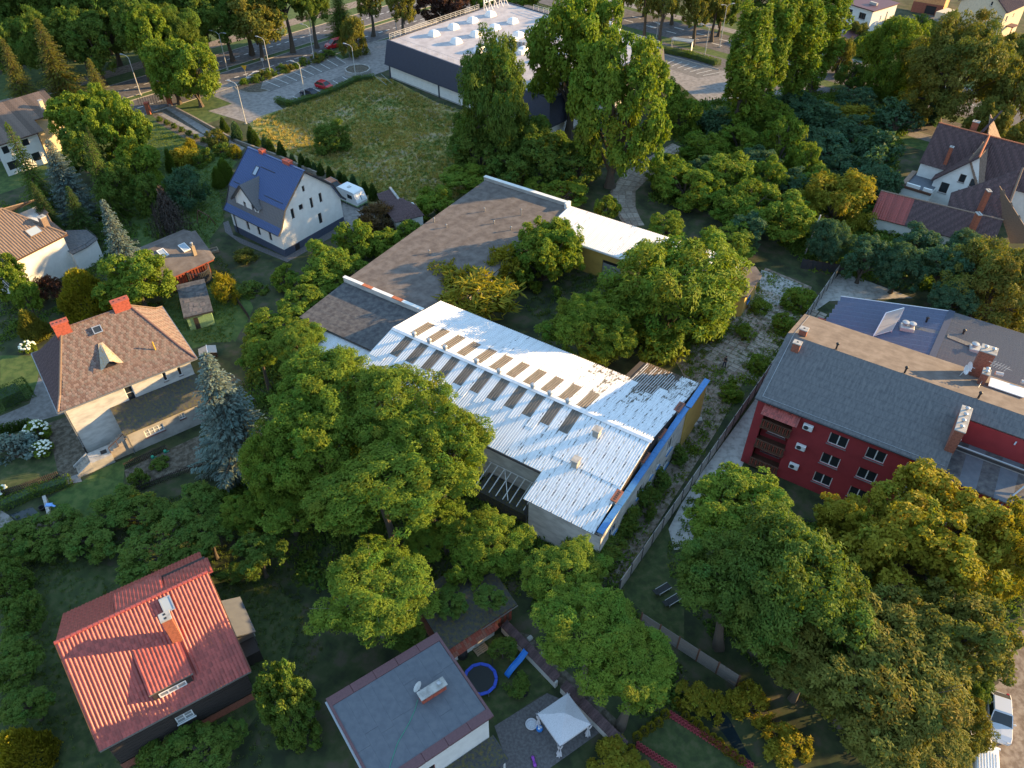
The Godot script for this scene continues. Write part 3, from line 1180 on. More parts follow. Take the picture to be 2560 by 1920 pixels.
func setting() -> void:
	var g := flat_sheet("ground", [V(-420, 0, 40), V(420, 0, 40), V(420, 0, -900), V(-420, 0, -900)], 0, "ground")

	var fa := G(-78.37, -153.91)
	var fb := G(-43.9, -189.3)
	var d := (fb - fa).normalized()
	fa -= d * 90.0
	fb += d * 90.0
	strip_road("road_verge", fa, fb, 26.0, 1, "lawn")
	strip_road("footpath", along(fa, fb, 0, -10.5), along(fa, fb, 330, -10.5), 2.0, 2, "sand_road")
	strip_road("far_road", fa, fb, 4.0, 2, "asphalt")
	var na := G(-52.14, -166.39)
	var nb := G(-29.02, -191.27)
	var off := (na - fa).dot(d.cross(Vector3.UP))
	na = fa + d.cross(Vector3.UP) * off
	nb = fb + d.cross(Vector3.UP) * off
	strip_road("near_road", na, nb, 4.0, 2, "asphalt")
	var L := fa.distance_to(fb)
	for k in 2:
		var o: Node = get_node("far_road" if k == 0 else "near_road")
		var a := fa if k == 0 else na
		var b := fb if k == 0 else nb
		dash_line(o, a, b, 0.0, 1.1, 1.0, 0.12, 0.012, 70.0, 190.0)
		for s in [-1, 1]:
			marks(o, [], 0.012)
			var mb := MB.new()
			mb.bar(along(a, b, 0, s * 4.1, 0.05), along(a, b, L, s * 4.1, 0.05), 0.18, 0.1)
			obj("kerb", mb, M["kerb"], o)

	var ra := G(29.53, -197.16)
	var rb := G(46.34, -182.46)
	var rd := (rb - ra).normalized()
	ra -= rd * 50.0
	rb += rd * 110.0
	strip_road("side_verge", along(ra, rb, 0, 4.0), along(ra, rb, 230, 4.0), 20.0, 1, "lawn")
	strip_road("avenue_far", along(ra, rb, 0, 0.0), along(ra, rb, 230, 0.0), 5.2, 2, "asphalt")
	strip_road("avenue_near", along(ra, rb, 0, 12.5), along(ra, rb, 230, 12.5), 4.2, 2, "asphalt")
	strip_road("avenue_footpath", along(ra, rb, 0, -8.4), along(ra, rb, 230, -8.4), 1.4, 2, "paving")
	strip_road("shop_footpath", along(ra, rb, 30, 18.4), along(ra, rb, 150, 18.4), 1.5, 2, "paving")
	dash_line(get_node("avenue_far"), ra, rb, 1.6, 2.6, 3.4, 0.13, 0.012, 30, 130)
	dash_line(get_node("avenue_far"), ra, rb, -1.8, 2.6, 3.4, 0.13, 0.012, 30, 130)
	dash_line(get_node("avenue_near"), ra, rb, 12.5, 2.6, 5.0, 0.13, 0.012, 30, 130)

	marks(get_node("avenue_far"), [[V(33.79, -0, -196.03), G(34.49, -195.65), G(35.55, -193.41), G(35.27, -193.19)], [G(32.52, -193.05), G(34.09, -191.8), V(33.66, -0, -191.36), G(32.61, -191.8)]], 0.012)

	var cr := []
	for k in 7:
		var t := k * 13.0
		cr.append([G(5.14, -211.33) + V(k * 0.9, 0, k * 1.1), G(6.65, -209.29) + V(k * 0.9, 0, k * 1.1), G(6.65, -209.29) + V(k * 0.9 + 0.35, 0, k * 1.1 + 0.5), G(5.14, -211.33) + V(k * 0.9 + 0.35, 0, k * 1.1 + 0.5)])
	marks(get_node("avenue_near"), cr, 0.014)

	flat_sheet("car_park", [G(-57.9, -144.65), G(-54.26, -148.08), G(-58.79, -151.62), V(-59.37, 0, -157.74), V(-55.29, 0, -159.32), G(-50.68, -163.98), G(-40.03, -173.68), V(-37.68, 0, -177.9), G(-27.81, -184.26), V(-20, 0, -200), V(8, 0, -190), G(-25.32, -166.15), V(-28.88, -0, -162.33), G(-31.96, -160.01), G(-36.26, -153.98), G(-39.21, -150.36), V(-42.19, -0, -149.11), G(-45.89, -150.57), G(-45.68, -148.08), G(-43.81, -145.65), V(-47.38, 0, -142.49), G(-48.7, -139.25), G(-53.28, -141.91)], 3, "paving")
	flat_sheet("stall_strip", [G(-51.76, -155.07), G(-48.33, -153.77), G(-35.3, -168.85), V(-38.47, -0, -173.42)], 4, "stall_paving")
	flat_sheet("stall_strip", [V(-43.97, 0, -149.52), G(-39.21, -150.36), G(-31.96, -160.01), V(-35.18, -0, -162.33), G(-42.28, -153.77)], 4, "stall_paving")
	var st := []
	for k in 9:
		var t := k / 8.0
		var p: Vector3 = G(-51.19, -160.01).lerp(V(-38.38, -0, -172.9), t)
		var q: Vector3 = V(-46.83, -0, -156.4).lerp(G(-35.52, -169.1), t)
		var w := (V(-38.38, -0, -172.9) - G(-51.19, -160.01)).normalized() * 0.06
		st.append([p - w, q - w, q + w, p + w])
	for k in 6:
		var t := k / 5.0
		var p: Vector3 = G(-43.22, -151.62).lerp(G(-35.06, -161.63), t)
		var q: Vector3 = G(-40.96, -149.73).lerp(G(-32.85, -158.87), t)
		var w := (G(-35.06, -161.63) - G(-43.22, -151.62)).normalized() * 0.06
		st.append([p - w, q - w, q + w, p + w])
	marks(get_node("stall_strip"), st, 0.02)

	var hat := []
	for k in 9:
		var t := k / 8.0
		var p: Vector3 = V(-55.04, -0, -161.16).lerp(G(-50.89, -164.94), t)
		var q: Vector3 = G(-54.44, -161.63).lerp(G(-51.46, -164.22), t)
		hat.append([p, p + V(0.35, 0, -0.1), p + V(-0.4, 0, 1.5) * (0.4 + 0.6 * t) + V(0.3, 0, 0), p + V(-0.4, 0, 1.5) * (0.4 + 0.6 * t)])
	hat.append([G(-55.38, -159.69), G(-55.28, -160.01), G(-53.69, -164.46), G(-54.06, -164.46)])
	hat.append([G(-54.02, -164.32), V(-53.77, -0, -164.8), G(-50.77, -165.18), V(-50.77, -0, -164.8)])
	marks(get_node("car_park"), hat, 0.02)

	flat_sheet("planted_island", [V(-55.94, -0, -156.4), V(-55.88, -0, -158.19), V(-54.15, 0, -160.47), G(-50.26, -163.75), V(-44.33, 0, -168.6), G(-39.74, -174.2), G(-38.34, -172.64), G(-43.31, -168.11), V(-48.5, -0, -162.33), G(-50.86, -158.64), G(-50.47, -155.51), V(-48.31, -0, -154.42), G(-49.96, -153.33), G(-52.37, -153.33), G(-55.01, -154.86)], 5, "earth")
	kerb_line(get_node("planted_island"), [G(-50.47, -155.51), V(-48.31, -0, -154.42), G(-49.94, -153.25), G(-52.35, -153.25), G(-54.99, -154.77), V(-55.95, -0, -156.31), V(-55.9, -0, -158.28), V(-54.17, 0, -160.56)])
	kerb_line(get_node("planted_island"), [G(-50.86, -158.64), G(-48.47, -162.24), G(-43.29, -168.01), G(-39.65, -173.68)])
	flat_sheet("planted_island", [G(-39.77, -175.51), V(-39.22, 0, -177.9), G(-36.86, -180.08), G(-35.25, -172.13), G(-36.59, -171.11)], 5, "lawn")
	kerb_line(get_node("planted_island_001"), [G(-39.77, -175.51), V(-38.85, -0, -173.42), G(-36.59, -171.11), G(-35.25, -172.13)])

	flat_sheet("car_park", [G(32.55, -175.57), G(43.44, -165.22), G(50.1, -163.49), G(44.6, -143.68), G(37.82, -144.64), G(33.91, -157.91), G(29.99, -163.49)], 3, "paving")
	flat_sheet("stall_strip", [V(33.06, 0, -174.3), G(43.61, -165.51), G(43.05, -162.63), V(38.28, 0, -160.94), V(31.84, -0, -167.28)], 4, "stall_paving")
	st = []
	for k in 7:
		var t := k / 6.0
		var p: Vector3 = V(35.11, -0, -171.2).lerp(G(43.33, -164.06), t)
		var q: Vector3 = V(32.68, 0, -168.47).lerp(G(39.62, -162.35), t)
		var w := (G(43.33, -164.06) - V(35.11, -0, -171.2)).normalized() * 0.06
		st.append([p - w, q - w, q + w, p + w])
	marks(get_node("stall_strip_002"), st, 0.02)
	kerb_line(get_node("car_park_001"), [G(32.88, -174.62), G(43.61, -165.51)])

	flat_sheet("meadow", [G(-48.7, -139.25), V(-47.38, 0, -142.49), G(-43.81, -145.65), V(-42.14, 0, -148.9), G(-39.17, -150.15), G(-36.22, -153.77), V(-31.92, -0, -159.78), V(-28.46, -0, -161.86), G(-24.58, -160.18), V(-14.55, -0, -148.58), V(-7.9, 0, -143.88), G(2.57, -115.7), V(-4.25, 0, -116.48), G(-14.52, -104.13), G(-22.32, -109.72), G(-29.17, -115.7), V(-45.33, -0, -132.73)], 2, "meadow")

	flat_sheet("driveway", [V(-68.5, -0, -145.33), V(-66.25, -0, -147.35), G(-55.17, -136.43), V(-46.97, -0, -129.12), G(-29.46, -119.39), V(-26.93, -0, -112.59), G(-26.12, -102.7), G(-26.3, -103.11), V(-30.01, -0, -114.96), V(-46.95, -0, -128.98), V(-53.15, 0, -130.25), V(-57.84, -0, -134.33), G(-65.9, -140.46), G(-67.77, -142.38)], 3, "earth")
	flat_sheet("wheel_track", [G(-66.75, -146.33), V(-66.14, 0, -147.01), G(-55.17, -136.43), V(-46.97, -0, -129.12), V(-47.38, -0, -127.72), G(-55.87, -134.77)], 4, "paving")
	flat_sheet("wheel_track", [G(-67.14, -143.36), G(-66.26, -144.01), V(-55.53, -0, -134.03), V(-56.14, -0, -133.44)], 4, "paving")
	flat_sheet("flower_bed", [G(-66.98, -140.46), G(-65.77, -140.46), G(-53.82, -130.82), V(-53.25, -0, -128.84), V(-57.43, -0, -131.69)], 4, "earth")
	flat_sheet("garden_lawn", [G(-68.56, -141.1), G(-66.98, -140.46), V(-57.43, -0, -131.69), V(-53.09, -0, -128.7), V(-47.02, 0, -123.92), V(-47.53, -0, -114.59), G(-43.99, -104.61), G(-44.67, -98.89), G(-41.49, -90.77), G(-36.67, -87.37), G(-34.11, -82.57), V(-34.2, 0, -78.69), G(-35.28, -75.43), G(-40.66, -75.23), G(-44.49, -80.39), V(-63.95, -0, -114.59), V(-65.95, 0, -130.25)], 2, "lawn")
	flat_sheet("yard_paving", [V(-27.82, -0, -110.4), G(-22.55, -108.88), V(-21.32, -0, -109.89), G(-18.38, -106.57), G(-19.48, -101.82), G(-24.36, -101.82), G(-27.22, -99.55), G(-31, -94.49), V(-31.39, -0, -100.3)], 3, "paving")
	flat_sheet("house_apron", [G(-43.93, -103.95), G(-43.33, -104.58), G(-41.46, -100.45), G(-32.4, -94.55), G(-26.15, -102.91), G(-25.3, -101.67), G(-31.92, -93.25), G(-35.34, -95.39), G(-39.93, -98.27), G(-42.87, -101.26)], 4, "dark_paving")

	flat_sheet("house_lawn", [G(-62.81, -72.83), G(-57.85, -72.83), G(-55.94, -67.74), V(-55.71, 0, -65.61), G(-57.82, -62.54)], 2, "lawn")
	flat_sheet("house_drive", [G(-56.25, -68.84), G(-53.94, -66.94), G(-50.37, -62.79), G(-56.52, -59.86), V(-57.7, -0, -62.29), G(-55.29, -64.31)], 3, "stall_paving")
	flat_sheet("bare_plot", [G(-51.9, -61.06), V(-49.99, -0, -62.29), G(-44.75, -55.73), G(-45.43, -53.77), G(-46.7, -52.92), V(-47.73, 0, -54.2)], 3, "earth")
	flat_sheet("front_lawn", [G(-56.52, -59.86), G(-51.9, -61.06), G(-47.39, -53.77), G(-51.96, -50.45)], 2, "rough_shade_lawn")
	flat_sheet("stair_path", [V(-46.65, 0, -53), G(-45.31, -53.78), G(-44.55, -52.69), G(-45.82, -52.33)], 4, "paving")
	flat_sheet("side_lawn", [G(-44.55, -52.69), V(-43.63, 0, -54.14), G(-40.65, -56.29), V(-40.83, -0, -54.57), G(-39.37, -49.75), G(-39.13, -49.68), V(-44.47, 0, -46.85), G(-47.16, -50.35), V(-45.52, -0, -52.18)], 2, "lawn")
	flat_sheet("kitchen_bed", [G(-40.59, -54.35), G(-34.24, -59.39), G(-32.8, -55.06), V(-39.3, 0, -51.67), V(-40.71, 0, -54.2)], 3, "earth")
	flat_sheet("shed_lawn", [G(-42.37, -77.04), G(-41.21, -78.28), G(-38.71, -79.96), G(-36.05, -80.82), V(-34.46, 0, -78.69), G(-34.64, -75.43), G(-35.54, -76.46), G(-39.7, -74.02)], 3, "lawn")
	flat_sheet("patio", [G(-51.27, -49.02), G(-50.11, -48.37), G(-48.99, -47.48), G(-50.18, -46.77)], 3, "paving")
	flat_sheet("patio_earth", [G(-50.14, -46.69), G(-48.95, -47.4), G(-47.03, -48.29), G(-44.89, -46.77), G(-47.76, -45.68), G(-49.1, -44.54)], 2, "earth")

	flat_sheet("concrete_yard", [G(34.88, -91.34), G(35.65, -90.96), G(39.7, -87.62), G(38.37, -85.83), G(35.59, -83.06), G(33.75, -83.06), G(33.37, -85.83)], 3, "concrete")
	flat_sheet("yard_earth", [G(35.66, -91.91), G(40.86, -87.26), G(38, -80.73), G(32.36, -74.16), G(27.12, -67.66), V(23.01, 0, -60.57), G(9.78, -40.31), G(5.77, -42.68), G(9.52, -44.21), G(13.62, -50.41), G(18.63, -58.11), G(20.89, -62.39), G(20.76, -67.66), G(19.71, -72.68), G(23.06, -75.66), G(30.26, -82.05), G(32.05, -85.48)], 1, "sand_road")
	flat_sheet("neighbour_drive", [G(31.2, -69.39), V(32.07, 0, -65.61), V(27.3, 0, -60.58), G(23.76, -53.77), G(19.88, -44.21), G(13.94, -44.21), V(17.03, 0, -49.67), V(19.57, -0, -53.49)], 2, "concrete")
	flat_sheet("neighbour_lawn", [V(15.27, 0, -47.58), G(15.73, -39.82), G(14.87, -34.56), G(11.7, -37.43), G(9.87, -39.82)], 3, "rough_shade_lawn")
	flat_sheet("shed_yard", [G(46.09, -90.93), G(53.73, -84.71), G(42.28, -84.01), G(39.52, -81.62), G(41.44, -85.41)], 2, "concrete")

	flat_sheet("slab_road_bed", [G(28.58, -131.05), G(30.18, -128.61), G(23.12, -118.92), G(19.92, -113.68), G(19.34, -108.74), G(19.87, -103.18), G(17, -102.73), G(15.58, -110.19), G(15.91, -113.68), G(18.58, -120.01)], 1, "sand_road")

	flat_sheet("back_lawn", [G(-5.79, -32.89), G(-1.1, -35.44), G(3.57, -30.66), G(-1.32, -27.38), V(-1.49, 0, -27.87)], 2, "rough_shade_lawn")
	flat_sheet("terrace", [V(-1.4, -0, -27.34), G(2.88, -30.05), G(4.02, -29.54), G(6.94, -26.82), G(2.92, -24.13), G(0.96, -22.37), G(-3.6, -22.37), G(-0.42, -24.65)], 3, "dark_paving")
	flat_sheet("wall_path", [G(0.05, -35.73), V(1.47, -0, -35.34), V(8.91, 0, -27.3), G(8.75, -25.72), V(6.66, 0, -27.3)], 1, "earth")
	flat_sheet("lawn_panel", [V(9.73, 0, -26.09), G(12.61, -28.15), G(18.57, -24.28), G(18.52, -22.12), G(13.14, -22.12)], 2, "rough_shade_lawn")
	flat_sheet("garden_pond", [G(15.59, -28.64), V(16.56, -0, -28.97), V(17.4, 0, -27.99), G(18.16, -25.63), G(18.52, -24.72), G(17.65, -25.02), V(16.28, 0, -27.51)], 2, "water")
	flat_sheet("gravel_road", [V(41.48, 0, -34.71), G(44.84, -35.75), G(47.4, -35.75), G(40.01, -21.32), G(32.54, -21.32), G(35.4, -25.84), G(36.98, -28.94), V(40.41, -0, -30.92)], 2, "sand_road")
	flat_sheet("house_grass", [V(-43.83, 0, -44.08), V(-34.6, 0, -41.48), G(-26.15, -42.33), G(-18.77, -38.21), V(-19.26, -0, -30.92), G(-22.5, -23.98), G(-39.14, -23.98), G(-46.03, -38.21)], 1, "rough_shade_lawn")



const X := Vector3(1, 0, 0)
const Zp := Vector3(0, 0, 1)
const Xn := Vector3(-1, 0, 0)
const Zn := Vector3(0, 0, -1)


func supermarket() -> void:
	var b := thing("supermarket", "large flat-roofed shop with navy mansard band and white lower walls", "shop", V(-24.99, 0, -161.12), -42.9)
	var W := 43.0
	var D := 34.0
	prism(b, "roof", [[0.3, -0.3], [W - 0.3, -0.3], [W - 0.3, -D + 0.3], [0.3, -D + 0.3]], 6.9, 7.45, "membrane")

	var mb := MB.new()
	var lo := [V(-0.7, 2.9, 0.7), V(W + 0.7, 2.9, 0.7), V(W + 0.7, 2.9, -D - 0.7), V(-0.7, 2.9, -D - 0.7)]
	var hi := [V(0, 7.6, 0), V(W, 7.6, 0), V(W, 7.6, -D), V(0, 7.6, -D)]
	mb.loft([lo, hi])
	var inn := [V(0.3, 7.6, -0.3), V(W - 0.3, 7.6, -0.3), V(W - 0.3, 7.6, -D + 0.3), V(0.3, 7.6, -D + 0.3)]
	for i in 4:
		var j := (i + 1) % 4
		mb.quad(hi[i], hi[j], inn[j], inn[i])
	mb.loft([[V(-0.72, 2.75, 0.72), V(W + 0.72, 2.75, 0.72), V(W + 0.72, 2.75, -D - 0.72), V(-0.72, 2.75, -D - 0.72)], [V(-0.72, 2.9, 0.72), V(W + 0.72, 2.9, 0.72), V(W + 0.72, 2.9, -D - 0.72), V(-0.72, 2.9, -D - 0.72)]], true, false)
	obj("mansard_band", mb, M["navy_metal"], b)
	for k in 3:
		var x0 := 0.0 + 14.6 * k
		for r in 5:
			part_box(b, "wall_panel", "white_wall", x0 + 0.18, 0.3 + r * 0.52, -0.3, minf(x0 + 14.4, W), 0.3 + (r + 1) * 0.52 - 0.02, 0.0)
		part_box(b, "post", "navy_metal", x0 - 0.12, 0.0, -0.25, x0 + 0.14, 2.8, 0.12)
	part_box(b, "base_wall", "concrete", 0, 0, -D, W, 0.3, -0.05)
	part_box(b, "wall", "white_wall", 0.1, 0.3, -D + 0.1, W - 0.1, 2.8, -0.35)
	for cx in [4.7, 11.15, 17.7, 24.2, 30.6]:
		for cz in [-8.45, -13.95, -19.5, -24.9]:
			if cx > 30 and cz > -10:
				continue
			var d := MB.new()
			var rings := []
			for q in [[1.0, 7.45], [0.85, 7.95], [0.66, 8.32], [0.4, 8.46], [0.12, 8.5]]:
				var r := []
				for i in 12:
					var a := TAU * (i + 0.5) / 12
					var k := 1.0 / maxf(abs(cos(a)), abs(sin(a)))
					k = lerpf(1.0, k, 0.85)
					r.append(V(cx + cos(a) * k * q[0], q[1], cz + sin(a) * k * q[0]))
				rings.append(r)
			d.loft(rings.slice(0, 2), true, false)
			var o := obj("rooflight", d, M["white_frame"], b)
			var e := MB.new()
			e.loft(rings.slice(1, 5), false, true)
			obj("dome", e, M["dome"], o)

	for seg in [[V(0.15, 7.6, -0.6), V(0.15, 7.6, -26)], [V(9, 7.6, -33.85), V(42, 7.6, -33.85)]]:
		var a: Vector3 = seg[0]
		var c: Vector3 = seg[1]
		var rail := obj_rail(b, a, c, 1.0, 1.4)
	part_bars(b, "rail", "galvanised", [[V(0.2, 8.3, -0.9), V(30, 8.3, -0.9)]], 0.03, 0.03)
	for k in 20:
		part_bars(b, "rail_post", "galvanised", [[V(0.3 + k * 1.5, 7.45, -0.9), V(0.3 + k * 1.5, 8.3, -0.9)]], 0.03, 0.03)

	var ah := MB.new()
	ah.bev(V(20.4, 8.35, -14.3), V(2.4, 1.7, 2.2), 0.12)
	var ao := obj("air_handler", ah, M["white_paint"], b)
	for s in [-0.5, 0.5]:
		part_box(ao, "grille", "black", 20.4 + s - 0.28, 9.2, -14.8, 20.4 + s + 0.28, 9.22, -14.2)
	var du := MB.new()
	for k in 4:
		du.bev(V(22.0 + k * 0.62, 8.1, -15.3 - k * 0.35), V(0.6, 1.2, 1.4), 0.05)
	obj("duct", du, M["galvanised"], ao)
	part_box(b, "vent_box", "white_frame", 24.2, 7.45, -13.2, 25.2, 8.2, -12.3)

	var s1 := thing("roof_sign", "white channel-letter sign on lattice legs at the shop roof corner", "sign", b.to_global(V(1.2, 7.45, -26.5)), -42.9)
	var pts := []
	for k in 5:
		pts.append([V(0, 0, -k * 1.6), V(0, 2.6, -k * 1.6)])
		pts.append([V(1.2, 0, -k * 1.6), V(0.02, 1.7, -k * 1.6)])
	pts.append([V(0, 1.5, 0.1), V(0, 1.5, -6.5)])
	pts.append([V(0, 2.5, 0.1), V(0, 2.5, -6.5)])
	part_bars(s1, "frame", "white_frame", pts, 0.09, 0.09)
	for k in 6:
		var l := MB.new()
		var z := -0.2 - k * 1.1
		l.bx(-0.3, 1.55, z - 0.2, -0.15, 2.75, z)
		l.bx(-0.3, 1.55, z - 0.85, -0.15, 2.75, z - 0.65)
		l.bx(-0.298, 2.1, z - 0.65, -0.152, 2.3, z - 0.2)
		obj("letter", l, M["white_frame"], s1)
	var s2 := thing("roof_sign", "white channel-letter sign on the shop's far edge behind the tall oak", "sign", b.to_global(V(30.0, 7.45, -33.4)), -42.9)
	var tm := TextMesh.new()
	tm.font = SystemFont.new()
	tm.text = "R"
	tm.font_size = 130
	tm.pixel_size = 0.02
	tm.depth = 0.3
	for k in 2:
		if k == 0:
			var i := MB.new()
			i.bx(0.0, 0.4, -0.15, 0.7, 2.4, 0.15)
			obj("letter", i, M["white_frame"], s2)
		else:
			put("letter", tm, M["white_frame"], s2, Transform3D(Basis(Vector3.UP, PI), V(2.2, 0.4 + 1.0, 0)))
	part_bars(s2, "frame", "white_frame", [[V(-0.6, 0.5, 0.3), V(3.2, 0.5, 0.3)], [V(-0.6, 2.0, 0.3), V(3.2, 2.0, 0.3)], [V(0.3, 0, 0.3), V(0.3, 2.1, 0.3)], [V(2.3, 0, 0.3), V(2.3, 2.1, 0.3)]], 0.08, 0.08)


func obj_rail(parent: Node, a: Vector3, c: Vector3, h: float, step: float) -> MeshInstance3D:
	var bars := []
	var l := a.distance_to(c)
	var cnt := int(l / step)
	for k in cnt + 1:
		var p := a.lerp(c, float(k) / cnt)
		bars.append([p, p + V(0, h, 0)])
	for y in [h, h * 0.66, h * 0.33]:
		bars.append([a + V(0, y, 0), c + V(0, y, 0)])
	return part_bars(parent, "railing", "lamp_steel", bars, 0.06, 0.06)


func hall() -> void:
	var h := thing("factory_hall", "long white corrugated hall with dark skylight strips and blue parapet", "hall", V(-13.29, 0, -68.73), -33.0)
	var sl := 1.5 / 7.8
	var yat := func(z: float) -> float: return 7.5 - abs(z) * sl
	rng.seed = 500
	for k in 30:
		var x := -0.16 + 1.065 * k
		var xs := x
		var w := 1.05
		var near := 7.95 if x < 24.0 else 11.2
		var far := -8.8 if x < 24.6 else -12.9
		var lit := k >= 2 and k <= 22 and k % 2 == 0
		var m := "white_sheet" if k < 19 else "white_sheet_worn"
		if k > 7 and k < 19 and rng.randf() < 0.2:
			m = "white_sheet_worn"
		var cuts_n := [0.12, 3.05, near] if lit else ([0.12, near * 0.52, near])
		for i in 2:
			var z0: float = cuts_n[i]
			var z1: float = cuts_n[i + 1]
			var is_light := lit and i == 0
			sheet(h, V(x, yat.call(z0) + (0.012 if i == 0 else 0.0), z0), V(x, yat.call(z1) + (0.012 if i == 0 else 0.0), z1 + (0.1 if i == 0 else 0.0)), X, w, "dull_sheet" if is_light else m, 0.26, 0.05, "skylight_sheet" if is_light else "roof_sheet")
		var cuts_f := [-0.12, -3.55, far] if lit else [-0.12, -5.0, far]
		if k >= 20:
			cuts_f = [-0.12, -3.55 if lit else rng.randf_range(-5.4, -3.6), rng.randf_range(-9.4, -6.4) if k >= 24 else rng.randf_range(-8.0, -6.0), far]
		for i in cuts_f.size() - 1:
			var z0: float = cuts_f[i]
			var z1: float = cuts_f[i + 1]
			var is_light := lit and i == 0
			var mm := m
			if k >= 20 and i == 1:
				mm = "white_sheet_worn" if rng.randf() < 0.55 or k > 26 else "white_sheet_peeled"
			if k >= 20 and i == 2:
				mm = "white_sheet_peeled"
			if k >= 24 and i == 2:
				mm = "sheet_bare" if k < 28 else "white_sheet_peeled"
				for rb in 4:
					var xx := x + 0.26 * rb + 0.185
					var ze := lerpf(z0, z1, rng.randf_range(0.5, 1.0))
					part_bars(h, "rib_strip", "white_sheet_worn", [[V(xx, yat.call(z0) + 0.056, z0), V(xx, yat.call(ze) + 0.056, ze)]], 0.05, 0.012)
			sheet(h, V(x, yat.call(z0) + (0.012 if i == 0 else 0.0), z0), V(x, yat.call(z1) + (0.012 if i == 0 else 0.0), z1 - (0.1 if i == 0 else 0.0)), X, w, "dull_sheet" if is_light else mm, 0.26, 0.05, "skylight_sheet" if is_light else "roof_sheet")

	var mb := MB.new()
	mb.slab([V(-0.1, 7.42, 0), V(31.7, 7.42, 0), V(31.7, 7.42 - 11.1 * sl, 11.1), V(24.65, 7.42 - 11.1 * sl, 11.1), V(24.65, 7.42 - 7.85 * sl, 7.85), V(-0.1, 7.42 - 7.85 * sl, 7.85)], V(0, -0.12, 0))
	mb.slab([V(-0.1, 7.42, 0), V(31.7, 7.42, 0), V(31.7, 7.42 - 12.8 * sl, -12.8), V(24.65, 7.42 - 12.8 * sl, -12.8), V(24.65, 7.42 - 8.7 * sl, -8.7), V(-0.1, 7.42 - 8.7 * sl, -8.7)], V(0, -0.12, 0))
	obj("roof_deck", mb, M["timber_dark"], h)
	mb = MB.new()
	for s in [-1, 1]:
		mb.slab([V(-0.1, 7.62, 0), V(31.9, 7.62, 0), V(31.9, 7.54, 0.34 * s), V(-0.1, 7.54, 0.34 * s)], V(0, -0.03, 0))
	obj("ridge_cap", mb, M["white_sheet"], h)
	for k in 8:
		var x: float = [2.9, 5.0, 7.15, 11.3, 14.2, 18.35, 20.4, 22.5][k]
		var v := MB.new()
		v.lathe(V(x, 7.58, -0.05), [[0.16, 0.0], [0.16, 0.25], [0.26, 0.28], [0.28, 0.5], [0.18, 0.62]], 10)
		obj("ridge_ventilator", v, M["galvanised"], h)

	var yw := 7.42 - 0.12
	opening_set(h, "wall", "pale_render", V(0.0, 0, 7.5), X, Zp, [[0, yw - 7.5 * sl], [24.75, yw - 7.5 * sl]], [])
	opening_set(h, "wall", "pale_render", V(24.75, 0, 7.5), Zp, Xn, [[0, yw - 7.5 * sl], [3.35, yw - 10.85 * sl]], [])
	opening_set(h, "wall", "pale_render", V(24.75, 0, 10.85), X, Zp, [[0, yw - 10.85 * sl], [7.6, yw - 10.85 * sl]], [])
	opening_set(h, "wall", "pale_render", V(0.02, 0, -8.4), Zp, Xn, [[0, yw - 8.4 * sl], [8.4, yw], [15.9, yw - 7.5 * sl]], [])
	opening_set(h, "wall", "yellow_wall", V(0.0, 0, -8.4), X, Zn, [[0, yw - 8.4 * sl], [24.7, yw - 8.4 * sl]], [[6, 0.9, 1.6, 1.5, 2, 1], [11, 0.9, 1.6, 1.5, 2, 1]], "white_frame", "glass", "bright_blue")
	opening_set(h, "wall", "yellow_wall", V(24.7, 0, -12.6), X, Zn, [[0, yw - 12.6 * sl], [7.8, yw - 12.6 * sl]], [])
	opening_set(h, "wall", "pale_render", V(24.72, 0, -12.6), Zp, Xn, [[0, yw - 12.6 * sl], [4.2, yw - 8.4 * sl]], [])

	var o := V(32.4, 0, 10.9)
	opening_set(h, "wall", "pale_render", o, Zn, X, [[0, 5.8], [18.5, 5.95]], [[1.7, 2.4, 1.8, 1.55, 2, 1], [7.5, 2.5, 1.6, 1.3, 2, 1], [10.4, 2.7, 0.8, 0.8, 1, 1], [12.0, 2.7, 0.8, 0.8, 1, 1], [14.4, 2.5, 1.5, 2.1, 2, 1], [7.7, 0.3, 1.2, 1.1, 1, 1], [14.2, 0.2, 1.6, 1.2, 2, 1]], "white_frame", "glass", "bright_blue")
	opening_set(h, "wall", "yellow_wall", V(32.55, 0, -7.6), Zn, X, [[0, 6.0], [5.2, 6.0]], [])
	opening_set(h, "wall", "yellow_wall", V(32.4, 0, -7.6), X, Zp, [[0, 6.0], [0.15, 6.0]], [])
	var yb: float = 7.42 - 10.85 * sl
	mb = MB.new()
	mb.slab([V(31.68, 4.0, 10.8), V(31.68, yb, 10.8), V(31.68, 7.4, 0), V(31.68, 7.4 - 12.6 * sl, -12.6), V(31.68, 4.0, -12.6)], V(0.08, 0, 0))
	obj("gable_end", mb, M["timber_dark"], h)
	part_box(h, "gutter_strip", "dark_felt", 31.7, 5.0, -12.7, 32.2, 5.15, 10.9)
	for k in 10:
		var z1 := 11.15 - k * 1.88
		part_box(h, "parapet_cap", "bright_blue", 32.0, 5.82 + 0.012 * k, z1 - 1.86, 32.62, 5.92 + 0.012 * k, z1)
	for k in 3:
		part_box(h, "parapet_cap", "bright_blue", 32.15, 6.02, -12.75 + 1.68 * k, 32.78, 6.12, -12.75 + 1.68 * k + 1.66)
	part_box(h, "parapet", "grey_render", 32.05, 5.0, -12.7, 32.39, 5.8, 10.88)
	for z in [-7.0, -2.6, 1.2, 6.9]:
		var c := MB.new()
		c.bx(31.55, 5.0, z - 0.65, 32.0, 6.25, z + 0.65)
		var co := obj("vent_stack", c, M["grey_render"], h)
		part_box(co, "cap", "old_brick", 31.45, 6.25, z - 0.75, 32.1, 6.36, z + 0.75)
		for i in 5:
			part_box(co, "flue", "black", 31.65, 6.36, z - 0.55 + i * 0.24, 31.9, 6.37, z - 0.4 + i * 0.24)
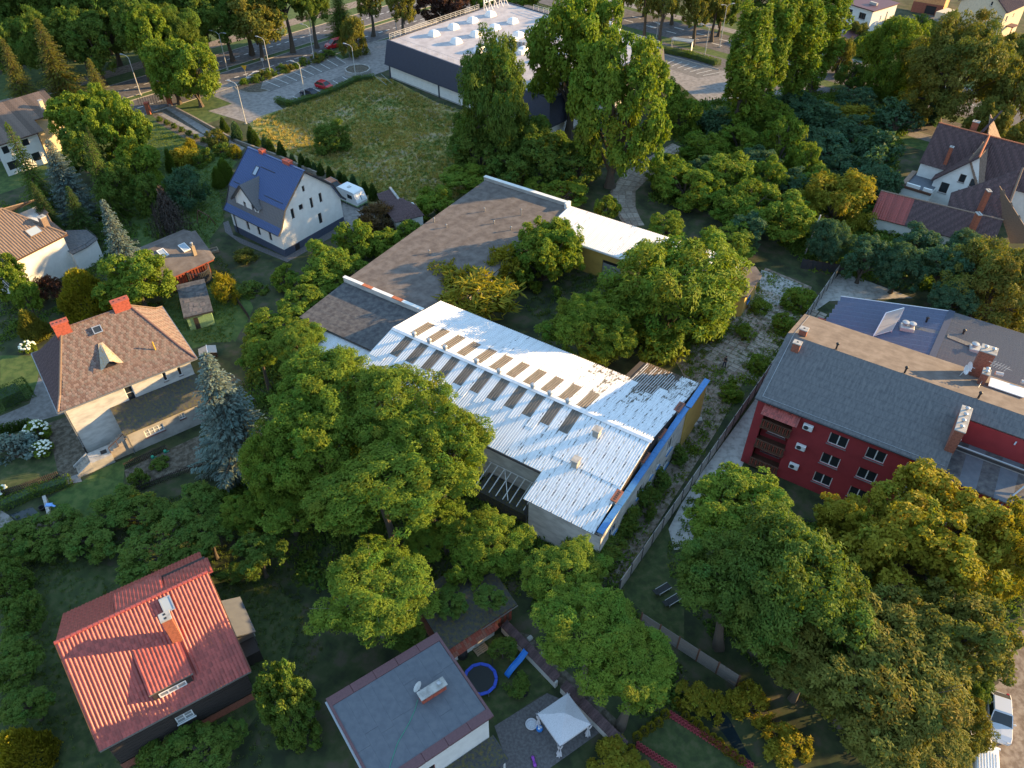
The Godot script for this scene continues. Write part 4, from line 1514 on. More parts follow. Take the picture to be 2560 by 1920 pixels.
	for q in [[26.9, 1.9], [26.8, 5.8]]:
		var y: float = yat.call(q[1])
		var c := MB.new()
		c.bx(q[0] - 0.3, y - 0.2, q[1] - 0.35, q[0] + 0.3, y + 0.75, q[1] + 0.35)
		var co := obj("vent_stack", c, M["grey_render"], h)
		var cc := MB.new()
		cc.bev(V(q[0], y + 0.85, q[1]), V(0.8, 0.14, 0.9), 0.03)
		obj("cap", cc, M["concrete"], co)
	part_bars(h, "gutter", "timber_dark", [[V(0.2, 5.86, 8.05), V(24.6, 5.86, 8.05)]], 0.16, 0.1)
	part_bars(h, "downpipe", "dark_metal", [[V(24.6, 5.2, 11.0), V(24.6, 0, 11.0)]], 0.1, 0.1)

	var raf := []
	for k in 8:
		raf.append([V(18.3 + k * 0.8, 3.3, 7.6), V(18.3 + k * 0.8, 2.5, 10.4)])
	raf.append([V(18.0, 3.32, 7.62), V(24.6, 3.32, 7.62)])
	raf.append([V(20, 3.25, 7.7), V(22, 2.5, 10.2)])
	part_bars(h, "bare_rafters", "white_frame", raf, 0.07, 0.1)
	part_box(h, "lean_to_floor", "mossy_felt", 18.0, 0.0, 7.6, 24.7, 1.6, 10.2)


	var b := thing("flat_wing", "low wing under a weathered brown felt roof with white coping", "building", V(-13.29, 0, -68.73), -33.0)
	rng.seed = 501
	var strips := 14
	for k in strips:
		var x0 := -14.2 + k * (15.0 / strips)
		var x1 := x0 + 15.0 / strips + 0.06
		part_box(b, "felt_strip", "brown_felt", x0, 4.3, -38.7, x1, 4.45 + (0.006 if k % 2 == 0 else 0.0), -7.3)
	part_box(b, "wall", "pale_render", -14.1, 0, -38.6, 0.7, 4.3, -7.35)
	part_box(b, "far_parapet", "grey_render", -14.4, 3.6, -39.2, 0.2, 4.95, -38.72)
	for k in 9:
		part_box(b, "coping", "white_wall", -14.45 + k * 1.63, 4.95, -39.28, -14.45 + k * 1.63 + 1.61, 5.02, -38.65)
	part_box(b, "parapet_end", "white_wall", 0.2, 3.6, -39.2, 0.6, 5.2, -38.0)
	part_box(b, "near_parapet", "pale_render", -14.3, 3.0, -7.3, -1.6, 4.95, -6.95)
	for k in 8:
		part_box(b, "coping", "white_wall" if k != 2 and k != 5 else "orange_tile", -14.35 + k * 1.6, 4.95, -7.36, -14.35 + k * 1.6 + 1.58, 5.03, -6.88)
	for q in [[-9, -31, 0.5], [-4, -33, 0.9], [-6, -29, 0.35], [-3, -28.8, 0.5], [-11, -24.5, 0.4], [-9, -18, 0.4], [-13.3, -24.7, 0.6], [0.3, -31.5, 0.8]]:
		var p := MB.new()
		p.tube(V(q[0], 4.4, q[1]), V(q[0], 4.45 + q[2], q[1]), 0.08, 0.08, 8)
		p.lathe(V(q[0], 4.45 + q[2], q[1]), [[0.14, 0.0], [0.14, 0.06], [0.03, 0.14]], 8)
		obj("vent_pipe", p, M["zinc_gutter"], b)


	var d := thing("dark_wing", "small wing with dark grey felt roof against the hall's gable", "building", V(-13.29, 0, -68.73), -33.0)
	for k in 7:
		var z0 := -6.9 + k * 1.16
		var mb2 := MB.new()
		var ya := 4.3 - k * 0.05
		mb2.hexa([V(-14.2, ya - 0.25, z0), V(-0.25, ya - 0.25, z0), V(-0.25, ya - 0.3, z0 + 1.2), V(-14.2, ya - 0.3, z0 + 1.2), V(-14.2, ya, z0), V(-0.25, ya, z0), V(-0.25, ya - 0.045, z0 + 1.2), V(-14.2, ya - 0.045, z0 + 1.2)])
		obj("felt_strip", mb2, M["dark_felt"], d)
	part_box(d, "wall", "pale_render", -14.1, 0, -6.85, -0.2, 3.65, 1.1)
	for k in 11:
		sheet(d, V(-11.8 + k * 1.06, 3.5, 1.2), V(-11.8 + k * 1.06, 2.9, 4.6), X, 1.05, "white_sheet")
	part_box(d, "lean_to_wall", "pale_render", -11.7, 0, 1.2, -0.2, 2.8, 4.3)


	var w := thing("yellow_wing", "yellow-walled wing under white ribbed sheets with double glazed doors", "building", V(-13.29, 0, -68.73), -33.0)
	for k in 26:
		sheet(w, V(0.7 + k * 1.01, 4.75, -38.6), V(0.7 + k * 1.01, 4.35, -31.0), X, 1.0, "white_sheet" if k % 7 != 3 else "white_sheet_worn", 0.25, 0.05)
	part_box(w, "roof_deck", "timber_dark", 0.7, 4.0, -38.5, 26.8, 4.2, -31.2)
	opening_set(w, "wall", "yellow_wall", V(0.7, 0, -31.3), X, Zp, [[0, 4.2], [26.2, 4.2]], [[9.5, 0.1, 2.9, 2.9, 2, 1], [19.6, 0.9, 1.6, 1.5, 2, 1]], "galvanised", "curtain_glass", "")
	part_box(w, "transom", "black", 10.25, 2.5, -31.46, 13.05, 2.95, -31.41)
	part_box(w, "back_wall", "yellow_wall", 0.7, 0, -38.5, 26.9, 4.1, -38.2)
	part_box(w, "end_wall", "yellow_wall", 26.9, 0, -38.7, 27.2, 4.9, -31.1)
	part_box(w, "coping", "white_wall", 26.8, 4.9, -38.8, 27.35, 5.0, -31.0)
	part_box(w, "fascia", "white_frame", 0.7, 4.1, -31.0, 26.8, 4.33, -30.95)
	var an := prism(w, "annex_roof", [[27.25, -39.6], [28.4, -40.2], [29.8, -38.7], [29.9, -33.2], [27.25, -31.2]], 3.3, 3.5, "brown_felt")
	prism(w, "annex_wall", [[27.25, -39.3], [28.3, -39.9], [29.5, -38.5], [29.6, -33.4], [27.25, -31.6]], 0, 3.3, "yellow_wall")
	window(w, V(29.63, 0, -34), Zn, X, Rect2(0.8, 1.2, 0.9, 0.9), 1, 1, "bright_blue", "glass", -0.02, "bright_blue")


func red_block() -> void:
	var b := thing("apartment_block", "three-storey dark red apartment block with grey shingle roof", "apartments", V(23.85, 0, -55.45), -32.8)
	var X1 := 26.0

	roof_strips(b, V(0, 9.4, 0), V(17.6, 9.4, 0), V(0, 12.2, -7.75), 9, "grey_shingle")
	roof_strips(b, V(17.6, 11.4, -5.55), V(X1, 11.4, -5.55), V(17.6, 12.2, -7.75), 3, "grey_shingle")
	roof_strips(b, V(0, 9.75, -15.45), V(X1, 9.75, -15.45), V(0, 12.2, -7.75), 7, "brown_felt")  # same roofing as the near slope; the brown paints in its sunlight
	part_bars(b, "eaves_gutter", "dark_metal", [[V(0, 9.33, 0.06), V(17.6, 9.33, 0.06)]], 0.12, 0.12)
	part_bars(b, "lightning_wire", "galvanised", [[V(0.6, 9.62, -0.3), V(0.6, 12.3, -7.75)], [V(0.6, 12.3, -7.75), V(0.6, 9.95, -15.2)], [V(0.6, 9.6, -0.35), V(17.4, 9.6, -0.35)]], 0.03, 0.03)

	var wins := []
	for y in [1.45, 4.25, 7.05]:
		for x in [7.6, 11.1, 14.6]:
			wins.append([x - 4.25, y - 0.05, 1.75, 1.45, 2, 1])
	opening_set(b, "wall", "red_wall", V(4.2, 0, -0.35), X, Zp, [[0, 9.25], [13.2, 9.25]], wins)
	part_box(b, "pilaster", "red_wall", 0.3, 0, -1.0, 1.2, 9.25, -0.35)
	opening_set(b, "side_wall", "red_wall", V(0.3, 0, -15.2), Zp, Xn, [[0, 9.7], [7.45, 12.0], [14.85, 9.3]], [[4, 1.4, 1.3, 1.4, 2, 1], [4, 4.2, 1.3, 1.4, 2, 1], [4, 7.0, 1.3, 1.4, 2, 1]])
	opening_set(b, "rear_wall", "red_wall", V(0.3, 0, -15.2), X, Zn, [[0, 9.7], [25.6, 9.7]], [])
	part_box(b, "upper_wall", "red_wall", 17.4, 8.6, -5.9, X1, 11.2, -5.6)

	for k in 3:
		var y := 0.55 + 2.8 * k
		wall(b, "loggia_wall", M["red_wall"], V(1.2, y, -1.7), X, Zp, [[0, 2.62], [3.0, 2.62]], [Rect2(0.6, 0.7, 1.9, 1.5)])
		window(b, V(1.2, y, -1.7), X, Zp, Rect2(0.6, 0.7, 1.9, 1.5), 2, 1)
		part_box(b, "loggia_floor", "timber_brown", 1.2, y - 0.16, -1.7, 4.2, y, 0.12)
		part_box(b, "loggia_side", "red_wall", 4.12, y, -1.7, 4.2, y + 2.62, -0.36)
		var r := MB.new()
		r.bx(1.2, y + 0.95, 0.02, 4.25, y + 1.05, 0.14)
		r.bx(1.2, y + 0.06, 0.04, 4.25, y + 0.14, 0.12)
		var ro := obj("balustrade", r, M["timber_brown"], b)
		for i in 15:
			part_box(ro, "baluster", "timber_brown" if i % 2 == 0 else "timber_red", 1.25 + i * 0.2, y + 0.14, 0.05, 1.36 + i * 0.2, y + 0.95, 0.11)

	roof_plane(b, [V(1.05, 8.35, 0.75), V(4.6, 8.35, 0.75), V(4.6, 9.1, -0.3), V(1.05, 9.1, -0.3)], ["red_tile_0", "red_tile_1", "red_tile_2"], "pan", 0.24, 0.32, 80, 0.0, "red_tile_0", 0.0, "awning")
	for y in [8.2, 5.4, 2.6]:
		var a := MB.new()
		a.bev(V(5.5, y, -0.1), V(0.95, 0.62, 0.34), 0.04)
		var ao := obj("air_conditioner", a, M["white_paint"], b)
		var f := MB.new()
		f.tube(V(5.35, y, 0.075), V(5.35, y, 0.09), 0.24, 0.24, 14)
		obj("fan_grille", f, M["dark_metal"], ao)
		part_box(ao, "bracket", "galvanised", 5.1, y - 0.36, -0.34, 5.9, y - 0.31, 0.05)

	chimney(b, V(1.3, 11.5, -8.7), 0.75, 0.6, 1.2, "old_brick", 1)
	chimney(b, V(1.4, 11.4, -6.3), 0.75, 0.6, 1.2, "old_brick", 1)
	for x in [4.85, 11.4, 17.95]:
		var v := MB.new()
		v.tube(V(x, 11.9, -8.0), V(x, 12.7, -8.0), 0.09, 0.09, 8)
		v.lathe(V(x, 12.7, -8.0), [[0.1, 0.0], [0.17, 0.08], [0.17, 0.2], [0.05, 0.28]], 8)
		obj("vent_pipe", v, M["black"], b)
	chimney(b, V(17.25, 10.2, -3.6), 0.8, 3.6, 2.5, "old_brick", 4, true)
	chimney(b, V(17.5, 10.4, -14.2), 1.35, 1.2, 3.0, "old_brick", 2, true)
	chimney(b, V(18.0, 10.6, -12.3), 0.6, 0.9, 1.6, "old_brick", 2, true)
	var sk := MB.new()
	sk.bev(V(20.2, 10.75, -12.6), V(3.0, 0.5, 1.3), 0.05)
	var so := obj("roof_hatch", sk, M["old_brick"], b)
	part_box(so, "lid", "white_paint", 18.65, 11.0, -13.3, 21.75, 11.1, -11.9)
	for q in [[18.9, -13.9], [21.2, -13.9]]:
		var v := MB.new()
		v.tube(V(q[0], 11.2, q[1] - 0.2), V(q[0] + 0.7, 11.2, q[1] - 0.35), 0.2, 0.2, 10)
		obj("vent_drum", v, M["lamp_steel"], b)

	var an := MB.new()
	an.tube(V(18.2, 10.6, -12.9), V(18.2, 13.2, -12.9), 0.03, 0.03, 6)
	for k in 6:
		an.bar(V(18.0 + k * 0.25, 13.0 - 0.03 * k, -12.4), V(18.4 + k * 0.25, 13.0 - 0.03 * k, -13.4), 0.025, 0.025)
	an.bar(V(17.8, 13.05, -12.9), V(19.9, 12.85, -12.9), 0.03, 0.03)
	obj("aerial", an, M["galvanised"], b)
	for k in 2:
		var ds := MB.new()
		var c := V(16.6 - k * 0.2, 11.6, -13.2 + k * 0.7)
		ds.loft([ring(c, V(0.8, 0.45, 0.3), 0.5, 14), ring(c - V(0.1, 0.05, 0.04), V(0.8, 0.45, 0.3), 0.25, 14)], false, true)
		ds.bar(c - V(0.1, 0.05, 0), c - V(0.3, 1.0, 0), 0.05, 0.05)
		ds.bar(c, c + V(0.45, 0.1, 0.2), 0.03, 0.03)
		obj("satellite_dish", ds, M["white_frame"], b)
	var cab := MB.new()
	var last := V(18.0, 11.4, -11.9)
	for k in 9:
		var t := (k + 1) / 9.0
		var p := V(lerpf(18.0, 16.9, t), 11.5 - 1.6 * sin(PI * t) * 0.4 - 0.9 * t, lerpf(-11.9, -3.6, t))
		cab.tube(last, p, 0.025, 0.025, 4)
		last = p
	obj("cable", cab, M["galvanised"], b)

	for k in 6:
		part_box(b, "felt_strip", "dark_felt" if k % 2 == 0 else "blue_felt", 17.45 + k * 1.45, 8.45, -5.58, 17.45 + k * 1.45 + 1.46, 8.6 + 0.005 * (k % 2), 0.1)
	opening_set(b, "annex_wall", "red_wall", V(17.4, 0, -0.1), X, Zp, [[0, 8.45], [8.6, 8.45]], [[6.0, 6.2, 1.1, 1.3, 1, 1], [2.0, 3.2, 1.3, 1.3, 2, 1]])
	part_box(b, "annex_side", "red_wall", 17.4, 0, -5.6, 17.5, 8.44, -0.15)
	part_box(b, "annex_end", "orange_wall", X1 - 0.1, 0, -15.2, X1, 8.44, -0.15)
	var g := []
	for y in [9.5, 9.95]:
		g.append([V(17.7, y, -3.2), V(25.8, y, -3.2)])
	g.append([V(17.7, 8.6, -3.2), V(17.7, 10, -3.2)])
	g.append([V(25.6, 8.6, -3.2), V(25.6, 10, -3.2)])
	g.append([V(22.5, 8.0, 0.35), V(25.9, 10.6, -6.5)])
	g.append([V(22.5, 7.6, 0.35), V(22.5, 8.2, 0.35)])
	g.append([V(25.4, 8.6, 0.0), V(25.9, 9.6, -3.3)])
	g.append([V(17.8, 8.6, -4.4), V(17.7, 11.4, -2.4)])
	g.append([V(19, 10.5, -6.2), V(25.9, 10.9, -7.4)])
	g.append([V(22, 10.5, -5.4), V(22.2, 11.3, -6.2)])
	part_bars(b, "steel_gantry", "galvanised", g, 0.12, 0.12)
	part_box(b, "sign_trough", "dark_metal", 17.75, 9.56, -3.26, 25.75, 9.9, -3.14)
	for k in 17:
		var l := MB.new()
		l.lathe(V(18.0 + k * 0.46, 9.905, -3.2), [[0.06, 0.0], [0.06, 0.04], [0.02, 0.08]], 8)
		obj("bulb", l, M["white_frame"], b)


func ring(c: Vector3, d: Vector3, r: float, seg: int) -> Array:
	d = d.normalized()
	var u := d.cross(Vector3.UP).normalized()
	var w := d.cross(u)
	var out := []
	for i in seg:
		out.append(c + (u * cos(TAU * i / seg) + w * sin(TAU * i / seg)) * r)
	return out



func roof_strips(parent: Node, a: Vector3, b: Vector3, top: Vector3, n: int, mt: String) -> void:
	var up := (top - a) / n
	var nn := (b - a).cross(up).normalized()
	if nn.y < 0:
		nn = -nn
	for k in n:
		var mb := MB.new()
		var p := a + up * k
		var q := b + up * k
		var lift := nn * 0.012
		mb.hexa([p - nn * 0.14, q - nn * 0.14, q + up - nn * 0.14, p + up - nn * 0.14, p + lift, q + lift, q + up * 1.02, p + up * 1.02])
		obj("felt_strip", mb, M[mt], parent)


func metal_hall() -> void:
	var b := thing("metal_workshop", "low workshop with blue-grey ribbed metal roof behind the red block", "building", V(40.92, 0, -78.87), -21.5)
	for k in 13:
		var z := k * 1.0
		var xr := 12.3 - 0.225 * z
		var xl := -0.25 * z
		sheet(b, V(xr, 5.6, z), V(xl, 4.5, z), Zp, 1.01, "blue_sheet", 0.2, 0.04)
		sheet(b, V(xr, 5.6, z), V(20.6, 4.6, z), Zp, 1.01, "grey_tile", 0.2, 0.04)
		if k > 1:
			sheet(b, V(20.5, 4.6, z), V(26.0, 3.9, z + 0.0), Zp, 1.01, "grey_tile", 0.2, 0.04)
	part_bars(b, "ridge_cap", "navy_metal", [[V(12.4, 5.66, -0.1), V(9.4, 5.66, 13.2)]], 0.7, 0.06)
	part_bars(b, "roof_strip", "grey_shingle", [[V(8.0, 5.32, 4.4), V(11.6, 5.62, 5.0)], [V(11.8, 5.64, 5.2), V(15.8, 5.2, 5.9)]], 0.7, 0.05)
	prism(b, "wall", [[0.2, 0.2], [12.3, 0.2], [20.4, 0.3], [25.5, 3], [25.5, 12.8], [-2.6, 12.8]], 0, 4.3, "grey_render")
	part_bars(b, "gable_fascia", "white_frame", [[V(0, 4.5, -0.03), V(12.3, 5.58, -0.03)]], 0.08, 0.14)

	var pb := thing("solar_panel", "large tilted solar collector on a steel frame on the metal roof", "solar panel", b.to_global(V(0, 0, 0)), -21.5)
	var A := pb.to_local(V(41.79, 5.3, -70.16))
	var B := pb.to_local(V(44.16, 5.4, -71))
	var C := pb.to_local(V(45.68, 7.2, -72.92))
	var D := A + (C - B)
	var nn := (B - A).cross(D - A).normalized()
	if nn.y < 0:
		nn = -nn
	for k in 3:
		var m := MB.new()
		var p := A.lerp(D, k / 3.0 + 0.005)
		var q := B.lerp(C, k / 3.0 + 0.005)
		var q2 := B.lerp(C, (k + 1) / 3.0 - 0.005)
		var p2 := A.lerp(D, (k + 1) / 3.0 - 0.005)
		m.hexa([p, q, q2, p2, p + nn * 0.06, q + nn * 0.06, q2 + nn * 0.06, p2 + nn * 0.06])
		obj("collector", m, M["panel_glass"], pb)
	part_bars(pb, "frame", "white_frame", [[A, B], [B, C], [C, D], [D, A], [A, A - V(0, 0.8, 0)], [B, B - V(0, 0.5, 0)], [C, V(C.x, 5.2, C.z)], [D, V(D.x, 5.0, D.z)]], 0.1, 0.1)
	for q in [[V(46, 5.4, -71.33), 2], [V(52.55, 5.2, -67.63), 1]]:
		var p := b.to_local(q[0])
		var v := MB.new()
		v.bev(p + V(0, 0.15, 0), V(1.5, 0.5, 1.1), 0.05)
		var vo := obj("fan_base", v, M["lamp_steel"], b)
		for k in q[1]:
			var f := MB.new()
			f.lathe(p + V(-0.3 + k * 0.75, 0.4, -0.1), [[0.25, 0.0], [0.25, 0.3], [0.42, 0.34], [0.42, 0.42], [0.1, 0.5]], 12)
			obj("fan_cowl", f, M["galvanised"], vo)
	for q in [V(48.71, 5.5, -72.51), V(52.16, 5.4, -70.36)]:
		var v := MB.new()
		var p := b.to_local(q)
		v.tube(p - V(0, 0.2, 0), p + V(0, 0.5, 0), 0.12, 0.12, 8)
		v.lathe(p + V(0, 0.5, 0), [[0.2, 0.0], [0.2, 0.1], [0.04, 0.2]], 8)
		obj("vent_pipe", v, M["black"], b)
	var c := thing("tile_canopy", "narrow canopy of red tiles between the block and the metal roof", "canopy", V(37.35, 3.6, -75.32))
	var o := c.position
	roof_plane(c, [V(37.14, 3.5, -75.14) - o, V(40.54, 3.5, -73.33) - o, V(40.34, 4.2, -73.34) - o, V(37.1, 4.2, -75.01) - o], ["red_tile_1", "red_tile_2"], "pan", 0.28, 0.35, 30)
	part_bars(c, "post", "timber_brown", [[V(37.37, 3.5, -75.3) - o, V(37.37, 3.5, -75.3) - o - V(0, 3.5, 0)], [V(40.4, 3.5, -73.48) - o, V(40.4, 3.5, -73.48) - o - V(0, 3.5, 0)]], 0.12, 0.12)


func manor() -> void:
	var b := thing("manor_house", "large old house with steep plum tile roofs, white gable and spire", "house", V(66.5, 0, -117.0), -38.8)
	var pl := ["plum_tile_0", "plum_tile_1", "plum_tile_2", "plum_tile_3"]

	roof_plane(b, [V(0.1, 5, 4.3), V(20, 5, 4.3), V(20, 10, 0), V(0, 10, 0)], pl, "pan", 0.34, 0.42)
	roof_plane(b, [V(0.1, 5, -4.3), V(20, 5, -4.3), V(20, 10, 0), V(0, 10, 0)], pl, "pan", 0.34, 0.42)
	ridge(b, V(0, 10.05, 0), V(20, 10.05, 0), "orange_tile", 0.16)
	opening_set(b, "side_wall", "white_wall", V(0.3, 0, -4), Zp, Xn, [[0, 5], [4, 9.8], [8, 5]], [])
	opening_set(b, "wall", "white_wall", V(0.3, 0, 4.0), X, Zp, [[0, 5], [19.5, 5]], [])

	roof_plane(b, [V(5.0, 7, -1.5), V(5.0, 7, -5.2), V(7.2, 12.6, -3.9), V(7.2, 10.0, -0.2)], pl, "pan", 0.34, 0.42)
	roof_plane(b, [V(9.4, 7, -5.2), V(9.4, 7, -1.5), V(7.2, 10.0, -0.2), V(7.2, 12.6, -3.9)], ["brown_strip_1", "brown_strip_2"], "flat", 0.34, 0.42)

	var G := V(0, 0, 6.1)
	opening_set(b, "gable_wall", "white_wall", V(3.3, 0, 6.0), X, Zp, [[0, 4.0], [4.7, 9.0], [6.4, 4.0]], [[1.15, 2.2, 1.2, 1.7, 1, 1], [3.2, 4.6, 0.9, 1.3, 1, 1], [4.85, 4.4, 0.85, 1.25, 1, 1]], "brown_frame")
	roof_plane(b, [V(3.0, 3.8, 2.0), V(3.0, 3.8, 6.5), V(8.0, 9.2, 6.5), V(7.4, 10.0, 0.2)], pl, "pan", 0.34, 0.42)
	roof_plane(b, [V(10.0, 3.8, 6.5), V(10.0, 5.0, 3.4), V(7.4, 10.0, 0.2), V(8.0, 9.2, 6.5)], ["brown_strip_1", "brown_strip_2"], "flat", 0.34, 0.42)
	ridge(b, V(8.0, 9.28, 6.5), V(7.4, 10.1, 0.1), "orange_tile", 0.15)

	part_box(b, "annex", "white_wall", -0.4, 0, 3.0, 4.0, 2.7, 8.6)
	part_box(b, "annex_roof", "blue_felt", -0.2, 2.7, 3.2, 3.9, 2.82, 8.4)
	part_box(b, "cornice", "timber_brown", -0.6, 2.5, 8.55, 4.1, 2.85, 8.8)
	part_box(b, "parapet", "white_wall", 0.2, 2.85, 8.3, 2.2, 3.35, 8.6)
	part_box(b, "parapet", "white_wall", 2.7, 2.85, 8.3, 4.0, 3.35, 8.6)
	for k in 5:
		part_box(b, "coping", "brown_strip_2", -0.6, 2.85, 3.2 + k * 1.04, 0.1, 3.1, 3.2 + k * 1.04 + 1.02)
	chimney(b, V(3.6, 6.0, 3.6), 0.5, 0.5, 2.4, "brick", 1)
	chimney(b, V(4.8, 9.6, -1.4), 0.9, 0.7, 1.4, "brick", 2)

	var w := thing("tiled_wing", "low wing with half new red and half plum roof tiles", "building", V(55.17, 4.6, -105.42))
	var o := w.position
	var R0 := V(55.17, 4.6, -105.42) - o
	var R1 := V(69.5, 4.6, -96.94) - o
	var dirv := (R1 - R0).normalized()
	var out := V(-dirv.z, 0, dirv.x)
	if out.z < 0:
		out = -out
	var dn := out * 4.0 + V(0, -2.4, 0)
	var mid := R0.lerp(R1, 0.29)
	roof_plane(w, [R0 + dn, mid + dn, mid, R0], ["red_tile_0", "red_tile_1", "red_tile_3"], "pan", 0.34, 0.42)
	roof_plane(w, [mid + dn, R1 + dn, R1, mid], pl, "pan", 0.34, 0.42)
	var bk := -out * 4.0 + V(0, -2.4, 0)
	roof_plane(w, [R0 + bk, R1 + bk, R1, R0], pl, "pan", 0.34, 0.42)
	ridge(w, R0 + V(0, 0.05, 0), R1 + V(0, 0.05, 0), "brown_strip_2", 0.16)
	var wl := MB.new()
	wl.hexa([R0 + out * 3.7 - V(0, 4.6, 0), R1 + out * 3.7 - V(0, 4.6, 0), R1 - out * 3.7 - V(0, 4.6, 0), R0 - out * 3.7 - V(0, 4.6, 0), R0 + out * 3.7 - V(0, 2.4, 0), R1 + out * 3.7 - V(0, 2.4, 0), R1 - out * 3.7 - V(0, 2.4, 0), R0 - out * 3.7 - V(0, 2.4, 0)])
	obj("wall", wl, M["white_wall"], w)
	chimney(w, V(65.45, 3.2, -96.62) - o, 0.55, 0.9, 2.6, "brick", 3)
	var j := thing("linking_wing", "steep plum-tiled link wing with brown end wall beside the manor", "building", G(75.43, -104.95))
	o = j.position
	roof_plane(j, [V(64.31, 3.6, -102.59) - o, V(69.74, 4.4, -97.28) - o, V(73.5, 9.2, -103.67) - o, V(69.14, 5.2, -104.56) - o, V(65.62, 4, -104.78) - o], pl, "pan", 0.34, 0.42)
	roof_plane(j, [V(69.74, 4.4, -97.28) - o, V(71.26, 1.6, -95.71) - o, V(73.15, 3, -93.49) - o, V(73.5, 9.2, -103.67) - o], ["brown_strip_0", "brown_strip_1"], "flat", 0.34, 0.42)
	ridge(j, V(69.62, 4.5, -97.11) - o, V(73.36, 9.3, -103.48) - o, "brown_strip_3", 0.16)
	chimney(j, V(67.57, 5, -99.89) - o, 0.5, 0.8, 2.6, "brick", 2)
	var wl2 := MB.new()
	wl2.hexa([V(69.11, -0, -109.67) - o, G(75.24, -106.17) - o, V(80.14, -0, -112.8) - o, G(76.07, -115.5) - o, V(65.32, 3.4, -103.66) - o, V(70.63, 3.8, -99.66) - o, V(76.07, 5, -107.45) - o, V(69.87, 4.6, -105.67) - o])
	obj("wall", wl2, M["white_wall"], j)


func blue_house() -> void:
	var b := thing("gambrel_house", "white house with blue metal tile mansard roof and gabled dormer", "house", V(-32.42, 0, -94.64), 52.8)
	var bl := ["blue_tile"]
	var D := -11.2
	var prof := [[0.0, 4.3], [1.35, 7.0], [5.75, 10.9], [10.15, 7.0], [11.5, 4.3]]
	var lift := 1.15
	opening_set(b, "gable_wall", "white_wall", V(0, lift, 0), X, Zp, [[0.0, 3.2], [1.35, 5.75], [5.75, 9.65], [10.15, 5.75], [11.5, 3.2]], [[2.45, 3.75, 0.55, 1.6, 1, 1], [3.95, 4.45, 0.75, 0.85, 1, 1], [6.0, 3.85, 0.5, 1.65, 1, 1], [7.7, 4.0, 0.55, 1.5, 1, 1], [5.1, 6.85, 0.45, 0.9, 1, 1], [6.95, 0.85, 0.65, 1.7, 1, 1]], "brown_frame", "glass", "", 0.22)
	opening_set(b, "gable_wall", "white_wall", V(0, lift, D), X, Zn, [[0.0, 3.2], [1.35, 5.75], [5.75, 9.65], [10.15, 5.75], [11.5, 3.2]], [])
	opening_set(b, "front_wall", "white_wall", V(0, lift, 0), Zn, Xn, [[0, 3.1], [11.2, 3.1]], [[2.3, 0.55, 0.6, 1.4, 1, 1], [4.8, 0.5, 0.6, 1.4, 1, 1], [7.25, 0.45, 0.6, 1.4, 1, 1]], "brown_frame", "glass", "", 0.2)
	opening_set(b, "rear_wall", "white_wall", V(11.5, lift, 0), Zn, X, [[0, 3.1], [11.2, 3.1]], [[2.3, 0.55, 0.7, 1.4, 1, 1]], "brown_frame", "glass", "", 0.2)
	part_box(b, "plinth", "plinth", -0.03, 0, D - 0.03, 11.53, lift, 0.03)
	part_box(b, "basement_door", "black", 1.9, 0.05, 0.03, 2.7, 1.0, 0.06)

	var z0 := 0.45
	var z1 := D - 0.45
	for s in [0, 1]:
		var P := func(x: float, y: float, z: float) -> Vector3: return V(x if s == 0 else 11.5 - x, y, z)
		roof_plane(b, [P.call(-0.65, 3.95, z0), P.call(-0.65, 3.95, z1), P.call(0.1, 4.75, z1), P.call(0.1, 4.75, z0)], bl, "pan", 0.3, 0.38)
		roof_plane(b, [P.call(0.1, 4.75, z0), P.call(0.1, 4.75, z1), P.call(1.35, 7.15, z1), P.call(1.35, 7.15, z0)], ["grey_tile"] if s == 0 else bl, "pan", 0.3, 0.38)
		roof_plane(b, [P.call(1.2, 7.05, z0), P.call(1.2, 7.05, z1), P.call(5.75, 11.1, z1), P.call(5.75, 11.1, z0)], bl, "pan", 0.3, 0.38)
		for zz in [z0 + 0.02, z1 - 0.02]:
			part_bars(b, "bargeboard", "dark_metal", [[P.call(-0.65, 3.9, zz), P.call(0.1, 4.72, zz)], [P.call(0.1, 4.72, zz), P.call(1.3, 7.08, zz)], [P.call(1.25, 7.05, zz), P.call(5.75, 11.08, zz)]], 0.06, 0.24)
	part_bars(b, "ridge_cap", "blue_tile", [[V(5.75, 11.14, z0), V(5.75, 11.14, z1)]], 0.3, 0.1)
	part_bars(b, "gutter", "dark_metal", [[V(-0.72, 3.9, z0), V(-0.72, 3.9, z1)]], 0.12, 0.1)
	part_bars(b, "downpipe", "dark_metal", [[V(-0.65, 3.9, -10.4), V(-0.12, 3.4, -10.4)], [V(-0.12, 3.4, -10.4), V(-0.12, 0.1, -10.4)]], 0.1, 0.1)

	part_bars(b, "snow_guard", "navy_metal", [[V(1.7, 7.62, -0.4), V(1.7, 7.62, -4.2)], [V(1.7, 7.62, -9.6), V(1.7, 7.62, -11.0)], [V(4.3, 9.95, -4.4), V(4.3, 9.95, -7.3)]], 0.08, 0.12)

	var dx := 0.35
	wall(b, "dormer_wall", M["white_wall"], V(dx, 4.4, -4.5), Zn, Xn, [[0, 1.85], [2.5, 4.4], [5.0, 1.85]], [Rect2(0.9, 0.35, 0.6, 1.5), Rect2(2.75, 0.15, 0.6, 1.55), Rect2(2.25, 3.0, 0.3, 0.7)], 0.18)
	window(b, V(dx, 4.4, -4.5), Zn, Xn, Rect2(0.9, 0.35, 0.6, 1.5), 1, 1, "brown_frame", "glass", 0.14, "")
	window(b, V(dx, 4.4, -4.5), Zn, Xn, Rect2(2.75, 0.15, 0.6, 1.55), 1, 1, "brown_frame", "glass", 0.14, "")
	window(b, V(dx, 4.4, -4.5), Zn, Xn, Rect2(2.25, 3.0, 0.3, 0.7), 1, 1, "white_frame", "glass", 0.14, "")
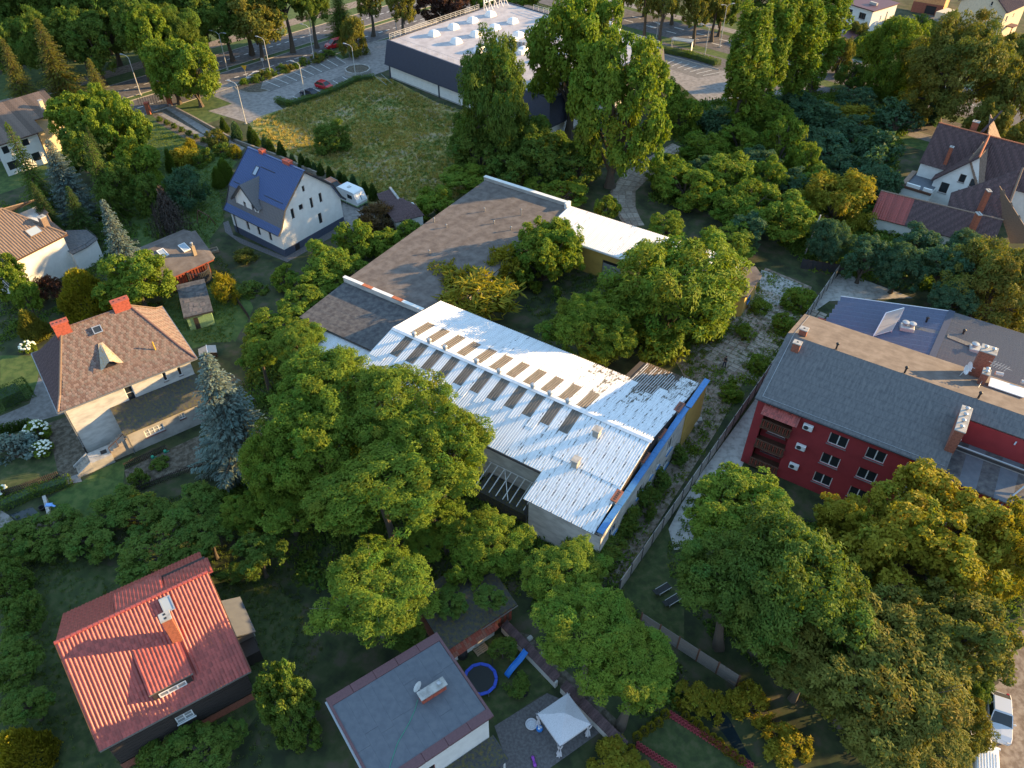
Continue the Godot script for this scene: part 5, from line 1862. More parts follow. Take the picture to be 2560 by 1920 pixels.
	for s in [[-4.5, 1], [-9.5, -1]]:
		var m := MB.new()
		m.slab([V(dx, 4.4, s[0]), V(dx, 6.3, s[0]), V(1.1, 6.3, s[0])], V(0, 0, -0.06 * s[1]))
		obj("dormer_cheek", m, M["white_wall"], b)
	roof_plane(b, [V(-0.1, 6.0, -4.1), V(0.8, 6.0, -4.1), V(1.15, 7.0, -5.0), V(3.4, 9.0, -7.0), V(-0.1, 9.0, -7.0)], ["grey_tile"], "pan", 0.3, 0.36)
	roof_plane(b, [V(0.8, 6.0, -9.9), V(-0.1, 6.0, -9.9), V(-0.1, 9.0, -7.0), V(3.4, 9.0, -7.0), V(1.15, 7.0, -9.0)], ["grey_tile"], "pan", 0.3, 0.36)
	part_bars(b, "dormer_bargeboard", "dark_metal", [[V(-0.12, 5.95, -4.08), V(-0.12, 8.98, -7.0)], [V(-0.12, 8.98, -7.0), V(-0.12, 5.95, -9.92)]], 0.08, 0.22)
	chimney(b, V(5.9, 10.6, -3.2), 0.7, 1.4, 0.9, "red_brick", 2)
	chimney(b, V(5.9, 10.6, -8.6), 0.7, 0.8, 0.9, "red_brick", 1)
	var sd := V(4.55, 4.05, 0).normalized()
	roof_window(b, V(3.75, 9.35, -7.9), Zn, sd, 0.75, 1.3, "roof_glass", "navy_metal")


func old_house() -> void:
	var b := thing("hipped_house", "cream house with weathered pinkish hipped tile roof and red chimneys", "house", V(-45.55, 0, -55.72), 36.4)
	var W := 14.1
	var D := -11.4
	var E := 7.1
	var r0 := V(3.6, 12.3, -5.8)
	var r1 := V(10.4, 12.3, -5.8)
	var c := [V(0, E, 0), V(W, E, 0), V(W, E, D), V(0, E, D)]
	var tl := ["old_tile_0", "old_tile_1", "old_tile_2", "old_tile_3"]

	var s := 0.22
	var k := []
	var kk := [r0, r1, r1, r0]
	for i in 4:
		k.append(c[i].lerp(kk[i], s) + V(0, -0.28, 0))
	roof_plane(b, [c[0], c[1], k[1], k[0]], tl, "flat", 0.27, 0.28, 140, 0.02, "old_tile_0", 0.5)
	roof_plane(b, [k[0], k[1], r1, r0], tl, "flat", 0.27, 0.28, 160, 0.02, "old_tile_0", 0.5)
	roof_plane(b, [c[1], c[2], k[2], k[1]], tl, "flat", 0.27, 0.28, 0, 0.02, "old_tile_0", 0.5)
	roof_plane(b, [k[1], k[2], r1], tl, "flat", 0.27, 0.28, 0, 0.02, "old_tile_0", 0.5)
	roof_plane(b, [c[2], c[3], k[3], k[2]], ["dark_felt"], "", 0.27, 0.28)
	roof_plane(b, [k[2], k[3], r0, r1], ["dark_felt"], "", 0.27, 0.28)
	roof_plane(b, [c[3], c[0], k[0], k[3]], ["plum_tile_0", "plum_tile_1"], "flat", 0.27, 0.28, 0, 0.02, "", 0.5)
	roof_plane(b, [k[3], k[0], r0], ["plum_tile_0", "plum_tile_1"], "flat", 0.27, 0.28, 0, 0.02, "", 0.5)
	for q in [[c[0], k[0], "brown_strip_2"], [k[0], r0, "brown_strip_3"], [c[1], k[1], "plum_tile_2"], [k[1], r1, "plum_tile_2"], [r0, r1, "old_tile_0"], [c[2], k[2], "brown_strip_3"], [k[2], r1, "brown_strip_3"]]:
		ridge(b, q[0] + V(0, 0.06, 0), q[1] + V(0, 0.06, 0), q[2], 0.14, 0.36)
	for i in 4:
		var p: Vector3 = c[i]
		var q: Vector3 = c[(i + 1) % 4]
		part_bars(b, "gutter", "zinc_gutter", [[p + V(0, -0.1, 0) + (p - V(W / 2, E, D / 2)).normalized() * 0.1, q + V(0, -0.1, 0) + (q - V(W / 2, E, D / 2)).normalized() * 0.1]], 0.14, 0.12)
	chimney(b, V(3.7, 12.0, -5.7), 1.5, 0.8, 1.2, "red_brick", 4)
	chimney(b, V(9.7, 12.0, -5.9), 1.7, 0.8, 1.2, "red_brick", 3)
	roof_window(b, V(6.6, 11.5, -4.75), X, V(0, 5.2, -5.8).normalized(), 0.8, 0.7, "glass", "galvanised")

	var e := MB.new()
	var A := V(6.3, 10.5, -3.6)
	var fr := []
	var bk := []
	for i in 9:
		var t := i / 8.0
		var ph := (t - 0.5) * 2.0
		fr.append(V(6.3 + ph * 1.15, 8.75 + 0.78 * exp(-ph * ph * 3.2), -1.55))
		bk.append(V(6.3 + ph * 0.22, 10.55, -3.72))
	for i in 8:
		e.quad(fr[i], fr[i + 1], bk[i + 1], bk[i])
	obj("eyelid_dormer", e, M["copper_patina"], b)
	var m := MB.new()
	m.slab([V(5.75, 8.75, -1.75), V(6.85, 8.75, -1.75), V(6.6, 9.3, -1.75), V(6.3, 9.45, -1.75), V(6.0, 9.3, -1.75)], V(0, 0, -0.06))
	obj("dormer_opening", m, M["black"], b)
	var vp := MB.new()
	vp.tube(V(10.8, 8.6, -1.9), V(10.8, 9.7, -1.9), 0.06, 0.06, 7)
	obj("vent_pipe", vp, M["flower_yellow"], b)

	opening_set(b, "front_wall", "pale_render", V(0.6, 0, -0.7), X, Zp, [[0, 7.05], [12.9, 7.05]], [[9.75, 5.15, 0.4, 1.15, 1, 1], [11.35, 5.1, 0.4, 1.15, 1, 1], [5.75, 4.3, 0.85, 2.3, 1, 2]], "white_frame", "glass", "sill", 0.18)
	opening_set(b, "side_wall", "white_wall", V(0.6, 0, -0.7), Zn, Xn, [[0, 7.05], [10.0, 7.05]], [[3, 4.2, 1.0, 1.4, 2, 1]])
	opening_set(b, "side_wall", "cream_wall", V(13.5, 0, -0.7), Zn, X, [[0, 7.05], [10.0, 7.05]], [])
	opening_set(b, "rear_wall", "cream_wall", V(0.6, 0, -10.7), X, Zn, [[0, 7.05], [12.9, 7.05]], [])
	part_bars(b, "downpipe", "zinc_gutter", [[V(0.5, 6.9, -0.55), V(0.5, 1.2, -0.55)]], 0.1, 0.1)
	part_bars(b, "pipe_foot", "black", [[V(0.5, 1.2, -0.55), V(0.5, 0, -0.55)]], 0.13, 0.13)

	opening_set(b, "veranda_wall", "grey_render", V(4.7, 0, 2.1), X, Zp, [[0, 3.1], [8.6, 3.1]], [[1.6, 1.25, 2.0, 1.0, 4, 2], [5.4, 1.7, 0.6, 0.75, 2, 2]], "white_frame", "curtain_glass", "maroon_metal", 0.15)
	opening_set(b, "veranda_side", "grey_render", V(4.7, 0, 2.1), Zn, Xn, [[0, 3.1], [2.75, 4.4]], [])
	opening_set(b, "veranda_side", "grey_render", V(13.3, 0, 2.1), Zn, X, [[0, 3.1], [2.75, 4.4]], [])
	var vr := MB.new()
	vr.hexa([V(4.4, 2.98, 2.5), V(13.6, 2.98, 2.5), V(13.6, 4.5, -0.68), V(4.4, 4.5, -0.68), V(4.4, 3.1, 2.5), V(13.6, 3.1, 2.5), V(13.6, 4.62, -0.68), V(4.4, 4.62, -0.68)])
	obj("veranda_roof", vr, M["mossy_felt"], b)
	part_bars(b, "downpipe", "zinc_gutter", [[V(4.62, 3.0, 2.22), V(4.62, 0, 2.22)]], 0.09, 0.09)

	part_box(b, "landing", "concrete", 0.5, 0, 0.6, 2.6, 1.15, 2.3)
	for i in 5:
		part_box(b, "step", "concrete_slab_pale", -1.0 + i * 0.3, 0, 0.75, -0.7 + i * 0.3, 0.2 + i * 0.19, 2.15)
	for z in [0.6, 2.18]:
		var sm := MB.new()
		sm.slab([V(-1.15, 0, z), V(0.5, 0, z), V(0.5, 1.35, z), V(-1.15, 0.35, z)], V(0, 0, 0.14))
		obj("stair_cheek", sm, M["concrete"], b)
	for i in 6:
		part_box(b, "step", "concrete_slab_pale", 2.6 + i * 0.33, 0, 0.8, 2.93 + i * 0.33, 1.33 + i * 0.18, 2.05)
	part_bars(b, "handrail", "timber_brown", [[V(2.6, 2.0, 2.1), V(4.6, 3.1, 2.1)], [V(2.6, 1.2, 2.1), V(2.6, 2.0, 2.1)], [V(3.5, 1.6, 2.1), V(3.5, 2.5, 2.1)], [V(4.4, 2.1, 2.1), V(4.4, 3.0, 2.1)]], 0.06, 0.06)
	part_box(b, "doormat", "black", 1.7, 1.15, 1.1, 2.3, 1.17, 1.7)


func red_house() -> void:
	var b := thing("red_tiled_house", "dark timber house with glossy red pan tile roof and shed dormer", "house", V(-29.77, 0, -23.58), 33.0)
	var rt := ["red_tile_0", "red_tile_1", "red_tile_2", "red_tile_3"]
	var L := 11.2
	var yr := 9.45
	var zr := -6.75
	var hole := PackedVector2Array([Vector2(4.3, 2.0), Vector2(7.5, 2.0), Vector2(7.5, 5.3), Vector2(4.3, 5.3)])
	roof_plane(b, [V(0, 4.5, 0), V(L, 4.5, 0), V(L, yr, zr), V(0, yr, zr)], rt, "pan", 0.28, 0.4, 250, 0.0, "red_tile_0", 0.0, "roof_plane", [hole])
	roof_plane(b, [V(0, 5.2, -12.6), V(L, 5.2, -12.6), V(L, yr, zr), V(0, yr, zr)], rt, "pan", 0.28, 0.4, 0)
	roof_plane(b, [V(4.2, 7.6, -10.2), V(7.9, 7.6, -10.2), V(7.9, 9.4, zr), V(4.2, 9.4, zr)], rt, "pan", 0.28, 0.4, 0, 0.0, "red_tile_0", 0.0, "rear_dormer_roof")
	roof_plane(b, [V(7.95, 7.75, -9.5), V(11.6, 7.75, -9.5), V(11.6, 9.38, zr), V(7.95, 9.38, zr)], rt, "pan", 0.28, 0.4, 0, 0.0, "red_tile_0", 0.0, "rear_dormer_roof")
	ridge(b, V(-0.05, yr + 0.08, zr), V(L, yr + 0.08, zr), "red_tile_1", 0.16, 0.38)
	part_box(b, "rear_dormer_wall", "timber_dark", 4.4, 5.8, -10.0, 11.4, 7.55, -9.2)

	roof_plane(b, [V(4.25, 6.12, -1.2), V(7.5, 6.12, -1.2), V(7.5, 7.7, -4.4), V(4.25, 7.7, -4.4)], rt, "pan", 0.28, 0.4, 50, 0.0, "red_tile_0", 0.0, "dormer_roof")
	opening_set(b, "dormer_wall", "timber_dark", V(4.45, 5.1, -1.05), X, Zp, [[0, 0.98], [2.85, 0.98]], [[0.4, 0.22, 2.0, 0.6, 3, 1]], "white_frame", "curtain_glass", "", 0.05)
	for x in [4.4, 7.3]:
		var m := MB.new()
		m.slab([V(x, 5.4, -1.6), V(x, 6.0, -1.6), V(x, 7.4, -4.1)], V(0.06, 0, 0))
		obj("dormer_cheek", m, M["timber_dark"], b)
	part_bars(b, "dormer_fascia", "timber_grey", [[V(4.25, 6.06, -1.14), V(7.5, 6.06, -1.14)]], 0.06, 0.14)
	part_bars(b, "eaves_board", "timber_grey", [[V(0, 4.42, 0.05), V(L, 4.42, 0.05)]], 0.1, 0.16)
	part_bars(b, "verge_board", "timber_brown", [[V(-0.04, 4.42, 0), V(-0.04, yr - 0.08, zr)], [V(L + 0.04, 4.42, 0), V(L + 0.04, yr - 0.08, zr)]], 0.06, 0.2)

	opening_set(b, "timber_wall", "timber_dark", V(0.4, 1.0, -0.35), X, Zp, [[0, 3.4], [10.4, 3.4]], [[4.6, 1.0, 1.3, 1.0, 2, 2]], "white_frame", "curtain_glass", "white_frame", 0.1)
	opening_set(b, "plinth", "old_brick", V(0.35, 0, -0.24), X, Zp, [[0, 1.0], [10.5, 1.0]], [[5.6, 0.35, 0.6, 0.35, 1, 1]], "timber_dark", "glass", "", 0.12)
	opening_set(b, "gable_wall", "timber_dark", V(10.8, 0, -0.35), Zn, X, [[0, 4.5], [6.4, 9.2], [12.2, 5.2]], [])
	opening_set(b, "gable_wall", "timber_dark", V(0.4, 0, -0.35), Zn, Xn, [[0, 4.5], [6.4, 9.2], [12.2, 5.2]], [[4, 2, 1.2, 1.2, 2, 1]])
	for k in 9:
		part_bars(b, "weatherboard", "timber_dark", [[V(0.4, 1.15 + k * 0.38, -0.32), V(4.9, 1.15 + k * 0.38, -0.32)], [V(6.5, 1.15 + k * 0.38, -0.32), V(10.8, 1.15 + k * 0.38, -0.32)]], 0.03, 0.33)
	var ch := chimney(b, V(7.4, 7.2, -3.9), 0.72, 0.72, 3.1, "brick", 2)
	roof_window(b, V(7.7, 9.05, -5.9), X, V(0, yr - 4.5, zr).normalized(), 0.75, 1.1, "roof_glass", "galvanised")

	roof_strips(b, V(12.7, 2.2, -4.6), V(12.7, 2.2, -8.6), V(10.85, 3.0, -4.6), 3, "blue_felt")
	part_box(b, "lean_to_wall", "timber_grey", 10.85, 0, -8.5, 12.5, 2.15, -4.8)
	window(b, V(12.5, 0, -4.8), Zn, X, Rect2(0.2, 1.0, 1.4, 1.0), 2, 1, "white_frame", "glass", -0.03, "")
	part_box(b, "woodstore", "timber_dark", 11.0, 0, -4.7, 12.4, 1.5, -3.2)


func flat_house() -> void:
	var b := thing("flat_roof_house", "white cube house with blue-grey felt roof and maroon metal edging", "house", V(-5.9, 0, -31.8), -55.3)
	var Wx := 8.05
	var Wz := 9.35
	var Y := 6.5
	rng.seed = 77
	for k in 9:
		var z0 := 0.2 + k * 1.0
		var cut := rnd(2.0, 6.0)
		part_box(b, "felt_strip", "blue_felt", 0.75, Y - 0.15, z0, cut, Y + 0.004 * (k % 2), z0 + 0.995)
		part_box(b, "felt_strip", "blue_felt", cut + 0.015, Y - 0.15, z0, Wx - 0.75, Y + 0.004 * ((k + 1) % 2), z0 + 0.995)
	for k in 5:
		for q in [[0.0, 0.74], [Wx - 0.74, Wx]]:
			var m := MB.new()
			var za := k * (Wz / 5.0)
			m.bev(V((q[0] + q[1]) / 2, Y - 0.02, za + Wz / 10.0), V(q[1] - q[0], 0.16, Wz / 5.0 - 0.015), 0.02)
			obj("edge_flashing", m, M["maroon_metal"], b)
	part_bars(b, "verge_trim", "maroon_metal", [[V(0, Y, 0.08), V(Wx, Y, 0.08)], [V(0, Y, Wz - 0.05), V(Wx, Y, Wz - 0.05)]], 0.2, 0.14)
	opening_set(b, "wall", "white_wall", V(Wx - 0.25, 0, 0.3), Zp, X, [[0, Y - 0.1], [8.8, Y - 0.1]], [[4.6, 3.6, 0.6, 1.1, 1, 1], [6.8, 3.6, 1.2, 1.1, 2, 1]], "timber_red", "glass", "", 0.16)
	opening_set(b, "wall", "white_wall", V(0.25, 0, 0.3), X, Zn, [[0, Y - 0.1], [7.55, Y - 0.1]], [])
	opening_set(b, "wall", "white_wall", V(0.25, 0, 9.1), X, Zp, [[0, Y - 0.1], [7.55, Y - 0.1]], [[4.0, 3.4, 1.2, 1.2, 2, 1]])
	opening_set(b, "wall", "white_wall", V(0.25, 0, 0.3), Zp, Xn, [[0, Y - 0.1], [8.8, Y - 0.1]], [[3.0, 3.4, 1.2, 1.2, 2, 1]])
	part_bars(b, "gutter", "galvanised", [[V(0.1, Y - 0.25, Wz + 0.12), V(Wx, Y - 0.25, Wz + 0.12)]], 0.14, 0.12)

	var m := MB.new()
	m.bx(3.85, Y - 0.3, 1.75, 4.4, Y + 0.75, 3.75)
	var c := obj("chimney", m, M["red_brick"], b)
	part_box(c, "cap", "concrete", 3.75, Y + 0.75, 1.65, 4.5, Y + 0.85, 3.85)
	for k in 5:
		part_box(c, "flue", "black", 4.405, Y + 0.5, 1.95 + k * 0.38, 4.41, Y + 0.66, 2.15 + k * 0.38)
	var cw := MB.new()
	cw.lathe(V(4.1, Y + 0.85, 2.15), [[0.09, 0], [0.09, 0.16], [0.2, 0.18], [0.2, 0.24], [0.05, 0.34]], 10)
	obj("cowl", cw, M["galvanised"], c)
	var ds := MB.new()
	var dc := V(3.35, Y + 0.75, 3.55)
	ds.loft([ring(dc, V(-0.5, 0.7, 0.5), 0.42, 14), ring(dc - V(-0.04, 0.08, 0.04), V(-0.5, 0.7, 0.5), 0.2, 14)], false, true)
	ds.bar(dc, dc + V(0.3, -0.2, -0.1), 0.05, 0.05)
	obj("satellite_dish", ds, M["lamp_steel"], b)
	var cab := MB.new()
	var pts := [V(3.9, Y + 0.05, 3.9), V(4.4, Y + 0.03, 4.4), V(5.0, Y + 0.03, 5.2), V(5.8, Y + 0.03, 6.6), V(6.9, Y + 0.03, 7.8), V(8.0, Y + 0.05, 8.2)]
	cab.pipe(pts, 0.02, 5)
	obj("cable", cab, M["green_plastic"], b)

	prism(b, "canopy", [[Wx - 0.2, 0.05], [9.95, 0.05], [9.95, 9.0], [Wx - 0.2, 9.0]], 2.85, 3.0, "mossy_felt")
	part_bars(b, "canopy_trim", "dark_metal", [[V(9.98, 2.95, 0.05), V(9.98, 2.95, 9.0)], [V(Wx - 0.2, 2.95, 0.02), V(9.98, 2.95, 0.02)]], 0.06, 0.16)
	part_bars(b, "canopy_post", "white_frame", [[V(9.8, 0, 0.3), V(9.8, 2.85, 0.3)], [V(9.8, 0, 8.0), V(9.8, 2.85, 8.0)]], 0.12, 0.12)


	var s := thing("mossy_outbuilding", "old brick outbuilding with mossy felt roof and red tile strip", "outbuilding", V(-5.21, 0, -32.53), 36.9)
	roof_strips(s, V(-0.3, 2.7, 0.1), V(7.0, 2.7, 0.1), V(-0.3, 3.7, -3.2), 3, "mossy_felt")
	roof_strips(s, V(-0.3, 2.9, -6.0), V(7.0, 2.9, -6.0), V(-0.3, 3.7, -3.2), 2, "mossy_felt")
	roof_plane(s, [V(0.0, 2.25, 0.75), V(4.6, 2.25, 0.75), V(4.6, 2.62, 0.0), V(0.0, 2.62, 0.0)], ["timber_red", "old_brick"], "pan", 0.26, 0.3, 60, 0.0, "", 0.0, "tile_strip")
	part_bars(s, "fascia", "timber_grey", [[V(3.2, 2.62, 0.2), V(7.0, 2.62, 0.2)]], 0.06, 0.12)
	opening_set(s, "wall", "white_wall", V(0, 0, 0), X, Zp, [[0, 2.6], [4.6, 2.6]], [[1.2, 0.9, 0.9, 0.9, 2, 1]], "white_frame", "curtain_glass", "")
	part_box(s, "door", "lamp_steel", 2.5, 0, 0.0, 3.4, 2.0, 0.05)
	part_box(s, "wall", "old_brick", 4.6, 0, -5.6, 6.7, 2.6, -0.3)
	part_box(s, "rear_wall", "old_brick", 0.0, 0, -5.6, 4.6, 2.55, -0.25)
	for k in 7:
		part_box(s, "gate_board", "timber_red" if k % 2 == 0 else "timber_brown", 4.7 + k * 0.28, 0.4, -0.28, 4.95 + k * 0.28, 2.3, -0.22)


func west_houses() -> void:

	var b := thing("cream_villa", "cream villa under a brown ribbed roof with upper and lower eaves", "house", V(-80.31, 0, -125.72), 47.9)
	for k in 13:
		var x := -7.6 + k * 1.0
		if x >= -0.5:
			sheet(b, V(x, 8.6, -5.5), V(x, 6.5, 0.1), X, 1.0, "brown_tile_%d" % (k % 3), 0.2, 0.045)
		else:
			sheet(b, V(x, 8.6, -5.5), V(x, 5.5, 2.9), X, 1.0, "brown_tile_%d" % (k % 3), 0.2, 0.045)
		sheet(b, V(x, 8.6, -5.5), V(x, 6.0, -11.5), X, 1.0, "brown_tile_%d" % (k % 3), 0.2, 0.045)
	part_bars(b, "gutter", "brown_frame", [[V(-0.5, 6.42, 0.16), V(5.4, 6.42, 0.16)], [V(-7.6, 5.42, 2.96), V(-0.5, 5.42, 2.96)]], 0.12, 0.12)
	opening_set(b, "wall", "cream_wall", V(-0.6, 0, -0.5), X, Zp, [[0, 6.3], [5.4, 6.3]], [])
	opening_set(b, "wall", "white_wall", V(-7.4, 0, 2.3), X, Zp, [[0, 5.4], [6.9, 5.4]], [[0.6, 0.8, 1.9, 1.4, 2, 1], [0.8, 3.6, 1.0, 1.2, 1, 1], [4.6, 0.9, 1.3, 1.4, 1, 1], [4.0, 3.8, 1.1, 1.1, 1, 1]], "timber_dark", "glass", "")
	opening_set(b, "side_wall", "cream_wall", V(-0.55, 0, 2.3), Zn, X, [[0, 5.4], [2.8, 6.3]], [])
	opening_set(b, "end_wall", "cream_wall", V(4.8, 0, -0.5), Zn, X, [[0, 6.3], [5.0, 8.3], [10.5, 6.0]], [])
	part_bars(b, "downpipe", "brown_frame", [[V(4.4, 6.3, -0.42), V(4.4, 0, -0.42)], [V(-0.6, 5.3, 2.4), V(-0.6, 0, 2.4)]], 0.1, 0.1)
	chimney(b, V(3.0, 7.4, -1.7), 0.6, 0.6, 1.1, "cream_wall", 1)


	var r := thing("ribbed_roof_house", "white house with brown ribbed hipped roof and twin roof window", "house", V(-63.68, 0, -86.69), 57.8)
	var Y := 5.5
	var tp := V(2.4, 9.2, -6.5)
	var cs := [V(-3.5, Y, 0), V(6.0, Y, 0), V(6.6, Y, -5.0), V(9.6, Y + 0.2, -5.2), V(9.6, Y + 0.2, -12), V(-3.5, Y, -12)]
	roof_plane(r, [V(-3.5, Y, 0), V(6.0, Y, 0), tp, V(-1.0, 9.2, -6.5)], ["brown_tile_1", "brown_tile_2"], "pan", 0.36, 0.6, 60)
	roof_plane(r, [V(6.0, Y, 0), V(6.9, Y, -4.7), V(9.4, Y + 0.6, -11.0), tp], ["brown_tile_1", "brown_tile_2"], "pan", 0.36, 0.6, 60)
	roof_plane(r, [V(9.4, Y + 0.6, -11.0), V(-3.5, Y, -12), V(-1.0, 9.2, -6.5), tp], ["brown_tile_0"], "", 0.36, 0.6)
	ridge(r, V(6.0, Y + 0.1, 0), tp, "brown_strip_3", 0.2, 0.4)
	ridge(r, V(-1.0, 9.25, -6.5), tp, "brown_strip_3", 0.2, 0.4)
	prism(r, "wall", [[-3.2, -0.4], [5.6, -0.4], [6.3, -4.8], [8.8, -10.5], [-3.2, -11.5]], 0, 5.4, "white_wall")
	window(r, V(5.65, 0, -0.5), V(0.155, 0, -0.988), V(0.988, 0, 0.155), Rect2(1.2, 2.8, 1.2, 1.4), 2, 1, "brown_frame", "glass", -0.06, "")
	roof_window(r, V(3.1, 6.75, -2.1), X, V(0, 3.7, -6.5).normalized(), 1.7, 1.2, "roof_glass", "brown_tile_2")
	chimney(r, V(4.9, 6.4, -2.3), 0.8, 0.8, 1.6, "brown_tile_2", 1)
	chimney(r, V(1.0, 8.6, -6.2), 1.2, 0.9, 1.4, "brown_tile_2", 2)
	part_bars(r, "gutter", "brown_frame", [[V(-3.5, Y - 0.1, 0.08), V(6.05, Y - 0.1, 0.08)], [V(6.08, Y - 0.1, 0), V(6.95, Y - 0.1, -4.7)]], 0.14, 0.12)

	prism(r, "bay_roof", [[5.2, 0.9], [5.8, -3.9], [8.6, -5.3], [10.2, -3.0], [9.6, 0.4], [7.4, 1.0]], 2.95, 3.08, "grey_shingle")
	prism(r, "bay_wall", [[5.3, 0.7], [5.9, -3.8], [8.5, -5.1], [10.0, -2.9], [9.4, 0.3], [7.3, 0.8]], 0, 2.95, "white_wall")
	window(r, V(9.42, 0, 0.3), V(0.184, 0, -0.983), V(0.983, 0, 0.184), Rect2(0.6, 0.2, 1.6, 2.1), 2, 1, "brown_frame", "glass", -0.04, "")
	part_bars(r, "roof_rail", "dark_metal", [[V(5.3, 3.5, 0.8), V(7.4, 3.5, 0.9)], [V(7.4, 3.5, 0.9), V(9.5, 3.5, 0.35)], [V(9.5, 3.5, 0.35), V(10.1, 3.5, -2.9)], [V(7.4, 3.05, 0.9), V(7.4, 3.5, 0.9)], [V(9.5, 3.05, 0.35), V(9.5, 3.5, 0.35)]], 0.05, 0.05)


	var g := thing("summer_house", "timber summer house with brown felt roof, flue and two roof windows", "garden house", V(-44.99, 0, -85.78), 45.7)
	roof_strips(g, V(-1.6, 2.6, 0), V(5.9, 2.6, 0), V(-1.6, 4.0, -6.4), 6, "brown_felt")
	roof_strips(g, V(-1.6, 3.2, -9.0), V(6.6, 3.2, -9.0), V(-1.6, 4.0, -6.4), 2, "brown_felt")
	var gm := MB.new()
	gm.slab([V(5.9, 2.6, 0), V(6.4, 2.6, -0.4), V(7.2, 3.9, -6.4), V(5.9, 4.02, -6.4)], V(0, -0.12, 0))
	obj("roof_hip", gm, M["brown_felt"], g)
	prism(g, "wall", [[-1.2, -0.6], [5.4, -0.6], [6.2, -8.6], [-1.2, -8.6]], 0, 2.62, "timber_red")
	part_bars(g, "eaves_board", "timber_red", [[V(-1.6, 2.52, 0.05), V(5.95, 2.52, 0.05)]], 0.06, 0.18)
	for q in [[1.3, 3.5, -4.6], [4.1, 3.4, -4.0]]:
		roof_window(g, V(q[0], 2.6 + (-q[2]) * 0.219 + 0.03, q[2]), X, V(0, 1.4, -6.4).normalized(), 0.9, 1.5, "roof_glass", "white_frame")
	var fl := MB.new()
	fl.bx(4.3, 2.6, -2.4, 4.75, 4.5, -1.9)
	var fo := obj("flue", fl, M["timber_pale"], g)
	var fc := MB.new()
	fc.lathe(V(4.52, 4.5, -2.15), [[0.12, 0], [0.12, 0.3], [0.22, 0.32], [0.2, 0.45], [0.04, 0.55]], 10)
	obj("cowl", fc, M["galvanised"], fo)

	var s := thing("green_shed", "pale green garden shed with patched dark felt roof", "shed", V(-40.91, 0, -77.72), 24.1)
	part_box(s, "roof", "dark_felt", -0.25, 2.15, -7.5, 3.3, 2.3, 0.2)
	rng.seed = 31
	for k in 14:
		var x := rnd(0, 2.4)
		var z := rnd(-7.0, -0.9)
		part_box(s, "roof_patch", "patched_felt", x, 2.3, z, x + rnd(0.4, 0.8), 2.304 + k * 0.0015, z + rnd(0.5, 1.0))
	opening_set(s, "wall", "green_wall", V(0, 0, 0), X, Zp, [[0, 2.15], [3.05, 2.15]], [])
	part_box(s, "side_wall", "green_wall", 0, 0, -7.3, 3.05, 2.15, -0.02)
	part_box(s, "door", "timber_dark", 0.75, 0.05, 0.0, 1.3, 1.75, 0.06)
	part_box(s, "eaves", "dark_metal", -0.27, 2.06, 0.2, 3.32, 2.32, 0.25)


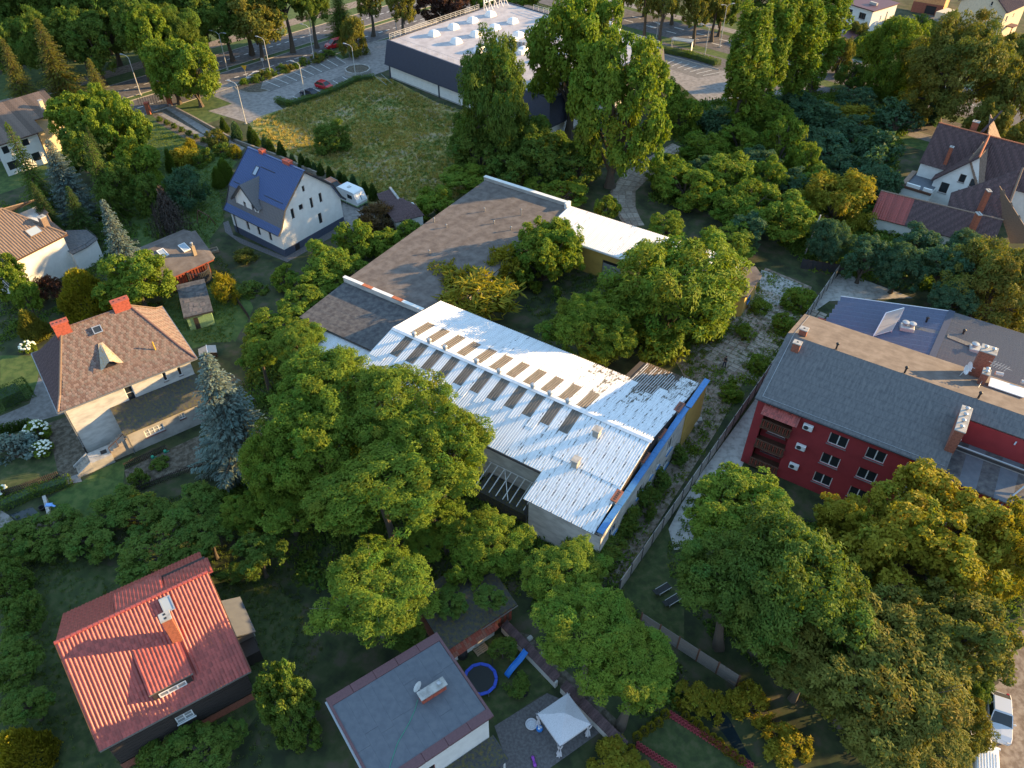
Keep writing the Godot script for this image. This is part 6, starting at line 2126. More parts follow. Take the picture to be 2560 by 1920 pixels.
func east_houses() -> void:
	var w := thing("white_cube_house", "plain white two-storey house with flat brown roof beside the poplars", "house", V(79.97, 0, -182.85), 125.8)

	opening_set(w, "wall", "white_wall", V(0, 0, 0), X, Zn, [[0, 6.3], [7.6, 6.3]], [[1.5, 4.1, 1.7, 1.3, 3, 1], [5.0, 4.1, 1.7, 1.3, 3, 1], [1.5, 1.3, 1.7, 1.3, 3, 1], [5.0, 1.3, 1.7, 1.3, 3, 1]], "brown_frame")
	opening_set(w, "wall", "white_wall", V(0, 0, 0), Zp, Xn, [[0, 6.3], [9.0, 6.3]], [[3.4, 3.6, 0.5, 1.2, 1, 1], [5.6, 1.6, 0.5, 3.6, 1, 3]], "white_frame", "glass", "")
	prism(w, "body", [[0.05, 0.25], [7.55, 0.25], [7.55, 8.95], [0.25, 8.95]], 0, 6.25, "white_wall")
	prism(w, "roof", [[-0.35, -0.35], [7.95, -0.35], [7.95, 9.35], [-0.35, 9.35]], 6.3, 6.5, "maroon_metal")
	var c := MB.new()
	c.bx(1.6, 6.5, 3.2, 3.4, 7.0, 3.8)
	obj("chimney", c, M["concrete"], w)
	var g := thing("garage", "low garage with dark flat roof beside the white cube house", "garage", V(79.22, 0, -190.39), 125.8)
	var go := g.position
	var pts := [V(72.46, 2.4, -179.63) - go, V(76.05, 2.4, -183.02) - go, V(78.03, 2.4, -181.03) - go, V(73.1, 2.4, -174.99) - go]
	var m := MB.new()
	g.rotation.y = 0
	m.slab(pts, V(0, -0.2, 0))
	obj("roof", m, M["maroon_metal"], g)
	m = MB.new()
	var low := []
	for p in pts:
		low.append(V(p.x * 0.95, 0, p.z * 0.95))
	m.slab(low, V(0, 2.2, 0))
	obj("wall", m, M["cream_wall"], g)

	var e := thing("cream_gable_house", "cream gabled house with plum roof and paired white windows", "house", V(109.3, 0, -182.55), 129.9)
	opening_set(e, "gable_wall", "cream_wall", V(0, 0, 0), X, Zn, [[0, 6.4], [5.2, 10.2], [10.4, 6.4]], [[4.2, 4.0, 1.3, 1.3, 3, 1], [4.2, 1.4, 1.3, 1.3, 3, 1], [3.4, 6.7, 0.5, 0.9, 1, 1]])
	opening_set(e, "side_wall", "cream_wall", V(0, 0, 0), Zp, Xn, [[0, 6.4], [10, 6.4]], [[1.2, 3.9, 0.9, 1.2, 1, 1], [1.2, 1.2, 0.9, 1.2, 1, 1], [4.6, 4.4, 0.5, 0.7, 1, 1]])
	roof_plane(e, [V(-0.5, 6.2, -0.4), V(-0.5, 6.2, 10), V(5.2, 10.35, 10), V(5.2, 10.35, -0.4)], ["plum_tile_1", "plum_tile_2"], "pan", 0.34, 0.42)
	roof_plane(e, [V(10.9, 6.2, 10), V(10.9, 6.2, -0.4), V(5.2, 10.35, -0.4), V(5.2, 10.35, 10)], ["plum_tile_1", "plum_tile_2"], "pan", 0.34, 0.42)
	part_box(e, "body", "cream_wall", 0.25, 0, 0.25, 10.2, 6.2, 9.9)
	var pm := MB.new()
	pm.bx(-1.6, 2.6, 3.0, 0.0, 2.8, 5.6)
	var po := obj("porch", pm, M["maroon_metal"], e)
	part_box(po, "post", "orange_wall", -1.5, 0, 3.1, -1.3, 2.6, 3.3)
	chimney(e, V(3.2, 8.4, 5.0), 0.7, 0.7, 1.4, "brick", 2)

	var o := thing("orange_house", "orange rendered house on brick base with open garage", "house", V(103.99, 0, -199.68), 147.4)
	opening_set(o, "base_wall", "old_brick", V(0, 0, 0), X, Zn, [[0, 2.4], [7.0, 2.4]], [[1.5, 0.05, 2.4, 1.9, 1, 1]], "timber_dark", "glass", "")
	opening_set(o, "wall", "orange_wall", V(0, 2.4, 0.02), X, Zn, [[0, 3.8], [7.0, 3.8]], [[1.2, 1.2, 1.8, 1.2, 3, 1]])
	opening_set(o, "side_wall", "orange_wall", V(0, 0, 0), Zp, Xn, [[0, 6.2], [9.0, 6.2]], [])
	part_box(o, "body", "orange_wall", 0.3, 2.4, 0.4, 6.9, 6.2, 9)
	prism(o, "roof", [[-0.3, -0.3], [7.3, -0.3], [7.3, 9.2], [-0.3, 9.2]], 6.2, 6.4, "maroon_metal")
	var fl := thing("outbuilding_row", "long low outbuilding with dark roof below the cream gable house", "outbuilding", G(108.18, -197.14))
	var fo := fl.position
	var m2 := MB.new()
	m2.slab([V(96.01, 2.6, -188.27) - fo, V(100.57, 2.6, -191.62) - fo, V(105.41, 2.6, -184.72) - fo, V(102.3, 2.6, -182.98) - fo], V(0, -0.25, 0))
	obj("roof", m2, M["brown_felt"], fl)
	part_bars(fl, "coping", "cream_wall", [[V(100.26, 2.75, -191.26) - fo, V(105.4, 2.75, -183.96) - fo]], 0.4, 0.25)
	var m3 := MB.new()
	m3.slab([G(100.59, -195.88) - fo, G(104.44, -198.72) - fo, G(109.34, -192.2) - fo, V(106.52, 0, -190.39) - fo], V(0, 2.3, 0))
	obj("wall", m3, M["cream_wall"], fl)
	flat_sheet("lane", [G(91.3, -197.77), G(96.62, -199.68), G(101.34, -200.97), V(104.58, -0, -199.04), G(99.96, -195.88), G(90.94, -192.2)], 3, "asphalt")


	var s := thing("tiled_shed", "small shed with plum metal tile roofs beside the caravan", "shed", V(-16.88, 0, -100.17), 16.5)
	var pt := ["plum_tile_1", "plum_tile_2", "plum_tile_3"]
	roof_plane(s, [V(-0.2, 2.4, 0.1), V(4.2, 2.6, -0.4), V(3.4, 3.5, -2.0)], pt, "pan", 0.28, 0.36)
	roof_plane(s, [V(-1.3, 2.4, -5.2), V(-0.2, 2.4, 0.1), V(3.4, 3.5, -2.0), V(1.6, 3.5, -5.4)], pt, "pan", 0.28, 0.36, 120)
	roof_plane(s, [V(-1.4, 2.3, -9.3), V(-1.3, 2.3, -5.2), V(1.2, 2.9, -5.4), V(0.6, 2.9, -9.3)], pt, "pan", 0.28, 0.36)
	prism(s, "wall", [[0.0, -0.2], [4.0, -0.7], [3.4, -5.0], [-0.9, -5.0]], 0, 2.4, "white_wall")
	prism(s, "rear_wall", [[-1.0, -5.3], [1.0, -5.3], [0.5, -9.1], [-1.1, -9.1]], 0, 2.3, "grey_render")
	part_bars(s, "boundary_coping", "concrete", [[V(0.7, 3.0, -9.4), V(1.4, 3.0, -5.2)]], 0.35, 0.2)



func wheel(parent: Node, c: Vector3, r: float, w: float) -> void:
	var m := MB.new()
	var rings := []
	for q in [[-0.5, 0.9], [-0.35, 1.0], [0.35, 1.0], [0.5, 0.9]]:
		var k := []
		for i in 14:
			k.append(c + V(cos(TAU * i / 14) * r * q[1], sin(TAU * i / 14) * r * q[1], q[0] * w))
		rings.append(k)
	m.loft(rings, true, true)
	var o := obj("wheel", m, M["tyre"], parent)
	var d := MB.new()
	for s in [-1, 1]:
		d.tube(c + V(0, 0, s * w * 0.49), c + V(0, 0, s * w * 0.53), r * 0.62, r * 0.5, 10)
	obj("rim", d, M["rim"], o)



func car(called: String, label: String, category: String, at: Vector3, yaw: float, L: float, W: float, H: float, paint: String, nose: float, tail: float, group := "") -> Node3D:
	var t := thing(called, label, category, at, yaw, group)
	var w := W * 0.5
	var belt := H * 0.6
	var hood := H * 0.54
	var h := L * 0.5
	var rows := [[-h, 0.8, 0.36, belt * 0.8], [-h + 0.12, 0.95, 0.27, belt * 0.97], [-h + tail * 0.6, 1.0, 0.22, belt], [0, 1.0, 0.2, belt], [h - nose, 1.0, 0.22, belt * 0.98], [h - nose * 0.4, 0.97, 0.24, hood], [h - 0.14, 0.88, 0.3, hood * 0.86], [h, 0.68, 0.36, hood * 0.64]]
	var rings := []
	for r in rows:
		var k: float = w * r[1]
		var y: float = r[3]
		rings.append([V(r[0], r[2], -k * 0.9), V(r[0], r[2] + 0.12, -k), V(r[0], y - 0.12, -k), V(r[0], y, -k * 0.9), V(r[0], y + 0.025, 0), V(r[0], y, k * 0.9), V(r[0], y - 0.12, k), V(r[0], r[2] + 0.12, k), V(r[0], r[2], k * 0.9)])
	var m := MB.new()
	m.loft(rings, true, true)
	var body := obj("body", m, M[paint], t)

	var f0 := h - nose
	var f1 := h - nose - H * 0.55
	var r0 := -h + 0.12
	var r1 := -h + tail
	var g := MB.new()
	var a := [V(r0, belt - 0.02, -w * 0.92), V(f0, belt - 0.04, -w * 0.92), V(f0, belt - 0.04, w * 0.92), V(r0, belt - 0.02, w * 0.92)]
	var b := [V(r1, H - 0.06, -w * 0.74), V(f1, H - 0.06, -w * 0.74), V(f1, H - 0.06, w * 0.74), V(r1, H - 0.06, w * 0.74)]
	g.loft([a, b], false, true)
	obj("glasshouse", g, M["glass"], t)
	var rf := MB.new()
	rf.loft([[b[0] + V(-0.06, -0.02, -0.03), b[1] + V(0.08, -0.02, -0.03), b[2] + V(0.08, -0.02, 0.03), b[3] + V(-0.06, -0.02, 0.03)], [b[0] + V(0, 0.05, 0.04), b[1] + V(-0.05, 0.05, 0.04), b[2] + V(-0.05, 0.05, -0.04), b[3] + V(0, 0.05, -0.04)]], true, true)
	obj("roof", rf, M[paint], t)
	var p := MB.new()
	for i in 4:
		p.bar(a[i].lerp(b[i], -0.02), b[i], 0.07, 0.07)
	for s in [-1, 1]:
		p.bar(V((r1 + f1) * 0.5 - 0.1, belt - 0.02, s * w * 0.93), V((r1 + f1) * 0.5 - 0.05, H - 0.05, s * w * 0.75), 0.08, 0.05)
	obj("pillars", p, M[paint], t)
	for s in [-1, 1]:
		for x in [h - L * 0.2, -h + L * 0.2]:
			wheel(t, V(x, 0.31, s * (w - 0.11)), 0.31, 0.2)
		var hl := MB.new()
		hl.box(V(h - 0.16, hood * 0.78, s * w * 0.66), V(0.2, 0.13, 0.3), Basis(Vector3.UP, s * -0.35))
		obj("headlight", hl, M["lens_clear"], t)
		var tl := MB.new()
		tl.box(V(-h + 0.05, belt * 0.85, s * w * 0.76), V(0.12, 0.26, 0.18))
		obj("tail_light", tl, M["lens_red"], t)
		var mr := MB.new()
		mr.bev(V(f0 - 0.32, belt + 0.08, s * (w + 0.09)), V(0.12, 0.14, 0.18), 0.02)
		obj("mirror", mr, M[paint], t)
	var pl := MB.new()
	pl.box(V(h - 0.0, 0.45, 0), V(0.03, 0.11, 0.5))
	obj("number_plate", pl, M["white_frame"], t)
	return t


func vehicles() -> void:
	car("parked_car", "red hatchback parked in the shop car park", "car", G(-37.57, -155.51), -31, 4.0, 1.7, 1.5, "red_paint", 1.05, 0.75)
	car("parked_car", "dark navy hatchback parked beside the red one under a lamp post", "car", G(-40.04, -151.84), 145, 4.0, 1.7, 1.48, "navy_paint", 1.1, 0.8)
	car("red_minivan", "red minivan driving on the near carriageway", "van", V(-39.45, 0, -178.71), 218, 4.5, 1.8, 1.8, "red_paint", 1.0, 0.45)
	var s := car("copper_suv", "copper orange estate car with roof rails behind the gambrel house", "car", V(-28.67, 0, -114.01), -43, 4.5, 1.8, 1.6, "copper_paint", 1.3, 0.7)
	part_bars(s, "roof_rail", "rim", [[V(-1.4, 1.66, -0.6), V(0.4, 1.66, -0.6)], [V(-1.4, 1.66, 0.6), V(0.4, 1.66, 0.6)]], 0.05, 0.05)
	car("silver_car", "silver car half hidden under the drooping shrub on gravel", "car", V(38.76, 0, -27.83), -112, 4.3, 1.75, 1.48, "silver_paint", 1.3, 0.9)

	var v := thing("white_van", "white delivery van with ribbed roof on the gravel road", "van", G(35.41, -23.84), 68)
	var m := MB.new()
	var rows := [[-2.9, 0.3, 2.05, 0.92], [-2.75, 0.28, 2.2, 0.97], [1.0, 0.28, 2.2, 0.97], [1.35, 0.28, 2.1, 0.96], [1.95, 0.28, 1.35, 0.97], [2.5, 0.3, 1.1, 0.9], [2.75, 0.36, 0.8, 0.72]]
	var rings := []
	for r in rows:
		rings.append([V(r[0], r[1], -r[3]), V(r[0], r[2] * 0.55, -r[3]), V(r[0], r[2] - 0.1, -r[3] * 0.86), V(r[0], r[2], -r[3] * 0.76), V(r[0], r[2] + 0.02, 0), V(r[0], r[2], r[3] * 0.76), V(r[0], r[2] - 0.1, r[3] * 0.86), V(r[0], r[2] * 0.55, r[3]), V(r[0], r[1], r[3])])
	m.loft(rings, true, true)
	obj("body", m, M["white_paint"], v)
	var ws := MB.new()
	ws.hexa([V(1.4, 2.08, -0.72), V(1.4, 2.08, 0.72), V(1.93, 1.42, 0.82), V(1.93, 1.42, -0.82), V(1.43, 2.12, -0.72), V(1.43, 2.12, 0.72), V(1.97, 1.44, 0.82), V(1.97, 1.44, -0.82)])
	obj("windscreen", ws, M["glass"], v)
	for k in 7:
		part_bars(v, "roof_rib", "white_paint", [[V(-2.6, 2.235, -0.6 + k * 0.2), V(0.7, 2.235, -0.6 + k * 0.2)]], 0.06, 0.03)
	for s2 in [-1, 1]:
		for x in [1.7, -1.9]:
			wheel(v, V(x, 0.33, s2 * 0.88), 0.33, 0.2)
		part_box(v, "mirror", "white_paint", 1.55, 1.3, s2 * 1.02, 1.7, 1.55, s2 * 1.2)
		part_box(v, "side_window", "glass", 0.7, 1.25, s2 * 0.93, 1.4, 1.75, s2 * 0.97)
		part_box(v, "headlight", "lens_clear", 2.5, 0.7, s2 * 0.5, 2.72, 0.9, s2 * 0.76)

	var c := thing("caravan", "white touring caravan with green skirt and papered front window", "caravan", G(-25.22, -110.23), -38)
	m = MB.new()
	var side := [Vector2(-2.25, 0.5), Vector2(2.3, 0.5), Vector2(2.45, 1.0), Vector2(1.75, 2.45), Vector2(1.45, 2.55), Vector2(-1.7, 2.55), Vector2(-2.1, 2.35)]
	var poly := []
	for q in side:
		poly.append(V(q.x, q.y, -1.05))
	m.slab(poly, V(0, 0, 2.1))
	obj("body", m, M["white_paint"], c)
	part_box(c, "skirt", "green_wall", -2.2, 0.32, -1.06, 2.36, 0.5, 1.06)
	for q in [[-0.8, -0.1], [-0.1, 0.1], [0.1, 0.8]]:
		var g := MB.new()
		g.hexa([V(2.36, 1.22, q[0]), V(2.36, 1.22, q[1]), V(1.9, 2.18, q[1]), V(1.9, 2.18, q[0]), V(2.4, 1.24, q[0]), V(2.4, 1.24, q[1]), V(1.94, 2.2, q[1]), V(1.94, 2.2, q[0])])
		obj("front_window", g, M["curtain_glass" if abs(q[0] - q[1]) < 0.3 else "white_frame"], c)
	part_box(c, "side_window", "glass", 0.3, 1.35, 1.05, 1.3, 1.95, 1.08)
	part_box(c, "door", "white_frame", -1.0, 0.5, 1.05, -0.4, 2.2, 1.09)
	part_box(c, "roof_hatch", "lamp_steel", -0.5, 2.55, -0.3, 0.0, 2.62, 0.3)
	for s2 in [-1, 1]:
		wheel(c, V(-0.2, 0.3, s2 * 0.95), 0.3, 0.18)
	part_bars(c, "tow_bar", "dark_metal", [[V(2.3, 0.42, -0.6), V(3.5, 0.42, 0)], [V(2.3, 0.42, 0.6), V(3.5, 0.42, 0)], [V(3.2, 0.0, 0), V(3.2, 0.5, 0)]], 0.08, 0.08)



func lamp(at: Vector3, h: float, arm: Vector3, label: String, second := false) -> void:
	var t := thing("street_lamp", label, "street lamp", at, 0.0, "street lamps")
	var m := MB.new()
	m.tube(Vector3.ZERO, V(0, h, 0), 0.11, 0.06, 8)
	obj("pole", m, M["lamp_steel"], t)
	part_box(t, "base", "concrete", -0.2, 0, -0.2, 0.2, 0.12, 0.2)
	for k in (2 if second else 1):
		var a := arm * (1.0 if k == 0 else -0.8)
		var b := MB.new()
		b.pipe([V(0, h - 0.05, 0), V(0, h + 0.35, 0) + a * 0.3, V(0, h + 0.5, 0) + a], 0.045, 6)
		obj("arm", b, M["lamp_steel"], t)
		var l := MB.new()
		l.bev(V(0, h + 0.5, 0) + a * 1.15, V(0.7, 0.14, 0.3), 0.04, Basis(Vector3.UP, atan2(-a.z, a.x)))
		obj("lantern", l, M["galvanised"], t)


func street() -> void:
	var W := V(-1.3, 0, -0.6)
	lamp(G(-59.92, -165.66), 7.1, V(-1.6, 0, -0.8), "twin-armed lamp post on the median beside the hatched island", true)
	lamp(V(-49.94, -0, -162.33), 7.1, W, "single lamp post at the painted island beside the yield sign")
	lamp(G(-40.53, -150.57), 6.5, W, "lamp post standing beside the dark navy car")
	lamp(V(-49.3, -0, -139.06), 7.2, W, "lamp post at the meadow corner above the thuja row")
	lamp(G(-31.96, -160.01), 6.5, W, "lamp post beside the round concrete planter")
	lamp(V(-42.43, -0, -170.1), 7.0, W, "lamp post in the shrub strip behind the parking stalls")
	lamp(V(-44.85, -0, -181.73), 7.0, W, "lamp post on the median behind the red minivan")
	lamp(G(-73.43, -152.22), 7.2, W, "lamp post on the verge opposite the brick gate")
	lamp(V(41.44, -0, -171.2), 6.6, W, "lamp post between the bus shelter and the poplars")
	lamp(V(46.33, -0, -178.8), 8.5, V(1.2, 0, -0.4), "tall lamp post on the avenue median before the poplars", true)
	lamp(G(32.97, -184.51), 6.3, W, "lamp post at the avenue kerb above the bus shelter")
	lamp(G(-26.73, -188.08), 6.5, W, "lamp post outside the shop railing near the copper beech")

	var y := thing("yield_sign", "orange triangular yield sign on the planted island", "sign", V(-54.51, 0, -160.47))
	var m := MB.new()
	m.tube(Vector3.ZERO, V(0, 2.6, 0), 0.035, 0.035, 6)
	obj("post", m, M["lamp_steel"], y)
	m = MB.new()
	m.slab([V(-0.55, 2.7, 0), V(0.55, 2.7, 0), V(0, 1.75, 0)], V(0, 0, 0.04))
	obj("plate", m, M["yellow_sign"], y)
	var b := thing("road_sign", "small grey-backed road sign at the carriageway kerb", "sign", G(-52.31, -166.15))
	m = MB.new()
	m.tube(Vector3.ZERO, V(0, 2.2, 0), 0.035, 0.035, 6)
	obj("post", m, M["lamp_steel"], b)
	part_box(b, "plate", "lamp_steel", -0.3, 1.6, -0.06, 0.3, 2.2, -0.03)
	var bin := thing("litter_bin", "dark green litter bin in the shrub strip", "bin", V(-40.87, -0, -172.9))
	m = MB.new()
	m.lathe(Vector3.ZERO, [[0.25, 0.0], [0.3, 0.9], [0.34, 0.95], [0.1, 1.15]], 10)
	obj("body", m, M["dark_metal"], bin)

	var s := thing("bus_shelter", "glass-roofed bus shelter on the avenue footpath", "bus shelter", G(37.27, -176.21), -22)
	part_box(s, "roof", "roof_glass", -2.3, 2.45, -0.9, 2.3, 2.55, 0.9)
	part_bars(s, "frame", "lamp_steel", [[V(-2.2, 0, -0.7), V(-2.2, 2.45, -0.7)], [V(2.2, 0, -0.7), V(2.2, 2.45, -0.7)], [V(-2.2, 0, 0.7), V(-2.2, 2.45, 0.7)], [V(2.2, 0, 0.7), V(2.2, 2.45, 0.7)], [V(-2.3, 2.4, 0.85), V(2.3, 2.4, 0.85)]], 0.09, 0.09)
	part_box(s, "end_panel", "white_frame", 2.18, 0.2, -0.6, 2.24, 2.2, 0.6)
	part_box(s, "bench", "timber_brown", -1.5, 0.42, 0.3, 1.5, 0.5, 0.65)

	var p := thing("concrete_planter", "octagonal concrete planter round the birch", "planter", G(-32.21, -164.22))
	for k in 10:
		var a := TAU * k / 10
		var c := TAU * (k + 0.96) / 10
		m = MB.new()
		var r := 2.7
		m.hexa([V(cos(a) * r, 0, sin(a) * r), V(cos(c) * r, 0, sin(c) * r), V(cos(c) * (r - 0.25), 0, sin(c) * (r - 0.25)), V(cos(a) * (r - 0.25), 0, sin(a) * (r - 0.25)), V(cos(a) * r, 0.75, sin(a) * r), V(cos(c) * r, 0.75, sin(c) * r), V(cos(c) * (r - 0.25), 0.75, sin(c) * (r - 0.25)), V(cos(a) * (r - 0.25), 0.75, sin(a) * (r - 0.25))])
		obj("planter_panel", m, M["concrete"], p)
	m = MB.new()
	m.lathe(V(0, 0.0, 0), [[2.44, 0.0], [2.44, 0.6], [0.4, 0.75]], 12)
	obj("soil", m, M["earth"], p)
	hedge("clipped_hedge", [V(-45.44, 0, -148.9), G(-42.94, -147.06), G(-39.02, -150.27), G(-36.11, -153.12), V(-31.85, 0, -159.32), V(-28.72, 0, -160.47)], 1.3, 0.9, "leaf_mid", "low clipped hedge curving between car park and meadow", 701)
	hedge("shrub_strip", [G(33.18, -175.89), G(38.54, -172.74), V(43.46, 0, -168.17)], 1.6, 1.1, "leaf_mid", "clipped shrub strip below the bus shelter", 702)

	var rl := thing("step_railing", "double steel handrail beside the shop steps", "railing", V(-28.16, -0, -162.33))
	var o := rl.position
	part_bars(rl, "rail", "galvanised", [[V(-28.1, 0.9, -159.97) - o, V(-25.03, 0.9, -155.01) - o], [V(-26.89, 0.9, -160.9) - o, V(-24.06, 0.9, -155.89) - o], [V(-28.52, -0, -162.33) - o, V(-28.1, 0.9, -159.97) - o], [G(-25.4, -157.29) - o, V(-25.03, 0.9, -155.01) - o], [V(-27.28, 0, -163.27) - o, V(-26.89, 0.9, -160.9) - o]], 0.06, 0.06)

	for q in [[V(72.46, 0, -151.43), G(73.62, -150.38)], [V(73.89, -0, -150.17), V(75.49, -0, -148.51)], [G(72.51, -151.67), G(78.02, -144.67)]]:
		var g := thing("white_guard_rail", "white painted guard rail panel beside the shaded road", "guard rail", q[0], 0.0, "white guard rails")
		var d: Vector3 = q[1] - q[0]
		for k in 8:
			part_bars(g, "upright", "white_frame", [[d * (k / 7.0), d * (k / 7.0) + V(0, 0.95, 0)]], 0.09, 0.09)
		part_bars(g, "rail", "white_frame", [[V(0, 0.95, 0), d + V(0, 0.95, 0)], [V(0, 0.45, 0), d + V(0, 0.45, 0)]], 0.1, 0.14)
	flat_sheet("shaded_road", [G(66.64, -163.29), G(68.7, -162.35), G(81.42, -152.49), G(79.33, -147.97), G(74.24, -151.64), G(65.52, -159.57)], 3, "asphalt")



func panel_fence(called: String, label: String, a: Vector3, b: Vector3, n: int, h: float, mt: String, pm: String, boards: int) -> void:
	var t := thing(called, label, "fence", a)
	var d := (b - a) / n
	var u := d.normalized()
	rng.seed = int(abs(a.x * 13 + a.z * 7)) + n
	for k in n:
		var bh := h / boards
		for i in boards:
			var m := MB.new()
			m.bar(d * k + u * 0.07 + V(0, bh * (i + 0.5) + rnd(-0.02, 0.02), 0), d * (k + 1) - u * 0.07 + V(0, bh * (i + 0.5) + rnd(-0.02, 0.02), 0), 0.05, bh - 0.015)
			obj("panel", m, M[mt], t)
	for k in n + 1:
		var m := MB.new()
		m.bar(d * k, d * k + V(0, h + 0.1, 0), 0.13, 0.13)
		obj("post", m, M[pm], t)


func picket_fence(label: String, a: Vector3, b: Vector3, h: float, step: float, mt: String) -> void:
	var t := thing("picket_fence", label, "fence", a)
	var d := b - a
	var n := int(d.length() / step)
	var u := d.normalized()
	for k in n:
		var m := MB.new()
		var p := u * (step * (k + 0.5))
		m.bar(p, p + V(0, h, 0), 0.1, 0.025)
		obj("picket", m, M[mt], t)
	part_bars(t, "rail", mt, [[V(0, h * 0.3, 0.03), d + V(0, h * 0.3, 0.03)], [V(0, h * 0.8, 0.03), d + V(0, h * 0.8, 0.03)]], 0.04, 0.07)


func flowers(t: Node, c: Vector3, r: Vector3, n: int, mt: String, size: float) -> void:
	for k in n:
		var d := rdir()
		d.y = abs(d.y) * 0.8 + 0.15
		d = d.normalized()
		var m := MB.new()
		var s := size * rnd(0.8, 1.25)
		m.lathe(c + d * r, [[s * 0.5, -s * 0.35], [s, 0.0], [s * 0.8, s * 0.45], [s * 0.3, s * 0.65]], 7)
		obj("flower_head", m, M[mt], t)


func gardens() -> void:
	panel_fence("concrete_fence", "long pale concrete panel fence between hall yard and red block", V(9.73, 1.9, -39.56) * V(1, 0, 1), V(44.99, 1.9, -89.83) * V(1, 0, 1), 29, 1.9, "concrete", "dark_metal", 4)
	panel_fence("board_fence", "weathered horizontal board fence with brown posts behind the loungers", V(11.29, 1.8, -36.33) * V(1, 0, 1), V(18.51, 1.8, -30.62) * V(1, 0, 1), 5, 1.8, "timber_grey", "timber_brown", 9)
	panel_fence("mesh_fence", "dark steel fence crossing behind the concrete yard", V(40.57, 1.5, -91.78) * V(1, 0, 1), V(45.88, 1.5, -90.24) * V(1, 0, 1), 8, 1.5, "dark_metal", "dark_metal", 6)
	var pole := thing("leaning_pole", "tall grey utility pole leaning among dark trees behind the fence", "pole", G(42.03, -95.1))
	var pm := MB.new()
	pm.tube(Vector3.ZERO, V(0.6, 6.5, 0), 0.12, 0.09, 7)
	obj("pole", pm, M["lamp_steel"], pole)

	for q in [[G(-68.65, -143.36), "brick gate pillar joined to the black driveway gate"], [V(-65.97, -0, -147.35), "brick gate pillar under the lime tree"]]:
		var g := thing("gate_pillar", q[1], "pillar", q[0])
		var m := MB.new()
		m.bx(-0.35, 0, -0.35, 0.35, 2.1, 0.35)
		obj("shaft", m, M["brick"], g)
		part_box(g, "cap", "red_brick", -0.42, 2.1, -0.42, 0.42, 2.25, 0.42)
	var gt := thing("driveway_gate", "black steel gate swung open beside the brick pillar", "gate", V(-68.39, -0, -145))
	var go := gt.position
	var bars := [[V(-70.24, 1.5, -143.78) - go, V(-65.49, 1.5, -145.11) - go], [V(-71.74, 0.2, -146.87) - go, V(-66.9, 0.2, -148.23) - go]]
	for k in 12:
		var p: Vector3 = V(-71.98, -0, -147.35).lerp(V(-67.11, -0, -148.71), k / 11.0) - go
		bars.append([p, p + V(0, 1.5, 0)])
	part_bars(gt, "gate_leaf", "dark_metal", bars, 0.06, 0.06)
	var dw := thing("drive_wall", "low stone wall running along the driveway verge", "wall", V(-65.89, -0, -146.67))
	var dp := [V(-65.89, -0, -146.67), G(-59.62, -141.1), G(-54.64, -136.43), G(-48.89, -131.11), V(-40.75, 0, -125.67), G(-32.42, -119.14)]
	for i in dp.size() - 1:
		var n := int((dp[i + 1] - dp[i]).length() / 1.4) + 1
		for k in n:
			var m := MB.new()
			m.bar(dp[i].lerp(dp[i + 1], k / float(n) + 0.004) - dp[0] + V(0, 0.3, 0), dp[i].lerp(dp[i + 1], (k + 1) / float(n) - 0.004) - dp[0] + V(0, 0.3, 0), 0.3, 0.6)
			obj("wall_block", m, M["concrete_slab"], dw)

	var L := "dark green thuja in the row between driveway and meadow"
	var tp := [[G(-52.13, -135.48), 3.0], [V(-49.04, -0, -132.3), 3.6], [V(-46.17, -0, -131.36), 3.2], [G(-45.18, -130.13), 3.0], [V(-42.97, -0, -128.31), 3.0], [G(-41.95, -127.42), 2.6], [G(-39.66, -125.65), 3.0], [G(-37.31, -123.35), 2.0], [G(-35.44, -121.94), 2.6], [G(-34.23, -121.11), 2.2], [V(-33.02, -0, -120.28), 1.8], [G(-31.78, -119.19), 2.2], [G(-30, -117.85), 2.4], [G(-28.07, -116.26), 2.4], [G(-27.88, -116.05), 2.2], [G(-27.05, -115.32), 2.2], [V(-25.62, 0, -114.6), 2.6], [G(-23.53, -112.83), 2.4], [V(-21.88, 0, -110.92), 3.0]]
	for i in tp.size():
		tree("thuja", "thuja_a" if i % 2 == 0 else "thuja_b", "leaf_deep" if i % 3 != 1 else "leaf_cool", tp[i][0].x, tp[i][0].z, tp[i][1] * 0.3, 1, tp[i][1], L, "conifer", "thuja row by the meadow")

	for k in 7:
		var p: Vector3 = G(-65.53, -140.15).lerp(V(-54.76, -0, -131.4), k / 6.0)
		tree("rose_bush", "bush_a", "leaf_mid", p.x, p.z, 0.55, 0.45, 0.9, "small rose bush in the narrow bed beside the driveway", "shrub", "rose bushes by the drive")
	for k in 11:
		var p: Vector3 = V(-53.82, 0, -157.74).lerp(V(-39.89, -0, -172.9), k / 10.0)
		tree("island_shrub", "bush_c" if k % 2 == 0 else "bush_a", ["leaf_light", "leaf_mid", "leaf_olive"][k % 3], p.x + rnd(-0.6, 0.6), p.z + rnd(-0.5, 0.5), rnd(1.0, 1.9), 0.8, rnd(1.0, 1.6), "leafy shrub on the planted island beside the parking stalls", "shrub", "island shrubs")

	picket_fence("dark picket fence between the front lawn and the clipped hedge", G(-51.59, -50.63), G(-46.94, -53.31), 1.0, 0.17, "timber_dark")
	picket_fence("dark picket fence at the foot of the veranda wall", G(-40.71, -54.46), G(-37.1, -57.17), 0.9, 0.17, "timber_dark")
	picket_fence("dark picket fence between the kitchen bed and the garden shrubs", V(-39.01, 0, -50.85), G(-32.14, -55.06), 0.9, 0.17, "timber_dark")
	picket_fence("dark picket fence half buried in shrubs above the red tiled house", G(-44.48, -45.99), V(-43.45, 0, -46.85), 0.9, 0.17, "timber_dark")
	picket_fence("dark plank fence beside the compost pit at the shed lawn", G(-36.47, -83.68), G(-33.81, -79.75), 1.0, 0.17, "timber_dark")
